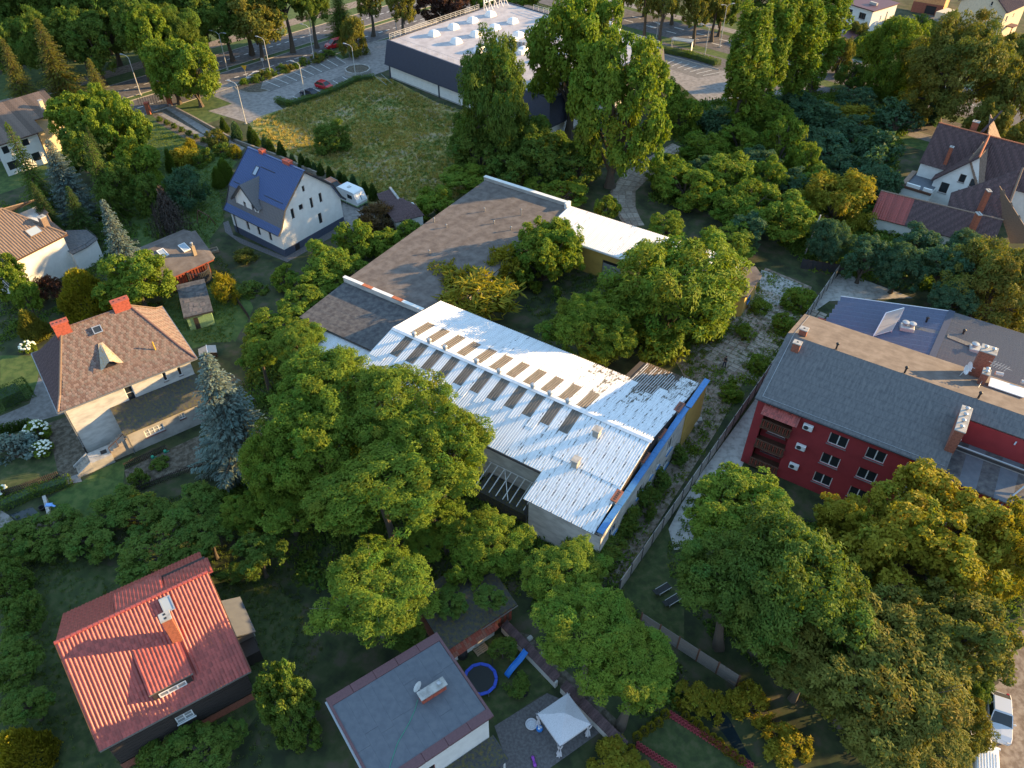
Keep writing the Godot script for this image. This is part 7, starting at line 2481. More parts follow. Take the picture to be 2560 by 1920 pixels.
	hedge("box_hedge", [V(-50.96, 0, -49.19), V(-48.52, -0, -51.03), V(-45.88, -0, -52.32)], 1.1, 0.9, "leaf_mid", "long clipped hedge beside the dark picket fence", 711)
	hedge("box_hedge", [V(-58.2, 0, -64.06), V(-56.61, 0, -65.61)], 2.4, 1.7, "leaf_deep", "thick clipped block hedge beside the grey drive", 712)
	for k in 6:
		var p: Vector3 = G(-56.23, -59.61).lerp(G(-53.53, -60.66), k / 5.0)
		tree("ball_thuja", "ball", "leaf_deep", p.x, p.z, 0.55, 1, 1.3, "clipped ball thuja in the row beside the grey drive", "shrub", "ball thujas by the drive")
	tree("grey_shrub", "bush_c", "leaf_blue", -52.75, -56.02, 2.35, 1.61, 2.6, "broad grey-blue conifer shrub beside the white hydrangea", "shrub")
	for q in [[G(-51.83, -59.15), 1.25, 1.9, 70, "big white hydrangea between the ball thujas and bare plot"], [G(-50.2, -56.62), 1.1, 1.4, 40, "pale green hydrangea in front of the big white one"], [G(-59.59, -73.72), 0.9, 1.3, 40, "white hydrangea at the west lawn behind the hipped house"], [G(-52.02, -51.05), 0.6, 1.0, 16, "small white hydrangea at the end of the picket fence"]]:
		rng.seed = int(q[1] * 1000)
		var t := tree("hydrangea", "bush_a", "leaf_light", q[0].x, q[0].z, q[1], q[2] * 0.5, q[2], q[4], "shrub")
		flowers(t, V(0, q[2] * 0.5, 0), V(q[1], q[2] * 0.5, q[1]), q[3], "flower_white", 0.14)
	var fb := thing("flower_patch", "red and yellow flowers beside the grey-blue shrub", "flowers", V(-53.93, 0, -58.97))
	flowers(fb, V(-0.7, 0.1, 0), V(0.4, 0.25, 0.3), 9, "flower_red", 0.1)
	flowers(fb, V(0.3, 0.1, -0.1), V(0.7, 0.25, 0.3), 14, "flower_yellow", 0.1)
	for q in [[G(-38.3, -55.96), "green watering can on the path by the veranda fence"], [V(-37.24, -0, -56.78), "green plastic tub beside the watering can"]]:
		var w := thing("watering_can", q[1], "can", q[0])
		var m := MB.new()
		m.lathe(Vector3.ZERO, [[0.16, 0.0], [0.17, 0.3], [0.1, 0.36]], 10)
		m.tube(V(0.1, 0.1, 0), V(0.5, 0.36, 0.1), 0.03, 0.05, 6)
		obj("body", m, M["green_plastic"], w)
	var cf := thing("cold_frame", "small glazed cold frame with white trim beside the blue fir", "cold frame", G(-37.15, -72.83), 22)
	part_box(cf, "base", "timber_dark", -1.0, 0, -0.7, 1.0, 0.7, 0.7)
	for s in [-1, 1]:
		var m := MB.new()
		m.hexa([V(s * 0.03, 1.0, -0.75), V(s * 1.05, 0.72, -0.75), V(s * 1.05, 0.72, 0.75), V(s * 0.03, 1.0, 0.75), V(s * 0.03, 1.05, -0.75), V(s * 1.05, 0.77, -0.75), V(s * 1.05, 0.77, 0.75), V(s * 0.03, 1.05, 0.75)])
		obj("lid", m, M["panel_glass"], cf)
	part_bars(cf, "ridge_bar", "white_frame", [[V(0, 1.07, -0.78), V(0, 1.07, 0.78)]], 0.1, 0.08)

	var gw := thing("patio_wall", "low pale garden wall beside the dark pond", "wall", V(-47.19, -0, -50.27))
	var gb := V(-44.92, 0, -46.85) - gw.position
	for k in 6:
		var m := MB.new()
		m.bar(gb * (k / 6.0 + 0.003) + V(0, 0.35, 0), gb * ((k + 1) / 6.0 - 0.003) + V(0, 0.35, 0), 0.3, 0.7)
		obj("wall_block", m, M["concrete"], gw)
	var cl := thing("blue_cloth", "light blue cloth draped over the garden wall", "cloth", V(-46.13, 0.7, -49.08))
	var m0 := MB.new()
	m0.loft([[V(-0.35, 0.03, -0.2), V(0.3, 0.03, -0.25), V(0.35, 0.03, 0.2), V(-0.3, 0.03, 0.25)], [V(-0.25, 0.12, -0.12), V(0.2, 0.09, -0.15), V(0.3, 0.08, 0.1), V(-0.2, 0.14, 0.15)]], true, true)
	m0.slab([V(0.2, 0.08, -0.1), V(0.7, -0.1, 0.05), V(0.6, -0.12, 0.2), V(0.2, 0.06, 0.15)], V(0, 0.03, 0))
	obj("cloth", m0, M["sky_cloth"], cl)
	flat_sheet("netted_pond", [G(-50.05, -48.37), G(-48.16, -49.35), G(-47.14, -48.53), G(-48.97, -47.72)], 4, "water")
	var tb := thing("wash_tub", "round black tub standing by the garden wall", "tub", G(-46.97, -49.02))
	m0 = MB.new()
	m0.lathe(Vector3.ZERO, [[0.22, 0], [0.3, 0.3], [0.32, 0.42], [0.27, 0.42], [0.2, 0.08]], 12)
	obj("tub", m0, M["black"], tb)

	var sw := thing("swing_frame", "dark wooden swing frame on the lawn by the dark shrubs", "swing", G(-46.53, -104.32))
	var so := sw.position
	part_bars(sw, "frame", "timber_brown", [[V(-47.38, 2, -104.31) - so, V(-45.19, 2, -102.54) - so], [V(-47.38, 2, -104.31) - so, G(-47.82, -103.73) - so], [V(-45.19, 2, -102.54) - so, G(-44.9, -103.43) - so], [V(-45.19, 2, -102.54) - so, G(-46.45, -104.02) - so], [V(-47.38, 2, -104.31) - so, G(-47.72, -105.21) - so]], 0.1, 0.1)
	var rb := thing("raised_bed", "wooden raised bed beside the summer house hip", "planter", G(-43.23, -95.91), 30)
	for q in [[-0.8, -0.5, 0.8, -0.4], [-0.8, 0.4, 0.8, 0.5], [-0.8, -0.4, -0.7, 0.4], [0.7, -0.4, 0.8, 0.4]]:
		part_box(rb, "board", "timber_pale", q[0], 0, q[1], q[2], 0.4, q[3])
	part_box(rb, "soil", "earth", -0.7, 0, -0.4, 0.7, 0.32, 0.4)


func rail_ring(c: Vector3, r: float, n: int, tube: float, mb: MB) -> void:
	for i in n:
		mb.tube(c + V(cos(TAU * i / n), 0, sin(TAU * i / n)) * r, c + V(cos(TAU * (i + 1) / n), 0, sin(TAU * (i + 1) / n)) * r, tube, tube, 5, false)


func play_things() -> void:

	var n := thing("netted_trampoline", "trampoline with tall black safety net beside the summer house", "trampoline", G(-42.51, -88.09))
	var m := MB.new()
	m.lathe(V(0, 0.75, 0), [[1.4, 0], [1.4, 0.03]], 20)
	obj("mat", m, M["black"], n)
	var net := MB.new()
	for i in 40:
		var a := TAU * i / 40
		net.bar(V(cos(a) * 1.5, 0.8, sin(a) * 1.5), V(cos(a) * 1.5, 2.5, sin(a) * 1.5), 0.1, 0.02)
	for k in 12:
		rail_ring(V(0, 0.9 + k * 0.14, 0), 1.5, 20, 0.02, net)
	obj("net", net, M["net_black"], n)
	m = MB.new()
	rail_ring(V(0, 2.5, 0), 1.52, 20, 0.04, m)
	rail_ring(V(0, 0.75, 0), 1.52, 20, 0.05, m)
	m.bar(V(-1.5, 1.9, 0.3), V(1.5, 1.9, 0.3), 0.05, 0.05)
	obj("ring", m, M["dark_metal"], n)
	for i in 6:
		var a := TAU * i / 6
		part_bars(n, "leg", "dark_metal", [[V(cos(a) * 1.5, 0, sin(a) * 1.5), V(cos(a) * 1.5, 2.5, sin(a) * 1.5)]], 0.05, 0.05)

	var t := thing("blue_trampoline", "open trampoline with bright blue edge pad beside the flat roof house", "trampoline", V(-2.6, -0, -30.96))
	m = MB.new()
	m.lathe(V(0, 0.62, 0), [[1.2, 0], [1.2, 0.02]], 24)
	obj("mat", m, M["net_black"], t)
	for k in 12:
		m = MB.new()
		var rr := []
		for e in [0.0, 0.96]:
			var a: float = TAU * (k + e) / 12
			rr.append([V(cos(a) * 1.18, 0.64, sin(a) * 1.18), V(cos(a) * 1.46, 0.64, sin(a) * 1.46), V(cos(a) * 1.44, 0.7, sin(a) * 1.44), V(cos(a) * 1.2, 0.69, sin(a) * 1.2)])
		m.loft(rr, true, true)
		obj("edge_pad", m, M["play_blue"], t)
	for i in 6:
		var a := TAU * i / 6
		part_bars(t, "leg", "galvanised", [[V(cos(a) * 1.4, 0, sin(a) * 1.4), V(cos(a) * 1.4, 0.66, sin(a) * 1.4)]], 0.05, 0.05)
	part_bars(t, "net_pole", "black", [[V(1.45, 0, 0.1), V(1.45, 1.9, 0.1)], [V(1.0, 0, -1.05), V(1.0, 1.9, -1.05)]], 0.05, 0.05)

	var s := thing("blue_slide", "bright blue wavy children's slide leaning on the tiled wall", "slide", G(-0.46, -31.49))
	var so := s.position
	var a0 := V(-0.46, 0.1, -31.44) - so
	var a1 := V(1.17, 1.25, -33.09) - so
	var side := (a1 - a0).cross(Vector3.UP).normalized()
	m = MB.new()
	var rings := []
	for k in 11:
		var f := k / 10.0
		var p := a0.lerp(a1, f) + V(0, 0.1 * sin(f * TAU), 0)
		rings.append([p - side * 0.27 + V(0, 0.14, 0), p - side * 0.22 + V(0, 0.14, 0), p - side * 0.2, p + side * 0.2, p + side * 0.22 + V(0, 0.14, 0), p + side * 0.27 + V(0, 0.14, 0), p + side * 0.25 + V(0, -0.04, 0), p - side * 0.25 + V(0, -0.04, 0)])
	m.loft(rings, true, true)
	obj("chute", m, M["slide_blue"], s)
	part_bars(s, "ladder", "timber_red", [[a1 - side * 0.2, V(a1.x, 0, a1.z) - side * 0.2 + V(0.3, 0, -0.3)], [a1 + side * 0.2, V(a1.x, 0, a1.z) + side * 0.2 + V(0.3, 0, -0.3)]], 0.06, 0.06)

	var C := (V(2.02, 2.1, -27.4) + V(6.02, 2.1, -26.53)) * 0.5
	var dx := V(4.39, 2.1, -28.99) - V(2.02, 2.1, -27.4)
	var g := thing("white_gazebo", "white fabric gazebo with vented top and tied corner curtains", "gazebo", V(C.x, 0, C.z), rad_to_deg(atan2(-dx.z, dx.x)))
	var h := 1.48
	for k in 4:
		m = MB.new()
		var b := Basis(Vector3.UP, PI / 2 * k)
		var p := [V(-h, 2.1, h), V(h, 2.1, h), V(0.36, 2.78, 0.36), V(-0.36, 2.78, 0.36)]
		for i in 4:
			p[i] = b * p[i]
		m.hexa([p[0], p[1], p[2], p[3], p[0] + V(0, 0.02, 0), p[1] + V(0, 0.02, 0), p[2] + V(0, 0.02, 0), p[3] + V(0, 0.02, 0)])
		m.quad(p[0], p[1], p[1] - V(0, 0.22, 0), p[0] - V(0, 0.22, 0))
		obj("roof_panel", m, M["fabric_white"], g)
		var c := b * V(h - 0.04, 0, h - 0.04)
		part_bars(g, "post", "dark_metal", [[c, c + V(0, 2.1, 0)]], 0.06, 0.06)
		var cu := MB.new()
		var rg := []
		for q in [[2.05, 0.2], [1.6, 0.14], [1.15, 0.06], [0.8, 0.12], [0.15, 0.2]]:
			var rr := []
			for i in 12:
				var an := TAU * i / 12
				var rad: float = q[1] * (1.0 + 0.3 * cos(an * 6))
				rr.append(c * 0.97 + V(cos(an) * rad, q[0], sin(an) * rad))
			rg.append(rr)
		cu.loft(rg)
		obj("curtain", cu, M["fabric_white"], g)
	m = MB.new()
	m.loft([[V(-0.48, 2.84, -0.48), V(0.48, 2.84, -0.48), V(0.48, 2.84, 0.48), V(-0.48, 2.84, 0.48)], [V(-0.04, 3.1, -0.04), V(0.04, 3.1, -0.04), V(0.04, 3.1, 0.04), V(-0.04, 3.1, 0.04)]], true, true)
	obj("vent_cap", m, M["fabric_white"], g)
	var tb := thing("round_basin", "pale round paddling basin on the terrace beside the gazebo", "basin", G(1.54, -27.38))
	m = MB.new()
	m.lathe(Vector3.ZERO, [[0.38, 0.0], [0.46, 0.2], [0.48, 0.32], [0.43, 0.33], [0.38, 0.12]], 18)
	obj("basin", m, M["fabric_white"], tb)
	var bl := thing("ball_basket", "blue ball with white patches beside the round basin", "ball", G(2.18, -27.02))
	m = MB.new()
	var bp := []
	for k in 9:
		var an := PI * (k + 0.5) / 9.0
		bp.append([0.28 * sin(an), 0.28 - 0.28 * cos(an)])
	m.lathe(Vector3.ZERO, bp, 14)
	obj("ball", m, M["slide_blue"], bl)
	for k in 3:
		m = MB.new()
		var dd := V(cos(k * 2.1) * 0.4, 0.9, sin(k * 2.1) * 0.4).normalized()
		m.tube(V(0, 0.28, 0) + dd * 0.27, V(0, 0.28, 0) + dd * 0.287, 0.09, 0.07, 8)
		obj("patch", m, M["white_frame"], bl)
	var sc := thing("ride_on_toy", "purple ride-on toy car lying on the terrace", "toy", G(1.68, -24.57), -75)
	m = MB.new()
	m.loft([ring(V(-0.42, 0.14, 0), Vector3.RIGHT, 0.08, 8), ring(V(-0.3, 0.18, 0), Vector3.RIGHT, 0.14, 8), ring(V(0.0, 0.14, 0), Vector3.RIGHT, 0.09, 8), ring(V(0.28, 0.16, 0), Vector3.RIGHT, 0.15, 8), ring(V(0.42, 0.15, 0), Vector3.RIGHT, 0.1, 8)], true, true)
	obj("body", m, M["play_purple"], sc)
	for q in [[-0.28, -1], [-0.28, 1], [0.28, -1], [0.28, 1]]:
		wheel(sc, V(q[0], 0.08, q[1] * 0.15), 0.08, 0.05)

	for q in [[V(-0.83, 0.9, -35.69), V(3.66, 0.9, -30.56), "tile-capped garden wall between trampoline lawn and path"], [V(4.06, 0.9, -30.21), V(8.6, 0.9, -25.19), "tile-capped garden wall behind the white gazebo"]]:
		var a: Vector3 = q[0] * V(1, 0, 1)
		var b: Vector3 = q[1] * V(1, 0, 1)
		var w := thing("garden_wall", q[2], "wall", a)
		var d := b - a
		var l := d.length()
		m = MB.new()
		m.bar(V(0, 0.45, 0), d + V(0, 0.45, 0), 0.3, 0.9)
		obj("wall", m, M["pale_render"], w)
		var u := d.normalized()
		var sd := u.cross(Vector3.UP)
		if sd.z < 0:
			sd = -sd
		var cnt := int(l / 0.24)
		for k in cnt:
			m = MB.new()
			var p := u * (0.24 * k)
			m.hexa([p + sd * 0.2 + V(0, 0.9, 0), p + u * 0.22 + sd * 0.2 + V(0, 0.9, 0), p + u * 0.22 - sd * 0.55 + V(0, 1.15, 0), p - sd * 0.55 + V(0, 1.15, 0), p + sd * 0.2 + V(0, 0.96, 0), p + u * 0.22 + sd * 0.2 + V(0, 0.94, 0), p + u * 0.22 - sd * 0.55 + V(0, 1.19, 0), p - sd * 0.55 + V(0, 1.21, 0)])
			obj("cap_tile", m, M["plum_tile_%d" % (k % 4)], w)
	var bq := thing("kettle_barbecue", "covered black barbecue by the outbuilding door", "barbecue", V(-4.24, 0, -33.31))
	m = MB.new()
	m.lathe(Vector3.ZERO, [[0.42, 0.0], [0.5, 0.3], [0.46, 0.8], [0.36, 0.98], [0.12, 1.08]], 12)
	obj("cover", m, M["black"], bq)
	var pal := thing("wooden_pallet", "pale wooden pallet lying by the outbuilding", "pallet", G(-2.7, -33.95), 36)
	for k in 5:
		part_box(pal, "slat", "timber_pale", -0.6, 0.1, -0.4 + k * 0.18, 0.6, 0.13, -0.27 + k * 0.18)
	for k in 3:
		part_box(pal, "bearer", "timber_pale", -0.6 + k * 0.54, 0, -0.4, -0.48 + k * 0.54, 0.1, 0.45)
	var bk := thing("black_tyre", "black tyre on the lawn below the slide", "tyre", G(0.96, -30.01))
	m = MB.new()
	rail_ring(V(0, 0.13, 0), 0.25, 14, 0.12, m)
	obj("tyre", m, M["tyre"], bk)
	for q in [[G(1.55, -34.91), 0], [G(2.52, -33.4), 1], [G(-0.75, -36.37), 2]]:
		var st := thing("stepping_stone", ["pale stone block beside the path under the ash", "square stone slab on the path below the ash", "long stone block at the garden wall end"][q[1]], "stone", q[0], 40)
		m = MB.new()
		m.bev(V(0, 0.12, 0), V(0.5, 0.24, 0.4), 0.05)
		obj("block", m, M["concrete"], st)

	for k in 2:
		var lo := thing("sun_lounger", ["black sun lounger with raised back near the concrete fence end", "black sun lounger half under the maple"][k], "sun lounger", [V(13.54, -0, -39.58), G(14.24, -38.42)][k], 32)
		m = MB.new()
		m.box(V(0.35, 0.34, 0), V(1.3, 0.05, 0.6))
		obj("seat", m, M["net_black"], lo)
		m = MB.new()
		m.box(V(-0.5, 0.42, 0), V(0.7, 0.05, 0.6), Basis(V(0, 0, 1), -0.5))
		obj("backrest", m, M["net_black"], lo)
		for q in [[-0.3, -1], [-0.3, 1], [0.8, -1], [0.8, 1]]:
			part_bars(lo, "leg", "lamp_steel", [[V(q[0], 0, q[1] * 0.28), V(q[0], 0.34, q[1] * 0.28)]], 0.04, 0.04)
		part_bars(lo, "frame", "lamp_steel", [[V(-0.4, 0.36, -0.32), V(1.0, 0.36, -0.32)], [V(-0.4, 0.36, 0.32), V(1.0, 0.36, 0.32)]], 0.04, 0.05)

	for q in [[V(12.64, 0, -28.38), G(18.46, -24.19), "red scalloped border between lawn panel and pond shrubs"], [G(9.71, -25.94), G(12.54, -23.98), "red scalloped border on the terrace side of the lawn panel"]]:
		var t2 := thing("scalloped_border", q[2], "border", q[0])
		var d: Vector3 = q[1] - q[0]
		var n2 := int(d.length() / 0.26)
		for k in n2:
			for r in 2:
				m = MB.new()
				var c := d * ((k + 0.5) / n2) + V(-0.05, 0.0, 0.2) * (1 - r)
				var h2 := 0.22 + 0.2 * r
				m.lathe(c, [[0.13, 0.0], [0.13, h2], [0.09, h2], [0.085, h2 - 0.15]], 8)
				obj("border_block", m, M["border_red"], t2)
	var bs := [V(13.6, 0, -28.74), V(13.87, 0, -27.99), V(14.36, 0, -27.51), G(14.79, -27.25), G(15.17, -26.72), G(15.72, -26.25), G(16.18, -25.88), G(16.63, -25.33), G(17.1, -25.02), G(17.56, -24.57), G(13.34, -29.14), G(12.28, -28.15), V(11.65, 0, -27.51), V(11.02, -0, -27.13), G(10.44, -26.81), V(9.82, 0, -26.37), G(9.24, -25.39)]
	for p in bs:
		tree("clipped_ball", "ball", "leaf_gold", p.x, p.z, 0.42, 1, 1.0, "clipped egg-shaped box shrub lining the red scalloped border", "shrub", "clipped box shrubs")

	var rd := thing("slab_road", "curved road of concrete slabs with grass joints behind the white wing", "road", G(18.8, -112.67))
	var ro := rd.position
	var inner := [G(30.23, -128.92), V(25.21, 0, -122.79), G(21.43, -117.85), G(19.42, -113.68), G(18.97, -109.7), G(19.67, -105.45), G(20.11, -103.18)]
	var outer := [G(28.81, -130.74), V(23.66, -0, -125.07), G(18.84, -120.01), G(16.16, -113.68), G(15.7, -110.19), G(17, -104.99), G(17.23, -102.73)]
	rng.seed = 91
	for i in inner.size() - 1:
		for k in 3:
			for j in 3:
				m = MB.new()
				var f0 := k / 3.0 + 0.015
				var f1 := (k + 1) / 3.0 - 0.015
				var g0 := j / 3.0 + 0.02
				var g1 := (j + 1) / 3.0 - 0.02
				var c := []
				for y in [0.0, 0.05 + rnd(0, 0.03)]:
					for w in [[f0, g0], [f1, g0], [f1, g1], [f0, g1]]:
						var p: Vector3 = inner[i].lerp(inner[i + 1], w[0]).lerp(outer[i].lerp(outer[i + 1], w[0]), w[1]) - ro
						c.append(p + V(0, y, 0))
				m.hexa(c)
				obj("slab", m, M["concrete_slab" if rng.randf() < 0.6 else "concrete_slab_pale"], rd)
	struct(rd)

	var mm := MultiMesh.new()
	mm.transform_format = MultiMesh.TRANSFORM_3D
	m = MB.new()
	m.bev(Vector3.ZERO, V(0.95, 0.08, 0.62), 0.03)
	mm.mesh = m.mesh()
	var xf := []
	var ya := G(36.45, -84.44)
	var yb := G(24.82, -69.84)
	var yd := (yb - ya).normalized()
	var ys := yd.cross(Vector3.UP)
	rng.seed = 92
	for r in int(ya.distance_to(yb) / 0.72):
		for k in range(-5, 5):
			if rng.randf() < 0.2 or (abs(k) < 1 and rng.randf() < 0.4) or (k > 3 and rng.randf() < 0.4):
				continue
			var p := ya + yd * (r * 0.72) + ys * (k * 1.05 + rnd(-0.04, 0.04))
			xf.append(Transform3D(Basis(Vector3.UP, atan2(-ys.z, ys.x) + rnd(-0.04, 0.04)), V(p.x, -0.005 + rnd(0, 0.02), p.z)))
	mm.instance_count = xf.size()
	for i in xf.size():
		mm.set_instance_transform(i, xf[i])
	var mi := MultiMeshInstance3D.new()
	mi.multimesh = mm
	mi.material_override = M["concrete_slab_pale"]
	mi.name = numbered("paving_slabs")
	add_child(mi)
	tag(mi, "small concrete paving slabs with weeds between them in the yard", "paving")
	mi.set_meta("kind", "stuff")
	for q in [[G(20.73, -61.48), 0], [G(20.34, -60.75), 1], [G(20.92, -60.39), 2]]:
		var st := thing("rubble_block", ["broken concrete block at the yellow wall foot", "tilted concrete lump below the yellow wall", "pale timber offcut in the weeds by the yellow wall"][q[1]], "rubble", q[0], 30 * q[1])
		m = MB.new()
		m.bev(V(0, 0.2, 0), [V(1.0, 0.4, 0.6), V(0.6, 0.5, 0.5), V(1.6, 0.12, 0.12)][q[1]], 0.04, Basis(V(0, 0, 1), 0.15))
		obj("block", m, M["concrete" if q[1] < 2 else "timber_pale"], st)
	var pk := thing("pink_bundle", "bright pink bundle in the open garage of the orange house", "bundle", G(103.17, -201.3))
	m = MB.new()
	m.lathe(Vector3.ZERO, [[0.35, 0.0], [0.4, 0.5], [0.25, 0.9], [0.3, 1.3], [0.1, 1.5]], 10)
	obj("bundle", m, M["pink"], pk)



func blob(bones: Array, cell: float, k: float, mb: MB) -> void:
	var lo := V(1e9, 1e9, 1e9)
	var hi := -lo
	for b in bones:
		var r: float = maxf(b[2], b[3]) + cell * 2.0
		lo = lo.min(b[0] - Vector3.ONE * r).min(b[1] - Vector3.ONE * r)
		hi = hi.max(b[0] + Vector3.ONE * r).max(b[1] + Vector3.ONE * r)
	var nx := int((hi.x - lo.x) / cell) + 2
	var ny := int((hi.y - lo.y) / cell) + 2
	var nz := int((hi.z - lo.z) / cell) + 2
	var f := PackedFloat32Array()
	f.resize(nx * ny * nz)
	for y in ny:
		for z in nz:
			for x in nx:
				var p := lo + V(x, y, z) * cell
				var d := 1e3
				for b in bones:
					var ab: Vector3 = b[1] - b[0]
					var t := clampf((p - b[0]).dot(ab) / maxf(1e-6, ab.length_squared()), 0, 1)
					var e: float = p.distance_to(b[0] + ab * t) - lerpf(b[2], b[3], t)
					var hh := maxf(k - abs(d - e), 0.0) / k
					d = minf(d, e) - hh * hh * k * 0.25
				f[(y * nz + z) * nx + x] = d
	var vert := {}
	var off := [0, 1, nx, nx + 1, nx * nz, nx * nz + 1, nx * nz + nx, nx * nz + nx + 1]
	for y in ny - 1:
		for z in nz - 1:
			for x in nx - 1:
				var i := (y * nz + z) * nx + x
				var s := 0
				for c in 8:
					if f[i + off[c]] < 0:
						s += 1
				if s == 0 or s == 8:
					continue
				var acc := Vector3.ZERO
				var cnt := 0
				for e in [[0, 1], [2, 3], [4, 5], [6, 7], [0, 2], [1, 3], [4, 6], [5, 7], [0, 4], [1, 5], [2, 6], [3, 7]]:
					var a := f[i + off[e[0]]]
					var b := f[i + off[e[1]]]
					if (a < 0) != (b < 0):
						var t := a / (a - b)
						var pa := V(e[0] & 1, e[0] >> 2, (e[0] >> 1) & 1)
						var pb := V(e[1] & 1, e[1] >> 2, (e[1] >> 1) & 1)
						acc += pa.lerp(pb, t)
						cnt += 1
				vert[i] = lo + (V(x, y, z) + acc / cnt) * cell
	for i in vert:
		for ax in [[1, nx, nx * nz], [nx, nx * nz, 1], [nx * nz, 1, nx]]:
			var j: int = i + ax[0]
			if (f[i] < 0) == (f[j] < 0):
				continue
			var q := [i, i - ax[1], i - ax[1] - ax[2], i - ax[2]]
			if vert.has(q[1]) and vert.has(q[2]) and vert.has(q[3]):
				if f[i] < 0:
					mb.quad(vert[q[0]], vert[q[3]], vert[q[2]], vert[q[1]])
				else:
					mb.quad(vert[q[0]], vert[q[1]], vert[q[2]], vert[q[3]])


func person() -> void:
	var t := thing("person", "person in black top and dark jeans holding a controller in the yard", "person", G(25.57, -70.68), 200)
	var V := func(x: float, y: float, z: float) -> Vector3: return V(x, y, z)

	var hip := [V(0, 0.95, 0.1), V(0, 0.95, -0.1)]
	var legs := []
	for s in 2:
		var z: float = [0.1, -0.1][s]
		var fx: float = [0.1, -0.1][s]
		legs.append([V(0, 0.95, z), V(fx * 0.6 + 0.03, 0.5, z * 1.15), 0.09, 0.06])
		legs.append([V(fx * 0.6 + 0.03, 0.5, z * 1.15), V(fx, 0.1, z * 1.2), 0.058, 0.042])
	var feet := []
	for s in 2:
		var z: float = [0.12, -0.12][s]
		var fx: float = [0.1, -0.1][s]
		feet.append([V(fx - 0.04, 0.045, z), V(fx + 0.17, 0.035, z * 1.1), 0.045, 0.035])
	var torso := [[V(0, 0.95, 0.05), V(0, 0.95, -0.05), 0.13, 0.13], [V(0, 1.0, 0), V(0.0, 1.3, 0), 0.135, 0.15], [V(0, 1.4, 0.13), V(0, 1.4, -0.13), 0.085, 0.085]]
	var arms := []
	for s in [1, -1]:
		arms.append([V(0, 1.41, 0.18 * s), V(-0.02, 1.13, 0.24 * s), 0.055, 0.045])
		arms.append([V(-0.02, 1.13, 0.24 * s), V(0.24, 1.12, 0.1 * s), 0.042, 0.03])
	var head := [[V(0.0, 1.42, 0), V(0.03, 1.52, 0), 0.055, 0.05], [V(0.04, 1.6, 0), V(0.03, 1.67, 0), 0.085, 0.092], [V(0.12, 1.6, 0), V(0.135, 1.585, 0), 0.018, 0.02], [V(0.03, 1.62, 0.09), V(0.03, 1.65, 0.092), 0.02, 0.02], [V(0.03, 1.62, -0.09), V(0.03, 1.65, -0.092), 0.02, 0.02]]
	var body := MB.new()
	blob(legs + feet + torso + arms + head, 0.03, 0.05, body)
	for s in [1, -1]:
		var hand := [[V(0.24, 1.12, 0.1 * s), V(0.31, 1.11, 0.075 * s), 0.028, 0.032]]
		for i in 4:
			var z := 0.055 + 0.018 * i
			var l: float = [0.055, 0.065, 0.062, 0.048][i]
			hand.append([V(0.32, 1.12 - 0.004 * i, z * s), V(0.32 + l, 1.135, (z - 0.01) * s), 0.009, 0.008])
			hand.append([V(0.32 + l, 1.135, (z - 0.01) * s), V(0.32 + l, 1.17, (z - 0.025) * s), 0.008, 0.007])
		hand.append([V(0.28, 1.13, 0.06 * s), V(0.33, 1.165, 0.03 * s), 0.011, 0.009])
		blob(hand, 0.009, 0.01, body)
	obj("body", body, M["skin"], t)
	var fat := func(list: Array, g: float) -> Array:
		var o := []
		for b in list:
			o.append([b[0], b[1], b[2] + g, b[3] + g])
		return o
	var m := MB.new()
	blob(fat.call(torso, 0.018) + fat.call([arms[0], arms[2]], 0.016), 0.03, 0.05, m)
	obj("shirt", m, M["black"], t)
	m = MB.new()
	blob(fat.call(legs, 0.016) + [[V(0, 0.96, 0.06), V(0, 0.96, -0.06), 0.145, 0.145]], 0.03, 0.05, m)
	obj("jeans", m, M["denim"], t)
	m = MB.new()
	blob(fat.call(feet, 0.012), 0.02, 0.02, m)
	obj("shoes", m, M["black"], t)
	m = MB.new()
	blob([[V(0.0, 1.68, 0), V(0.02, 1.7, 0), 0.1, 0.095], [V(-0.04, 1.62, 0), V(-0.03, 1.66, 0), 0.07, 0.08]], 0.02, 0.03, m)
	obj("hair", m, M["hair"], t)
	var c := thing("drone_controller", "dark handheld controller held by the person in the yard", "controller", t.to_global(V(0.38, 1.16, 0)), 200)
	part_box(c, "case", "black", -0.04, 0, -0.09, 0.05, 0.035, 0.09)
	part_bars(c, "antenna", "black", [[V(0.05, 0.03, -0.06), V(0.12, 0.12, -0.06)], [V(0.05, 0.03, 0.06), V(0.12, 0.12, 0.06)]], 0.015, 0.015)



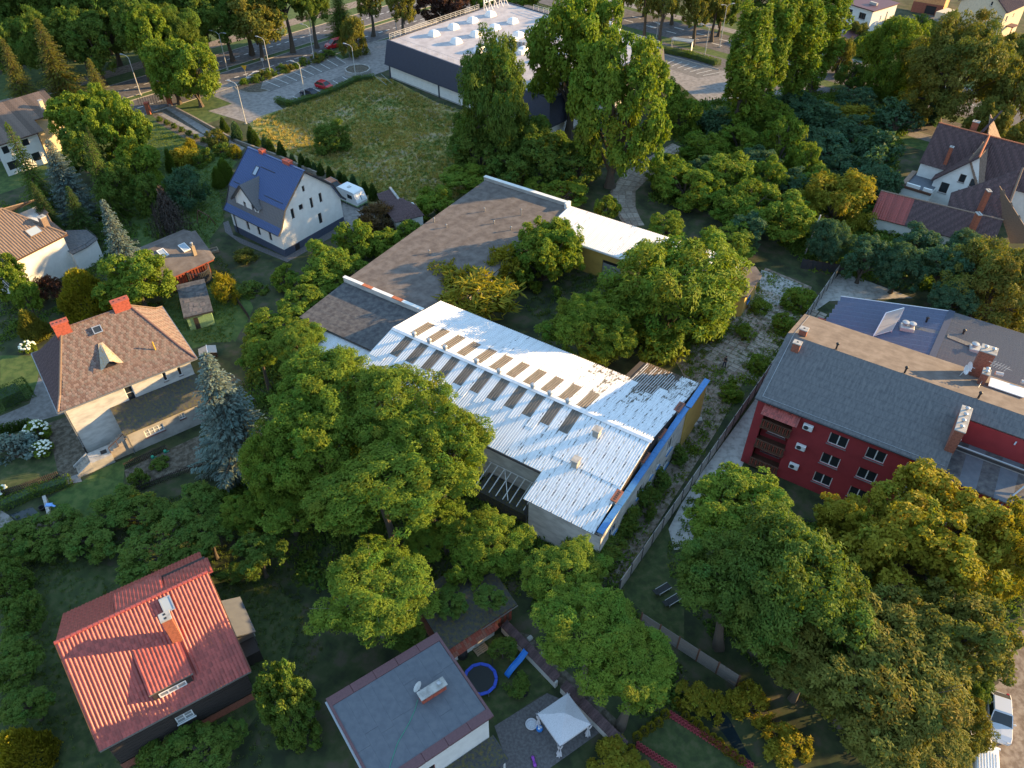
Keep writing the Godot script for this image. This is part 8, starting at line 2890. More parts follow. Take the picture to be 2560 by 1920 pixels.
func ground_cover() -> void:
	var dry := tuft(801, 14, 0.38, 0.5, 0.05)
	var green := tuft(802, 12, 0.26, 0.4, 0.05)
	var weed := clump(803, 46, 0.45, 0.4, 0.22)
	var meadow := [V(-48.31, 0, -139.63), G(-43.68, -145.05), V(-39.05, 0, -149.52), G(-31.82, -159.1), V(-28.37, -0, -161.16), G(-24.49, -159.42), G(-14.5, -147.89), V(-7.9, 0, -143.88), G(2.57, -115.7), V(-4.25, 0, -116.48), G(-14.65, -105.49), G(-22.61, -111.91), V(-45.56, 0, -133.67)]
	cover("meadow_grass", dry, M["grass_dry"], meadow, 9000, 0.5, 1.2, 811, "dry yellowish grass covering the meadow behind the shop", "grass")
	cover("green_grass", green, M["grass_green"], meadow, 7000, 0.5, 1.3, 812, "green grass tufts scattered through the dry meadow", "grass")
	var hallz := [G(34.58, -91.91), G(40.76, -86.9), G(38.48, -81.72), G(30.37, -69.84), V(22.56, 0, -60.21), G(9.78, -40.31), V(4.36, 0, -44.08), V(11.95, 0, -46.1), G(18.57, -57.77), G(21.05, -62.58), V(20.9, -0, -68.46), G(20.89, -74.16), G(30.89, -83.06)]
	var slabs := [G(35.25, -85.83), G(37.79, -84.44), G(26.53, -69.14), G(22.98, -71.96)]
	cover("yard_weeds", weed, M["leaf_light"], hallz, 330, 0.4, 1.3, 813, "leafy weeds growing along the fence side of the hall yard", "weeds", [slabs])
	cover("yard_grass", green, M["grass_green"], hallz, 2600, 0.3, 0.8, 814, "rough grass between the yard slabs and fence", "grass")
	var thicket := [G(-32.5, -79.07), V(-18.61, 0, -73.53), G(-2.25, -54.62), V(1.99, 0, -46.25), G(9.85, -43.55), V(10.19, 0, -38.57), G(14.97, -29.95), V(10.88, -0, -27.66), V(-0.25, 0, -38.57), G(-8.48, -37.17), G(-19.96, -41), V(-29.04, -0, -49.09)]
	cover("thicket_undergrowth", weed, M["leaf_mid"], thicket, 2600, 0.8, 1.9, 815, "low leafy undergrowth below the robinia thicket", "undergrowth")
	var plot := [V(26.22, 0, -146.81), G(40.93, -148.99), G(63.93, -153.5), G(75.37, -144.67), G(60.42, -112.66), G(64.39, -98.91), G(64.89, -85.1), V(53.25, 0, -87.23), G(41.89, -91.68), G(37.65, -104.13), G(28.49, -108.28), G(22.37, -111.17), G(30.45, -129.06)]
	cover("plot_undergrowth", weed, M["leaf_mid"], plot, 5200, 1.0, 2.6, 816, "tangled leafy undergrowth filling the overgrown plot", "undergrowth")
	var west := [G(-80.67, -109.72), G(-66.09, -109.72), G(-57.6, -112.66), G(-48.73, -96.42), G(-49.71, -89.42), G(-42.61, -77.17), G(-50.95, -79.07), V(-63.15, 0, -73.53)]
	cover("garden_undergrowth", weed, M["leaf_mid"], west, 900, 0.6, 1.5, 817, "low leafy planting between the western gardens", "undergrowth")
	var east := [G(14.68, -43.55), G(18.79, -52.09), V(31.33, 0, -46.25), V(49.39, 0, -46.25), G(44.6, -36.25), G(36.58, -30.74), G(34.53, -24.13), G(28.15, -24.13), G(22.78, -30.74), G(16.06, -36.25)]
	cover("tree_belt_undergrowth", weed, M["leaf_mid"], east, 1500, 0.6, 1.5, 818, "leafy undergrowth below the trees of the gravel road", "undergrowth")
	var court := [G(1.47, -83.03), G(10.02, -91.68), G(17.69, -90.54), G(30.59, -79.07), G(20.79, -70.09), G(5.48, -76.24)]
	cover("courtyard_grass", green, M["grass_green"], court, 1500, 0.6, 1.6, 819, "long grass in the courtyard between hall and yellow wing", "grass")
	var sw := [G(-50.74, -47.93), G(-29.69, -51.48), G(-19.96, -41), V(-16.16, 0, -34.05), G(-19.36, -24.13), G(-39.21, -24.13)]
	cover("shady_grass", green, M["grass_green"], sw, 5000, 0.4, 0.9, 820, "short grass on the garden round the red tiled house", "grass")
	cover("garden_grass", tuft(804, 10, 0.16, 0.4, 0.04), M["grass_green"], [G(-68.36, -140.94), V(-57.43, -0, -131.69), V(-47.64, 0, -123.92), G(-43.99, -104.61), G(-44.67, -98.89), G(-36.67, -87.37), G(-35.28, -75.43), G(-40.66, -75.23), G(-44.49, -80.39), V(-65.95, 0, -130.25)], 7000, 0.7, 1.3, 821, "mown lawn grass round the gambrel house and shed", "grass")



func row(called: String, kinds: Array, leafc: String, label, category: String, group: String, bark: String, list: Array) -> void:
	for i in list.size():
		var q: Array = list[i]
		tree(called, kinds[i % kinds.size()], leafc, q[0], q[1], q[2], q[3], q[4], label[i] if label is Array else label, category, group, bark)


func trees() -> void:
	row("woodland_tree", ["oak_a", "oak_b", "ash_a"], "leaf_mid", "dark tree in the dense wood beyond the dual carriageway", "tree", "wood beyond the road", "bark", [[-104.04, -171.42, 7.51, 7.71, 17], [-94.25, -170.89, 7.65, 7.65, 18], [-83.48, -168.13, 7.39, 7.59, 17], [-75.64, -174.61, 7.31, 7.31, 17], [-65.22, -171.5, 7.72, 7.19, 16], [-93.34, -157.27, 5.43, 5.92, 14], [-56.77, -174.18, 6.01, 5.27, 16], [-48.26, -175.61, 5.84, 4.78, 16], [-43.24, -178.3, 4.17, 4.49, 14], [-85.29, -158.68, 5.26, 5.65, 15], [-73.94, -159.56, 5.44, 5.63, 16], [-66.26, -161.21, 5.15, 5.05, 14], [-99.13, -154.8, 4.93, 6.38, 14], [-107.04, -165.1, 6.54, 7.53, 17], [-98.56, -172.66, 7.61, 6.6, 20], [-87.87, -174.43, 7.67, 6.65, 20], [-77.97, -176.23, 7.74, 6.71, 20], [-67.72, -174.41, 7.67, 6.64, 20], [-60.08, -170.3, 4.8, 4.27, 13]])
	row("round_tree", ["lime_a"], "leaf_mid", "round green tree at the edge of the wood beside the road", "tree", "", "bark", [[-82.3, -157.15, 4.53, 5.32, 13]])
	row("olive_conifer", ["spruce_a", "spruce_b"], "leaf_olive", "tall olive conifer in front of the wood behind the cream villa", "conifer", "olive conifers behind the villa", "bark", [[-85.35, -147.73, 5.01, 8, 16], [-91.27, -143.92, 4.07, 6.28, 14], [-72.98, -136.48, 3.6, 6.13, 13]])
	row("tall_tree", ["oak_b"], "leaf_light", "tall pale green tree behind the brick gate posts", "tree", "", "bark", [[-69.74, -156.74, 5.21, 6.87, 16]])
	row("lime_tree", ["lime_b", "lime_a"], "leaf_light", ["lime tree beside the gate pillar on the road side", "lime tree overhanging the low drive wall"], "tree", "lime trees at the gate", "bark", [[-64.56, -148.11, 4.79, 6.42, 13], [-59.84, -146.63, 4.76, 5.73, 12]])
	row("median_tree", ["lime_c"], "leaf_olive", "lone tree with bare trunk on the grass median", "tree", "", "bark", [[-53.84, -171.22, 5.98, 5.56, 14]])
	row("garden_tree", ["oak_a", "lime_b"], "leaf_light", ["broadest tree between the villa and the driveway lawn", "tree beside the cream villa wall", "tree behind the villa conifers near the road", "low tree beside the garden lawn"], "tree", "trees between villa and driveway", "bark", [[-63.56, -120.82, 5.44, 7.44, 13], [-72.02, -124.68, 4.44, 4.61, 12], [-68.88, -127.7, 3.89, 4.33, 12], [-58.59, -113.26, 3.63, 4.49, 9]])
	row("dark_garden_tree", ["lime_a"], "leaf_mid", "dark tree filling the gap behind the blue spruces", "tree", "dark trees behind the spruces", "bark", [[-68.15, -116.16, 3.31, 4.58, 10], [-60.11, -106.28, 3.12, 3.95, 9], [-54.85, -105.9, 2.44, 3.29, 7]])
	row("green_conifer", ["spruce_b"], "leaf_mid", "tall leaning green conifer beside the villa wall", "conifer", "", "bark", [[-70.06, -104.35, 3.41, 9.92, 16]])
	row("blue_spruce", ["fir"], "leaf_blue", "blue spruce with upswept tip between the two western houses", "conifer", "", "bark", [[-66.3, -105.09, 3.98, 7.32, 13]])
	row("slender_conifer", ["spruce_b"], "leaf_mid", "slender drooping green conifer beside the dark stone steps", "conifer", "", "bark", [[-60.61, -105.57, 3.3, 8.19, 14]])
	row("dark_spruce", ["spruce_a"], "leaf_deep", "dark spruce crowded behind the ribbed roof house", "conifer", "dark spruces behind the ribbed house", "bark", [[-66.62, -98.26, 2.65, 5.75, 10], [-62.28, -98.74, 2.66, 5.03, 9], [-65.18, -114.19, 2.17, 4.62, 11]])
	row("silver_spruce", ["spruce_a"], "leaf_blue", "silvery blue spruce with bare lower tip beside the bay", "conifer", "", "bark", [[-51.46, -87.8, 3.17, 7.1, 13]])
	row("weeping_tree", ["weeping"], "leaf_drybrown", "weeping dark brown tree with bare silver stem", "tree", "", "bark", [[-49.16, -98.39, 3.86, 5.58, 9]])
	row("golden_cypress", ["thuja_wide", "thuja_wide"], "leaf_gold", "golden feathery cypress behind the cream hipped house", "conifer", "", "bark", [[-55.21, -81.86, 3.57, 3.41, 6.5]])
	row("bushy_tree", ["lime_a"], "leaf_light", "bushy green tree behind the chimneys of the hipped house", "tree", "bushy trees behind the hipped house", "bark", [[-48.11, -82.31, 4.26, 3.42, 8], [-49.96, -79.9, 2.63, 2.21, 6]])
	row("maple", ["lime_b"], "leaf_light", "maple at the west wall of the ribbed roof house", "tree", "maples beside the ribbed house", "bark", [[-64.91, -83.43, 2.51, 3.85, 8], [-61.65, -80.31, 1.76, 2.51, 6]])
	row("red_shrub", ["bush_b"], "leaf_copper", "dark red maple shrub beside the golden cypress", "shrub", "", "bark", [[-61.18, -84.29, 1.47, 1.79, 3.5]])
	row("bronze_conifer", ["thuja_wide"], "leaf_olive", "dark bronze conifer bush on the lawn behind the hipped house", "conifer", "", "bark", [[-59.68, -76.19, 1.84, 2.6, 4.5]])
	row("golden_shrub", ["bush_c"], "leaf_gold", "small golden ball shrub by the green shed", "shrub", "", "bark", [[-47.58, -87.21, 1, 0.83, 1.6]])
	row("feathery_tree", ["spray"], "leaf_gold", "feathery yellow-green tree beside the enclosed trampoline", "tree", "", "bark", [[-37.82, -83.92, 1.65, 2.39, 4]])
	row("vegetable_bush", ["bush_a"], "leaf_mid", "leafy vegetable bush in the fenced kitchen bed", "shrub", "vegetable bushes", "bark", [[-35, -86.05, 1.87, 0.74, 1.2], [-38.42, -52.54, 1.05, 0.93, 1.5], [-37.14, -54.95, 0.98, 0.44, 0.8]])
	row("round_shrub", ["lime_c"], "leaf_olive", "round clipped shrub beside the driveway", "shrub", "", "bark", [[-51.93, -130.13, 2.03, 1.98, 3.2]])
	row("cypress", ["cypress"], "leaf_mid", "slim dark cypress cone on the sunny lawn", "conifer", "", "bark", [[-56.93, -120.4, 0.85, 2.79, 4.5]])
	row("golden_juniper", ["spray"], "leaf_gold", "spreading golden juniper on the sunny lawn", "shrub", "golden junipers", "bark", [[-55.56, -123.69, 2.68, 1.49, 2.4], [-55.61, -127.12, 1.12, 1.5, 2.6]])
	row("evergreen_shrub", ["bush_a"], "leaf_mid", "rounded evergreen shrub beside the golden junipers", "shrub", "rounded shrubs by the drive", "bark", [[-52.07, -124.35, 1.11, 1.36, 2.2], [-50.16, -126.75, 1.76, 1.12, 1.8], [-52.89, -122.45, 1.25, 1.12, 1.8]])
	row("yellow_shrub", ["spray"], "leaf_gold", "yellow upright shrub behind the blue roof ridge", "shrub", "", "bark", [[-47.65, -125.56, 1.11, 1.36, 2.2]])
	row("willow", ["willow"], "leaf_cool", "broad silvery green willow behind the summer house", "tree", "", "bark", [[-50.26, -108.83, 3.43, 3.6, 6.5]])
	row("thuja_clump", ["thuja_wide"], "leaf_mid", "dense green thuja clump at the blue-roofed house corner", "conifer", "thujas at the house corner", "bark", [[-47.52, -115.16, 1.2, 2.08, 3.6], [-46.8, -117.01, 1.51, 2.58, 4.2]])
	row("spiky_shrub", ["spray"], "leaf_olive", "spiky ornamental shrub on the lawn below the gambrel house", "shrub", "", "bark", [[-37.83, -93.68, 1.58, 0.99, 1.6]])
	row("meadow_bush", ["lime_a"], "leaf_mid", "lone round bush standing in the dry meadow", "shrub", "", "bark", [[-31.08, -128.3, 2.97, 3.1, 5]])
	row("birch", ["willow"], "leaf_olive", "slim birch growing from the round concrete planter", "tree", "", "bark_pale", [[-33.93, -172.82, 2.98, 5.58, 9]])
	row("dark_road_tree", ["spruce_a"], "leaf_mid", "dark tree between road and car park behind the red van", "tree", "", "bark", [[-38.66, -184.95, 3.94, 6.38, 12]])
	row("roadside_tree", ["lime_b"], "leaf_olive", "roadside tree with tall bare trunk beside the carriageway", "tree", "roadside trees by the carriageway", "bark", [[-31.91, -185.79, 3.29, 4.72, 13], [-24.01, -181.21, 3.43, 4.62, 13]])
	row("copper_beech", ["oak_a"], "leaf_copper", "copper beech spreading behind the shop railing", "tree", "", "bark", [[-15.91, -189.05, 6.53, 5.14, 11]])
	row("shop_tree", ["lime_c"], "leaf_light", "green tree beyond the shop roof sign", "tree", "trees beyond the shop sign", "bark", [[2.2, -189.29, 4.19, 2.44, 10], [-7.03, -192.59, 3.2, 3.2, 10]])
	row("avenue_tree", ["lime_a", "lime_b"], "leaf_olive", "avenue tree with pale trunk on the verge of the second road", "tree", "avenue trees", "bark", [[24.94, -187.46, 2.48, 4.24, 13], [29.34, -180.12, 2.59, 4.08, 14], [32.66, -177.43, 2.96, 4.23, 14], [40.22, -179.57, 3.4, 5.33, 14], [45.03, -182.35, 2.84, 4.68, 13]])
	row("park_tree", ["oak_a", "oak_b"], "leaf_mid", "dark tree in the park beyond the avenue", "tree", "trees beyond the avenue", "bark", [[19.77, -195.71, 6.45, 4.09, 12], [37.73, -193.82, 6.4, 4.06, 12], [47.19, -185.82, 4.16, 4.16, 10], [32.1, -199.64, 6.55, 4.17, 12], [57.84, -196.57, 6.5, 5.33, 12]])
	row("robinia", ["ash_a"], "leaf_mid", "tall airy robinia between the shop and the brown flat wing", "tree", "", "bark", [[-2.77, -120.22, 5.69, 10.4, 22]])
	row("oak", ["oak_a"], "leaf_light", "huge spreading oak with dark crown behind the shop corner", "tree", "", "bark", [[10.46, -133.73, 8.43, 12.5, 26]])
	row("broad_oak", ["oak_b"], "leaf_light", "huge yellow-green oak standing beside the curved slab road", "tree", "", "bark", [[16.13, -115.2, 7.89, 12.73, 25]])
	row("understory_tree", ["lime_a", "lime_b"], "leaf_mid", "small understory tree below the tall robinia and oaks", "tree", "trees below the oaks", "bark", [[-5.38, -119.28, 4.7, 4.51, 8], [5.52, -117.28, 4.93, 4.93, 9], [0.29, -114.09, 3.68, 2.71, 6], [10.75, -116.87, 4.48, 3.52, 7], [-8.4, -126.69, 2.77, 4.18, 7], [2.58, -121.4, 3.8, 4.71, 10]])
	for q in [[V(40.02, -0, -132.73), 3.8], [G(45.23, -139.52), 3.4], [V(52.26, -0, -145.73), 4.2], [G(59.27, -153.96), 3.9]]:
		tree("poplar", "poplar_a" if q[1] > 3.8 else "poplar_b", "leaf_light", q[0].x, q[0].z, q[1], 13.0, 26.5, "tall narrow poplar in the row beside the second car park", "tree", "row of poplars")
	row("thin_tree", ["ash_b"], "leaf_light", "tall thin-crowned tree with visible trunk near the white railings", "tree", "", "bark", [[73.11, -152.37, 6.78, 9.13, 15]])
	row("domed_tree", ["ash_a"], "leaf_olive", "massive domed tree on twin trunks behind the manor", "tree", "", "bark", [[78.68, -139.2, 8.86, 9.49, 19]])
	row("east_tree", ["lime_b", "oak_a"], "leaf_olive", "sunlit tree at the east edge beyond the manor", "tree", "trees beyond the manor", "bark", [[86.4, -132.42, 4.83, 7.92, 14], [80.27, -126.91, 3.92, 4.81, 10], [100.93, -158.72, 4.15, 4.65, 10], [81.39, -117.93, 2.98, 4.65, 10]])
	row("drooping_willow", ["willow"], "leaf_olive", "drooping willow beside the poplar row and white cube house", "tree", "willows by the white cube house", "bark", [[67.4, -163.22, 2.66, 4.73, 8], [76.96, -181.45, 2.48, 2.71, 5]])
	row("yard_tree", ["lime_c"], "leaf_mid", "garden tree between the eastern houses and the road", "tree", "garden trees of the eastern houses", "bark", [[91.23, -182.4, 3.63, 3.52, 6], [77.62, -173.87, 3.51, 3.1, 5], [67.08, -154.44, 2.74, 3.15, 6], [86.37, -184.56, 2.73, 2.73, 5], [111.63, -189, 2.14, 2.14, 4]])
	row("yard_robinia", ["ash_c"], "leaf_light", "big sunlit robinia over the yard between hall and yellow wing", "tree", "", "bark", [[19.69, -78.84, 9.5, 7.44, 12]])
	row("leaning_robinia", ["ash_b"], "leaf_light", "dark robinia leaning over the hall roof edge", "tree", "", "bark", [[8.7, -70.79, 4.94, 4.03, 9.5]])
	row("courtyard_tree", ["oak_b"], "leaf_light", "bright green tree rising from the inner courtyard", "tree", "", "bark", [[4.5, -89.1, 5.75, 5.89, 9.5]])
	row("golden_bush", ["spray", "bush_b"], "leaf_gold", ["large yellow-green bush overhanging the hall roof", "feathery yellow bush beside the brown felt roof", "upright yellow-green bush between courtyard tree and brown roof"], "shrub", "golden bushes over the hall roof", "bark", [[-4.14, -79.92, 5.37, 2.73, 6.5], [-8.59, -84.8, 2.92, 2.16, 5], [-0.99, -87.21, 2.8, 3.72, 6]])
	row("wing_tree", ["lime_c"], "leaf_light", "sunlit small tree behind the white sheet wing", "tree", "small trees behind the white wing", "bark", [[29.76, -92.79, 4.23, 2.54, 6], [21.92, -96.51, 2.76, 2.21, 6], [14.33, -104.14, 1.95, 2.13, 4.5], [7.8, -108.61, 3.94, 1.77, 4], [3.92, -111.01, 2.18, 1.38, 3.5]])
	row("small_cypress", ["cypress"], "leaf_light", "small bright cypress behind the white coping", "conifer", "", "bark", [[2.37, -113.62, 0.67, 1.64, 3.4]])
	row("edge_shrub", ["lime_b"], "leaf_light", "sunlit shrub along the edge of the brown felt roof", "shrub", "shrubs along the brown roof", "bark", [[-11.34, -105.93, 3.24, 2.86, 5], [-7.41, -113.03, 4.03, 1.86, 4.5], [-14.88, -98.53, 1.88, 1.7, 3.5], [-17.84, -95.21, 2.63, 2.07, 4]])
	row("bronze_shrub", ["spray"], "leaf_rust", "bronze spiky shrub beside the caravan yard", "shrub", "", "bark", [[-19.81, -101.58, 3.03, 2.48, 4]])
	row("hedge_tree", ["lime_a"], "leaf_light", "yellow-green shrub mass left of the brown wing", "tree", "shrub mass by the brown wing", "bark", [[-22.13, -94.6, 2.88, 3.41, 5.5], [-25.5, -89.18, 3.52, 2.18, 5], [-25.44, -84.96, 2.81, 1.64, 4], [-22.23, -88.03, 2.5, 1.53, 4]])
	row("wing_shrub", ["lime_c"], "leaf_light", "green shrub beside the dark felt wing", "shrub", "shrubs beside the dark wing", "bark", [[-30.59, -86.99, 1.99, 1.81, 3.5], [-27.07, -78.54, 2.67, 1.51, 4.5], [-28.63, -75.16, 3.28, 1.93, 5], [-30.61, -73.15, 1.91, 1.34, 3.5], [-24.82, -72.37, 2.53, 1.14, 5], [-26.11, -80.14, 2.34, 1.39, 5]])
	row("young_birch", ["lime_a", "lime_b"], "leaf_light", "sunlit young birch in the shrubbery below the poplars", "tree", "young birches in the shrubbery", "bark_pale", [[45.44, -123.59, 3.58, 4.96, 8], [47.58, -117.45, 2.4, 3.81, 7], [40.51, -112.96, 2.93, 2.93, 6]])
	row("bright_willow", ["willow"], "leaf_gold", "bright rounded willow standing before the tiled wing", "tree", "", "bark", [[49.04, -104.34, 5.83, 4.96, 8]])
	row("plot_tree", ["lime_a", "lime_b", "lime_c"], "leaf_light", "leafy tree in the overgrown plot behind the slab road", "tree", "trees of the overgrown plot", "bark", [[26.76, -109.54, 4.72, 3.2, 6.5], [34.11, -112.09, 4.8, 3.87, 7], [35.87, -103.95, 4.28, 3.74, 7], [39.6, -98.92, 4.4, 3.14, 7], [25.06, -116.4, 3.38, 2.9, 5], [32.59, -124.8, 3.94, 2.95, 5], [39.37, -126.87, 3.98, 3.1, 5], [30.38, -136.24, 3.76, 4.24, 7], [28.98, -143.97, 3.04, 4.03, 7], [47.59, -111.42, 3.64, 2.7, 5], [46.65, -137.48, 4.21, 2.78, 5], [32.56, -102.85, 3.43, 2.89, 6]])
	row("willow_shrub", ["lime_b", "bush_c", "lime_c"], "leaf_cool", "bluish willow shrub in the overgrown plot below the poplars", "shrub", "willow shrubs of the overgrown plot", "bark", [[53.42, -143.21, 4.35, 2.48, 4], [57.99, -138.39, 4.75, 2.68, 4.5], [60.33, -130.19, 4.54, 2.96, 5], [52.86, -124.33, 4.71, 2.73, 5], [57.29, -118.39, 4.25, 3.1, 5], [45.33, -111.22, 3.34, 2.6, 5], [57.26, -110.43, 3.17, 3.17, 6], [37.87, -135.6, 3.84, 2.83, 5], [65.14, -144.7, 4.38, 2.72, 4.5], [40.6, -118.99, 3.35, 2.58, 5], [61.87, -123.51, 3.9, 3.33, 6], [54.23, -118.35, 3.04, 2.08, 4], [31.58, -115.55, 3.43, 2.46, 5], [68.78, -134.07, 4.12, 3.15, 6], [75.3, -139.63, 3.83, 2.84, 5]])
	row("sumac", ["spray"], "leaf_gold", "yellow-green sumac patch among the willow shrubs", "shrub", "sumac patches", "bark", [[63.45, -138.94, 4.26, 1.86, 3], [59.47, -141.19, 3.45, 1.55, 2.6]])
	row("screen_tree", ["lime_a", "ash_b"], "leaf_cool", ["bluish tree in the row beside the leaning pole", "bluish tree behind the metal roof ridge end", "bluish tree next to the autumn-tinted tree", "bluish tree behind the bright willow", "bluish tree in front of the red tiles", "bluish tree below the plum roof", "bluish tree at the plot path end", "bluish tree over the workshop gable"], "tree", "dark trees behind the workshop", "bark", [[47.33, -88.16, 2.97, 3.14, 7], [51.04, -85.96, 3.35, 3.26, 7.5], [55.79, -84.2, 3.58, 2.94, 8], [43.8, -92.85, 3.2, 3.2, 7], [55.85, -92.66, 2.94, 2.08, 6], [62.48, -91.18, 2.91, 1.89, 6], [33.64, -95.79, 2.88, 2.52, 6], [54.35, -77.8, 2.85, 2.03, 7]])
	row("tinted_tree", ["ash_a"], "leaf_olive", "autumn-tinted tree overhanging the workshop roof from the east", "tree", "", "bark", [[60.42, -80.2, 6.51, 6.36, 11]])
	row("blue_fir", ["fir"], "leaf_blue", "tall blue fir beside the hipped house veranda", "conifer", "", "bark", [[-28.06, -54.48, 4.86, 9.92, 16]])
	row("thicket_robinia", ["ash_a", "ash_b", "ash_c"], "leaf_light", ["robinia next to the white lean-to roof in the thicket", "robinia touching the white hall eave at mid length", "robinia overhanging the hollow by the bare rafters", "robinia between the blue fir and the hall thicket", "robinia in the middle of the thicket below the hall", "low robinia at the foot of the blue fir"], "tree", "robinia thicket beside the hall", "bark", [[-18.54, -56.51, 5.12, 3.13, 13], [-11.2, -53.11, 5.34, 3.07, 14], [-6.29, -47.59, 4.79, 3.83, 14], [-17.97, -49.79, 5.18, 4.27, 13], [-11.02, -43.88, 5.79, 2.61, 13], [-22.04, -48.75, 3.49, 4.34, 11]])
	row("young_robinia", ["ash_b"], "leaf_light", "young bright robinia above the dark thicket edge", "tree", "young robinias by the dark wing", "bark", [[-23.63, -65.83, 3.35, 1.51, 9], [-28.29, -66.57, 2.38, 1.46, 7]])
	row("hollow_tree", ["ash_c", "lime_a"], "leaf_light", "dark shrubby tree in the hollow below the hall wing", "tree", "dark trees below the hall wing", "bark", [[-1.89, -41.48, 3.36, 1.96, 7], [-20.99, -45.99, 3.11, 1.4, 6], [-25.52, -45.79, 2.18, 1.53, 5], [-6.14, -43.65, 2.52, 1.14, 6], [-7.76, -42.19, 2.09, 0.94, 5], [-4.24, -38.55, 1.6, 1.6, 6]])
	row("walnut_tree", ["ash_a"], "leaf_light", "walnut tree with pale twigs behind the flat roof house", "tree", "", "bark_pale", [[-10.96, -35.05, 4.77, 2.15, 9.5]])
	row("dense_ash", ["ash_b", "ash_a", "ash_c"], "leaf_light", ["ash tree at the corner of the hall front", "ash tree over the path behind the blue slide", "ash tree behind the white gazebo wall"], "tree", "ash trees by the playground", "bark", [[4.44, -36.09, 3.55, 1.6, 10], [5.7, -29.56, 4.05, 1.82, 12], [8.55, -27.36, 3.14, 1.41, 11]])
	row("outbuilding_bush", ["lime_a"], "leaf_mid", "dark garden bush behind the mossy outbuilding", "shrub", "bushes behind the outbuilding", "bark", [[-5.09, -35.89, 1.56, 0.7, 5], [-9.06, -33.74, 1.77, 0.79, 4], [-1.76, -35.63, 1.3, 0.59, 6]])
	row("foot_shrub", ["bush_a", "bush_c"], "leaf_mid", "green wall shrub at the foot of the hall front", "shrub", "shrubs at the hall front", "bark", [[7.03, -42.77, 2.57, 1.16, 3], [10.68, -46.69, 1.79, 1.79, 3.4], [13.02, -49.28, 1.65, 1.42, 3], [14.75, -51.6, 1.31, 1.09, 2.4], [9.15, -42.95, 1.54, 0.69, 3], [17.29, -55.49, 1.17, 0.96, 1.8]])
	row("garden_shrub", ["lime_c", "lime_a"], "leaf_mid", ["largest shrub above the red tiled house roof", "shrub beside the kitchen bed fence", "shrub at the dark pond patio", "shrub between patio wall and picket fence", "shrub below the kitchen bed", "shrub beside the foot of the blue fir", "shrub at the patio earth edge", "shrub between the fir and the red tiled house lawn"], "shrub", "garden shrubs between the houses", "bark", [[-31.74, -42.01, 3.86, 1.74, 5], [-38.78, -48.25, 2.27, 1.02, 2.8], [-44.23, -45.04, 3.08, 1.38, 3], [-39.38, -44.08, 2.61, 1.17, 3], [-36.11, -47.11, 2.69, 1.21, 3], [-30.5, -47.35, 2.45, 1.1, 4], [-46.69, -43.86, 2.17, 1.23, 3], [-27.86, -43.22, 2.34, 1.14, 4.5]])
	row("corner_shrub", ["lime_a"], "leaf_mid", ["shrub at the west edge above the red tiled house", "shrub below the patio earth", "shrub beside the red tiled house gable", "shrub above the golden conifer", "shrub between thicket and red tiled house", "small shrub on the lawn behind the red ridge"], "shrub", "dark shrubs by the red tiled house", "bark", [[-45.17, -39.34, 1.9, 2.23, 4], [-42.46, -35.96, 1.99, 1.99, 4], [-40.32, -31.3, 2.25, 1.2, 4], [-37.69, -27.9, 1.8, 0.81, 3.5], [-22.73, -41.24, 2.29, 1.71, 5], [-25.66, -40.81, 1.27, 0.57, 1.6]])
	row("golden_conifer", ["thuja_wide"], "leaf_gold", "golden conifer catching the sun in the front garden", "conifer", "", "bark", [[-36.52, -24.45, 1.99, 2.17, 5.5]])  # golden foliage, its gold deepened to stand for sun on it
	row("leafy_tree", ["oak_b"], "leaf_mid", "leafy young tree between red tiled and flat roof houses", "tree", "", "bark", [[-17, -27.02, 2.69, 5.58, 9]])
	row("plinth_bush", ["lime_c", "bush_a"], "leaf_mid", "low bush under the brick plinth of the red tiled house", "shrub", "bushes under the brick plinth", "bark", [[-23.62, -24.7, 2.45, 1.1, 3], [-26.75, -24.22, 1.75, 0.79, 2.2], [-21.59, -26.02, 1.21, 0.54, 2.2]])
	row("maple_tree", ["oak_b"], "leaf_light", "yellow-green maple in front of the red block balconies", "tree", "", "bark", [[19.18, -41.51, 5.21, 3.05, 12]])
	row("feathery_robinia", ["ash_b", "ash_c"], "leaf_mid", ["tall feathery robinia over the sun loungers' lawn", "lower feathery robinia beside the concrete fence drive"], "tree", "feathery robinias", "bark", [[20.75, -33.88, 6.04, 5.55, 16], [17.72, -34.08, 4.3, 3.18, 13]])
	row("sun_tinted_tree", ["oak_a", "ash_c"], "leaf_gold", ["broad tree with sunlight put into its leaf colour below the red block windows", "tree with sunlight put into its leaf colour at the annex end of the red block", "tree with sunlight put into its leaf colour between the maple and the red block"], "tree", "gilded trees by the red block", "bark", [[33.51, -38.28, 6.79, 5.7, 14.5], [40.14, -38.76, 3.74, 6.84, 13], [28.98, -39.91, 3.51, 3.51, 12]])  # gold here puts the low sun into the leaf colour
	row("olive_tree", ["ash_c", "oak_b"], "leaf_olive", ["broad olive tree between the board fence and gravel road", "tall olive tree behind the silver car", "olive tree beside the pond hedge at the gravel edge", "olive tree leaning over the weathered board fence", "small olive tree beside the white van"], "tree", "dense trees by the gravel road", "bark", [[25.95, -27.55, 6.54, 3.47, 12], [32.48, -30.88, 5.33, 5.33, 12.5], [27.82, -24.13, 4.07, 1.83, 9], [22.97, -29.58, 3.86, 1.74, 8.5], [32.78, -24.98, 2.4, 3.33, 7]])
	row("drooping_shrub", ["willow"], "leaf_mid", "drooping shrub hiding the silver car", "shrub", "", "bark", [[36.92, -29.67, 1.57, 2.23, 3.6]])
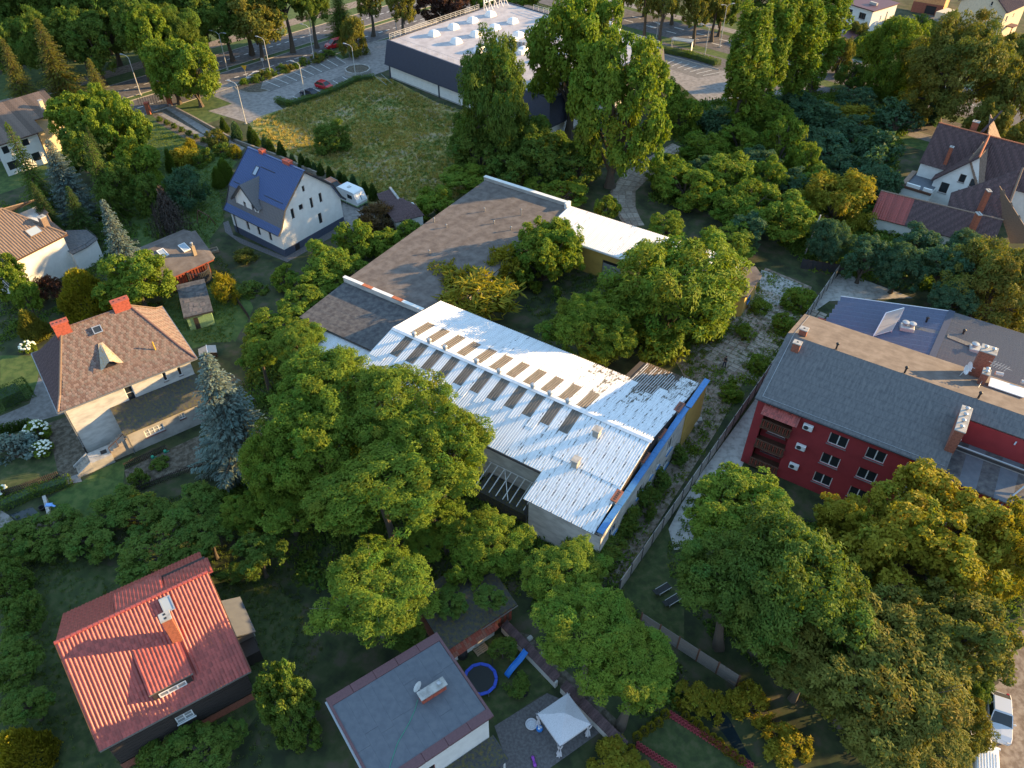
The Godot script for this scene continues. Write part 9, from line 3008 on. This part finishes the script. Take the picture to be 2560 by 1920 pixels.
	row("pond_shrub", ["bush_a"], "leaf_gold", "rounded yellow-green garden shrub by the pond", "shrub", "garden shrubs round the pond", "bark", [[14.73, -29.47, 1.35, 0.61, 1.6], [16.18, -28.88, 1.27, 0.99, 1.6], [19.12, -28.81, 1.71, 1.24, 2], [7.55, -24.46, 1.76, 0.79, 1.6], [9.07, -23.93, 1.19, 0.54, 1.4], [21.24, -25.52, 1.79, 1.24, 2]])
	row("slide_bush", ["bush_c"], "leaf_mid", "small leafy bush beside the blue slide", "shrub", "bushes by the slide", "bark", [[-0.82, -33.16, 1.25, 0.56, 1.8], [0.34, -30.59, 1.14, 0.51, 1.2]])
	row("fence_weed", ["lime_b"], "leaf_light", "tall weedy tree row along the concrete fence", "shrub", "weeds along the concrete fence", "bark", [[34.23, -77.86, 1.52, 1.55, 2.5], [37.49, -82.51, 2.06, 1.86, 3], [29.48, -69.98, 1.44, 1.36, 2.2], [25.19, -65.22, 1.28, 1.24, 2]])
	row("annex_weed", ["bush_b"], "leaf_light", "weedy bush at the wall of the brown annex", "shrub", "weeds by the annex", "bark", [[32.27, -81.71, 1.33, 0.99, 1.6], [29.33, -76.51, 1.28, 0.87, 1.4]])


func _ready() -> void:
	var cam := Camera3D.new()
	cam.name = "camera"
	cam.position = V(0, 62, 0)
	cam.rotation_degrees = V(-42.5, 0, 0)
	cam.fov = 52.47
	cam.far = 2000
	add_child(cam)
	cam.current = true
	var env := Environment.new()
	env.background_mode = Environment.BG_SKY
	var sky := Sky.new()
	var sm := ProceduralSkyMaterial.new()
	sm.sky_top_color = Color(0.51, 0.64, 0.77)
	sm.sky_horizon_color = Color(0.80, 0.80, 0.80)
	sm.sky_curve = 0.12
	sm.sky_energy_multiplier = 0.9
	sm.ground_bottom_color = Color(0.12, 0.13, 0.1)
	sm.ground_horizon_color = Color(0.4, 0.4, 0.38)
	sky.sky_material = sm
	env.sky = sky
	env.tonemap_mode = Environment.TONE_MAPPER_LINEAR
	env.tonemap_exposure = 3.0
	env.sdfgi_enabled = true
	env.ssao_enabled = true
	env.ssil_enabled = true
	var we := WorldEnvironment.new()
	we.name = "environment"
	we.environment = env
	add_child(we)
	var sun := DirectionalLight3D.new()
	sun.name = "sun"
	sun.light_color = Color(1.0, 0.83, 0.57)
	sun.light_energy = 1.6
	sun.light_angular_distance = 0.6
	sun.shadow_enabled = true
	sun.look_at_from_position(V(0.945, 0.218, -0.27) * 100.0, Vector3.ZERO)
	add_child(sun)
	materials()
	setting()
	supermarket()
	hall()
	red_block()
	metal_hall()
	manor()
	blue_house()
	old_house()
	red_house()
	flat_house()
	west_houses()
	east_houses()
	plant_protos()
	trees()
	vehicles()
	street()
	gardens()
	play_things()
	person()
	ground_cover()
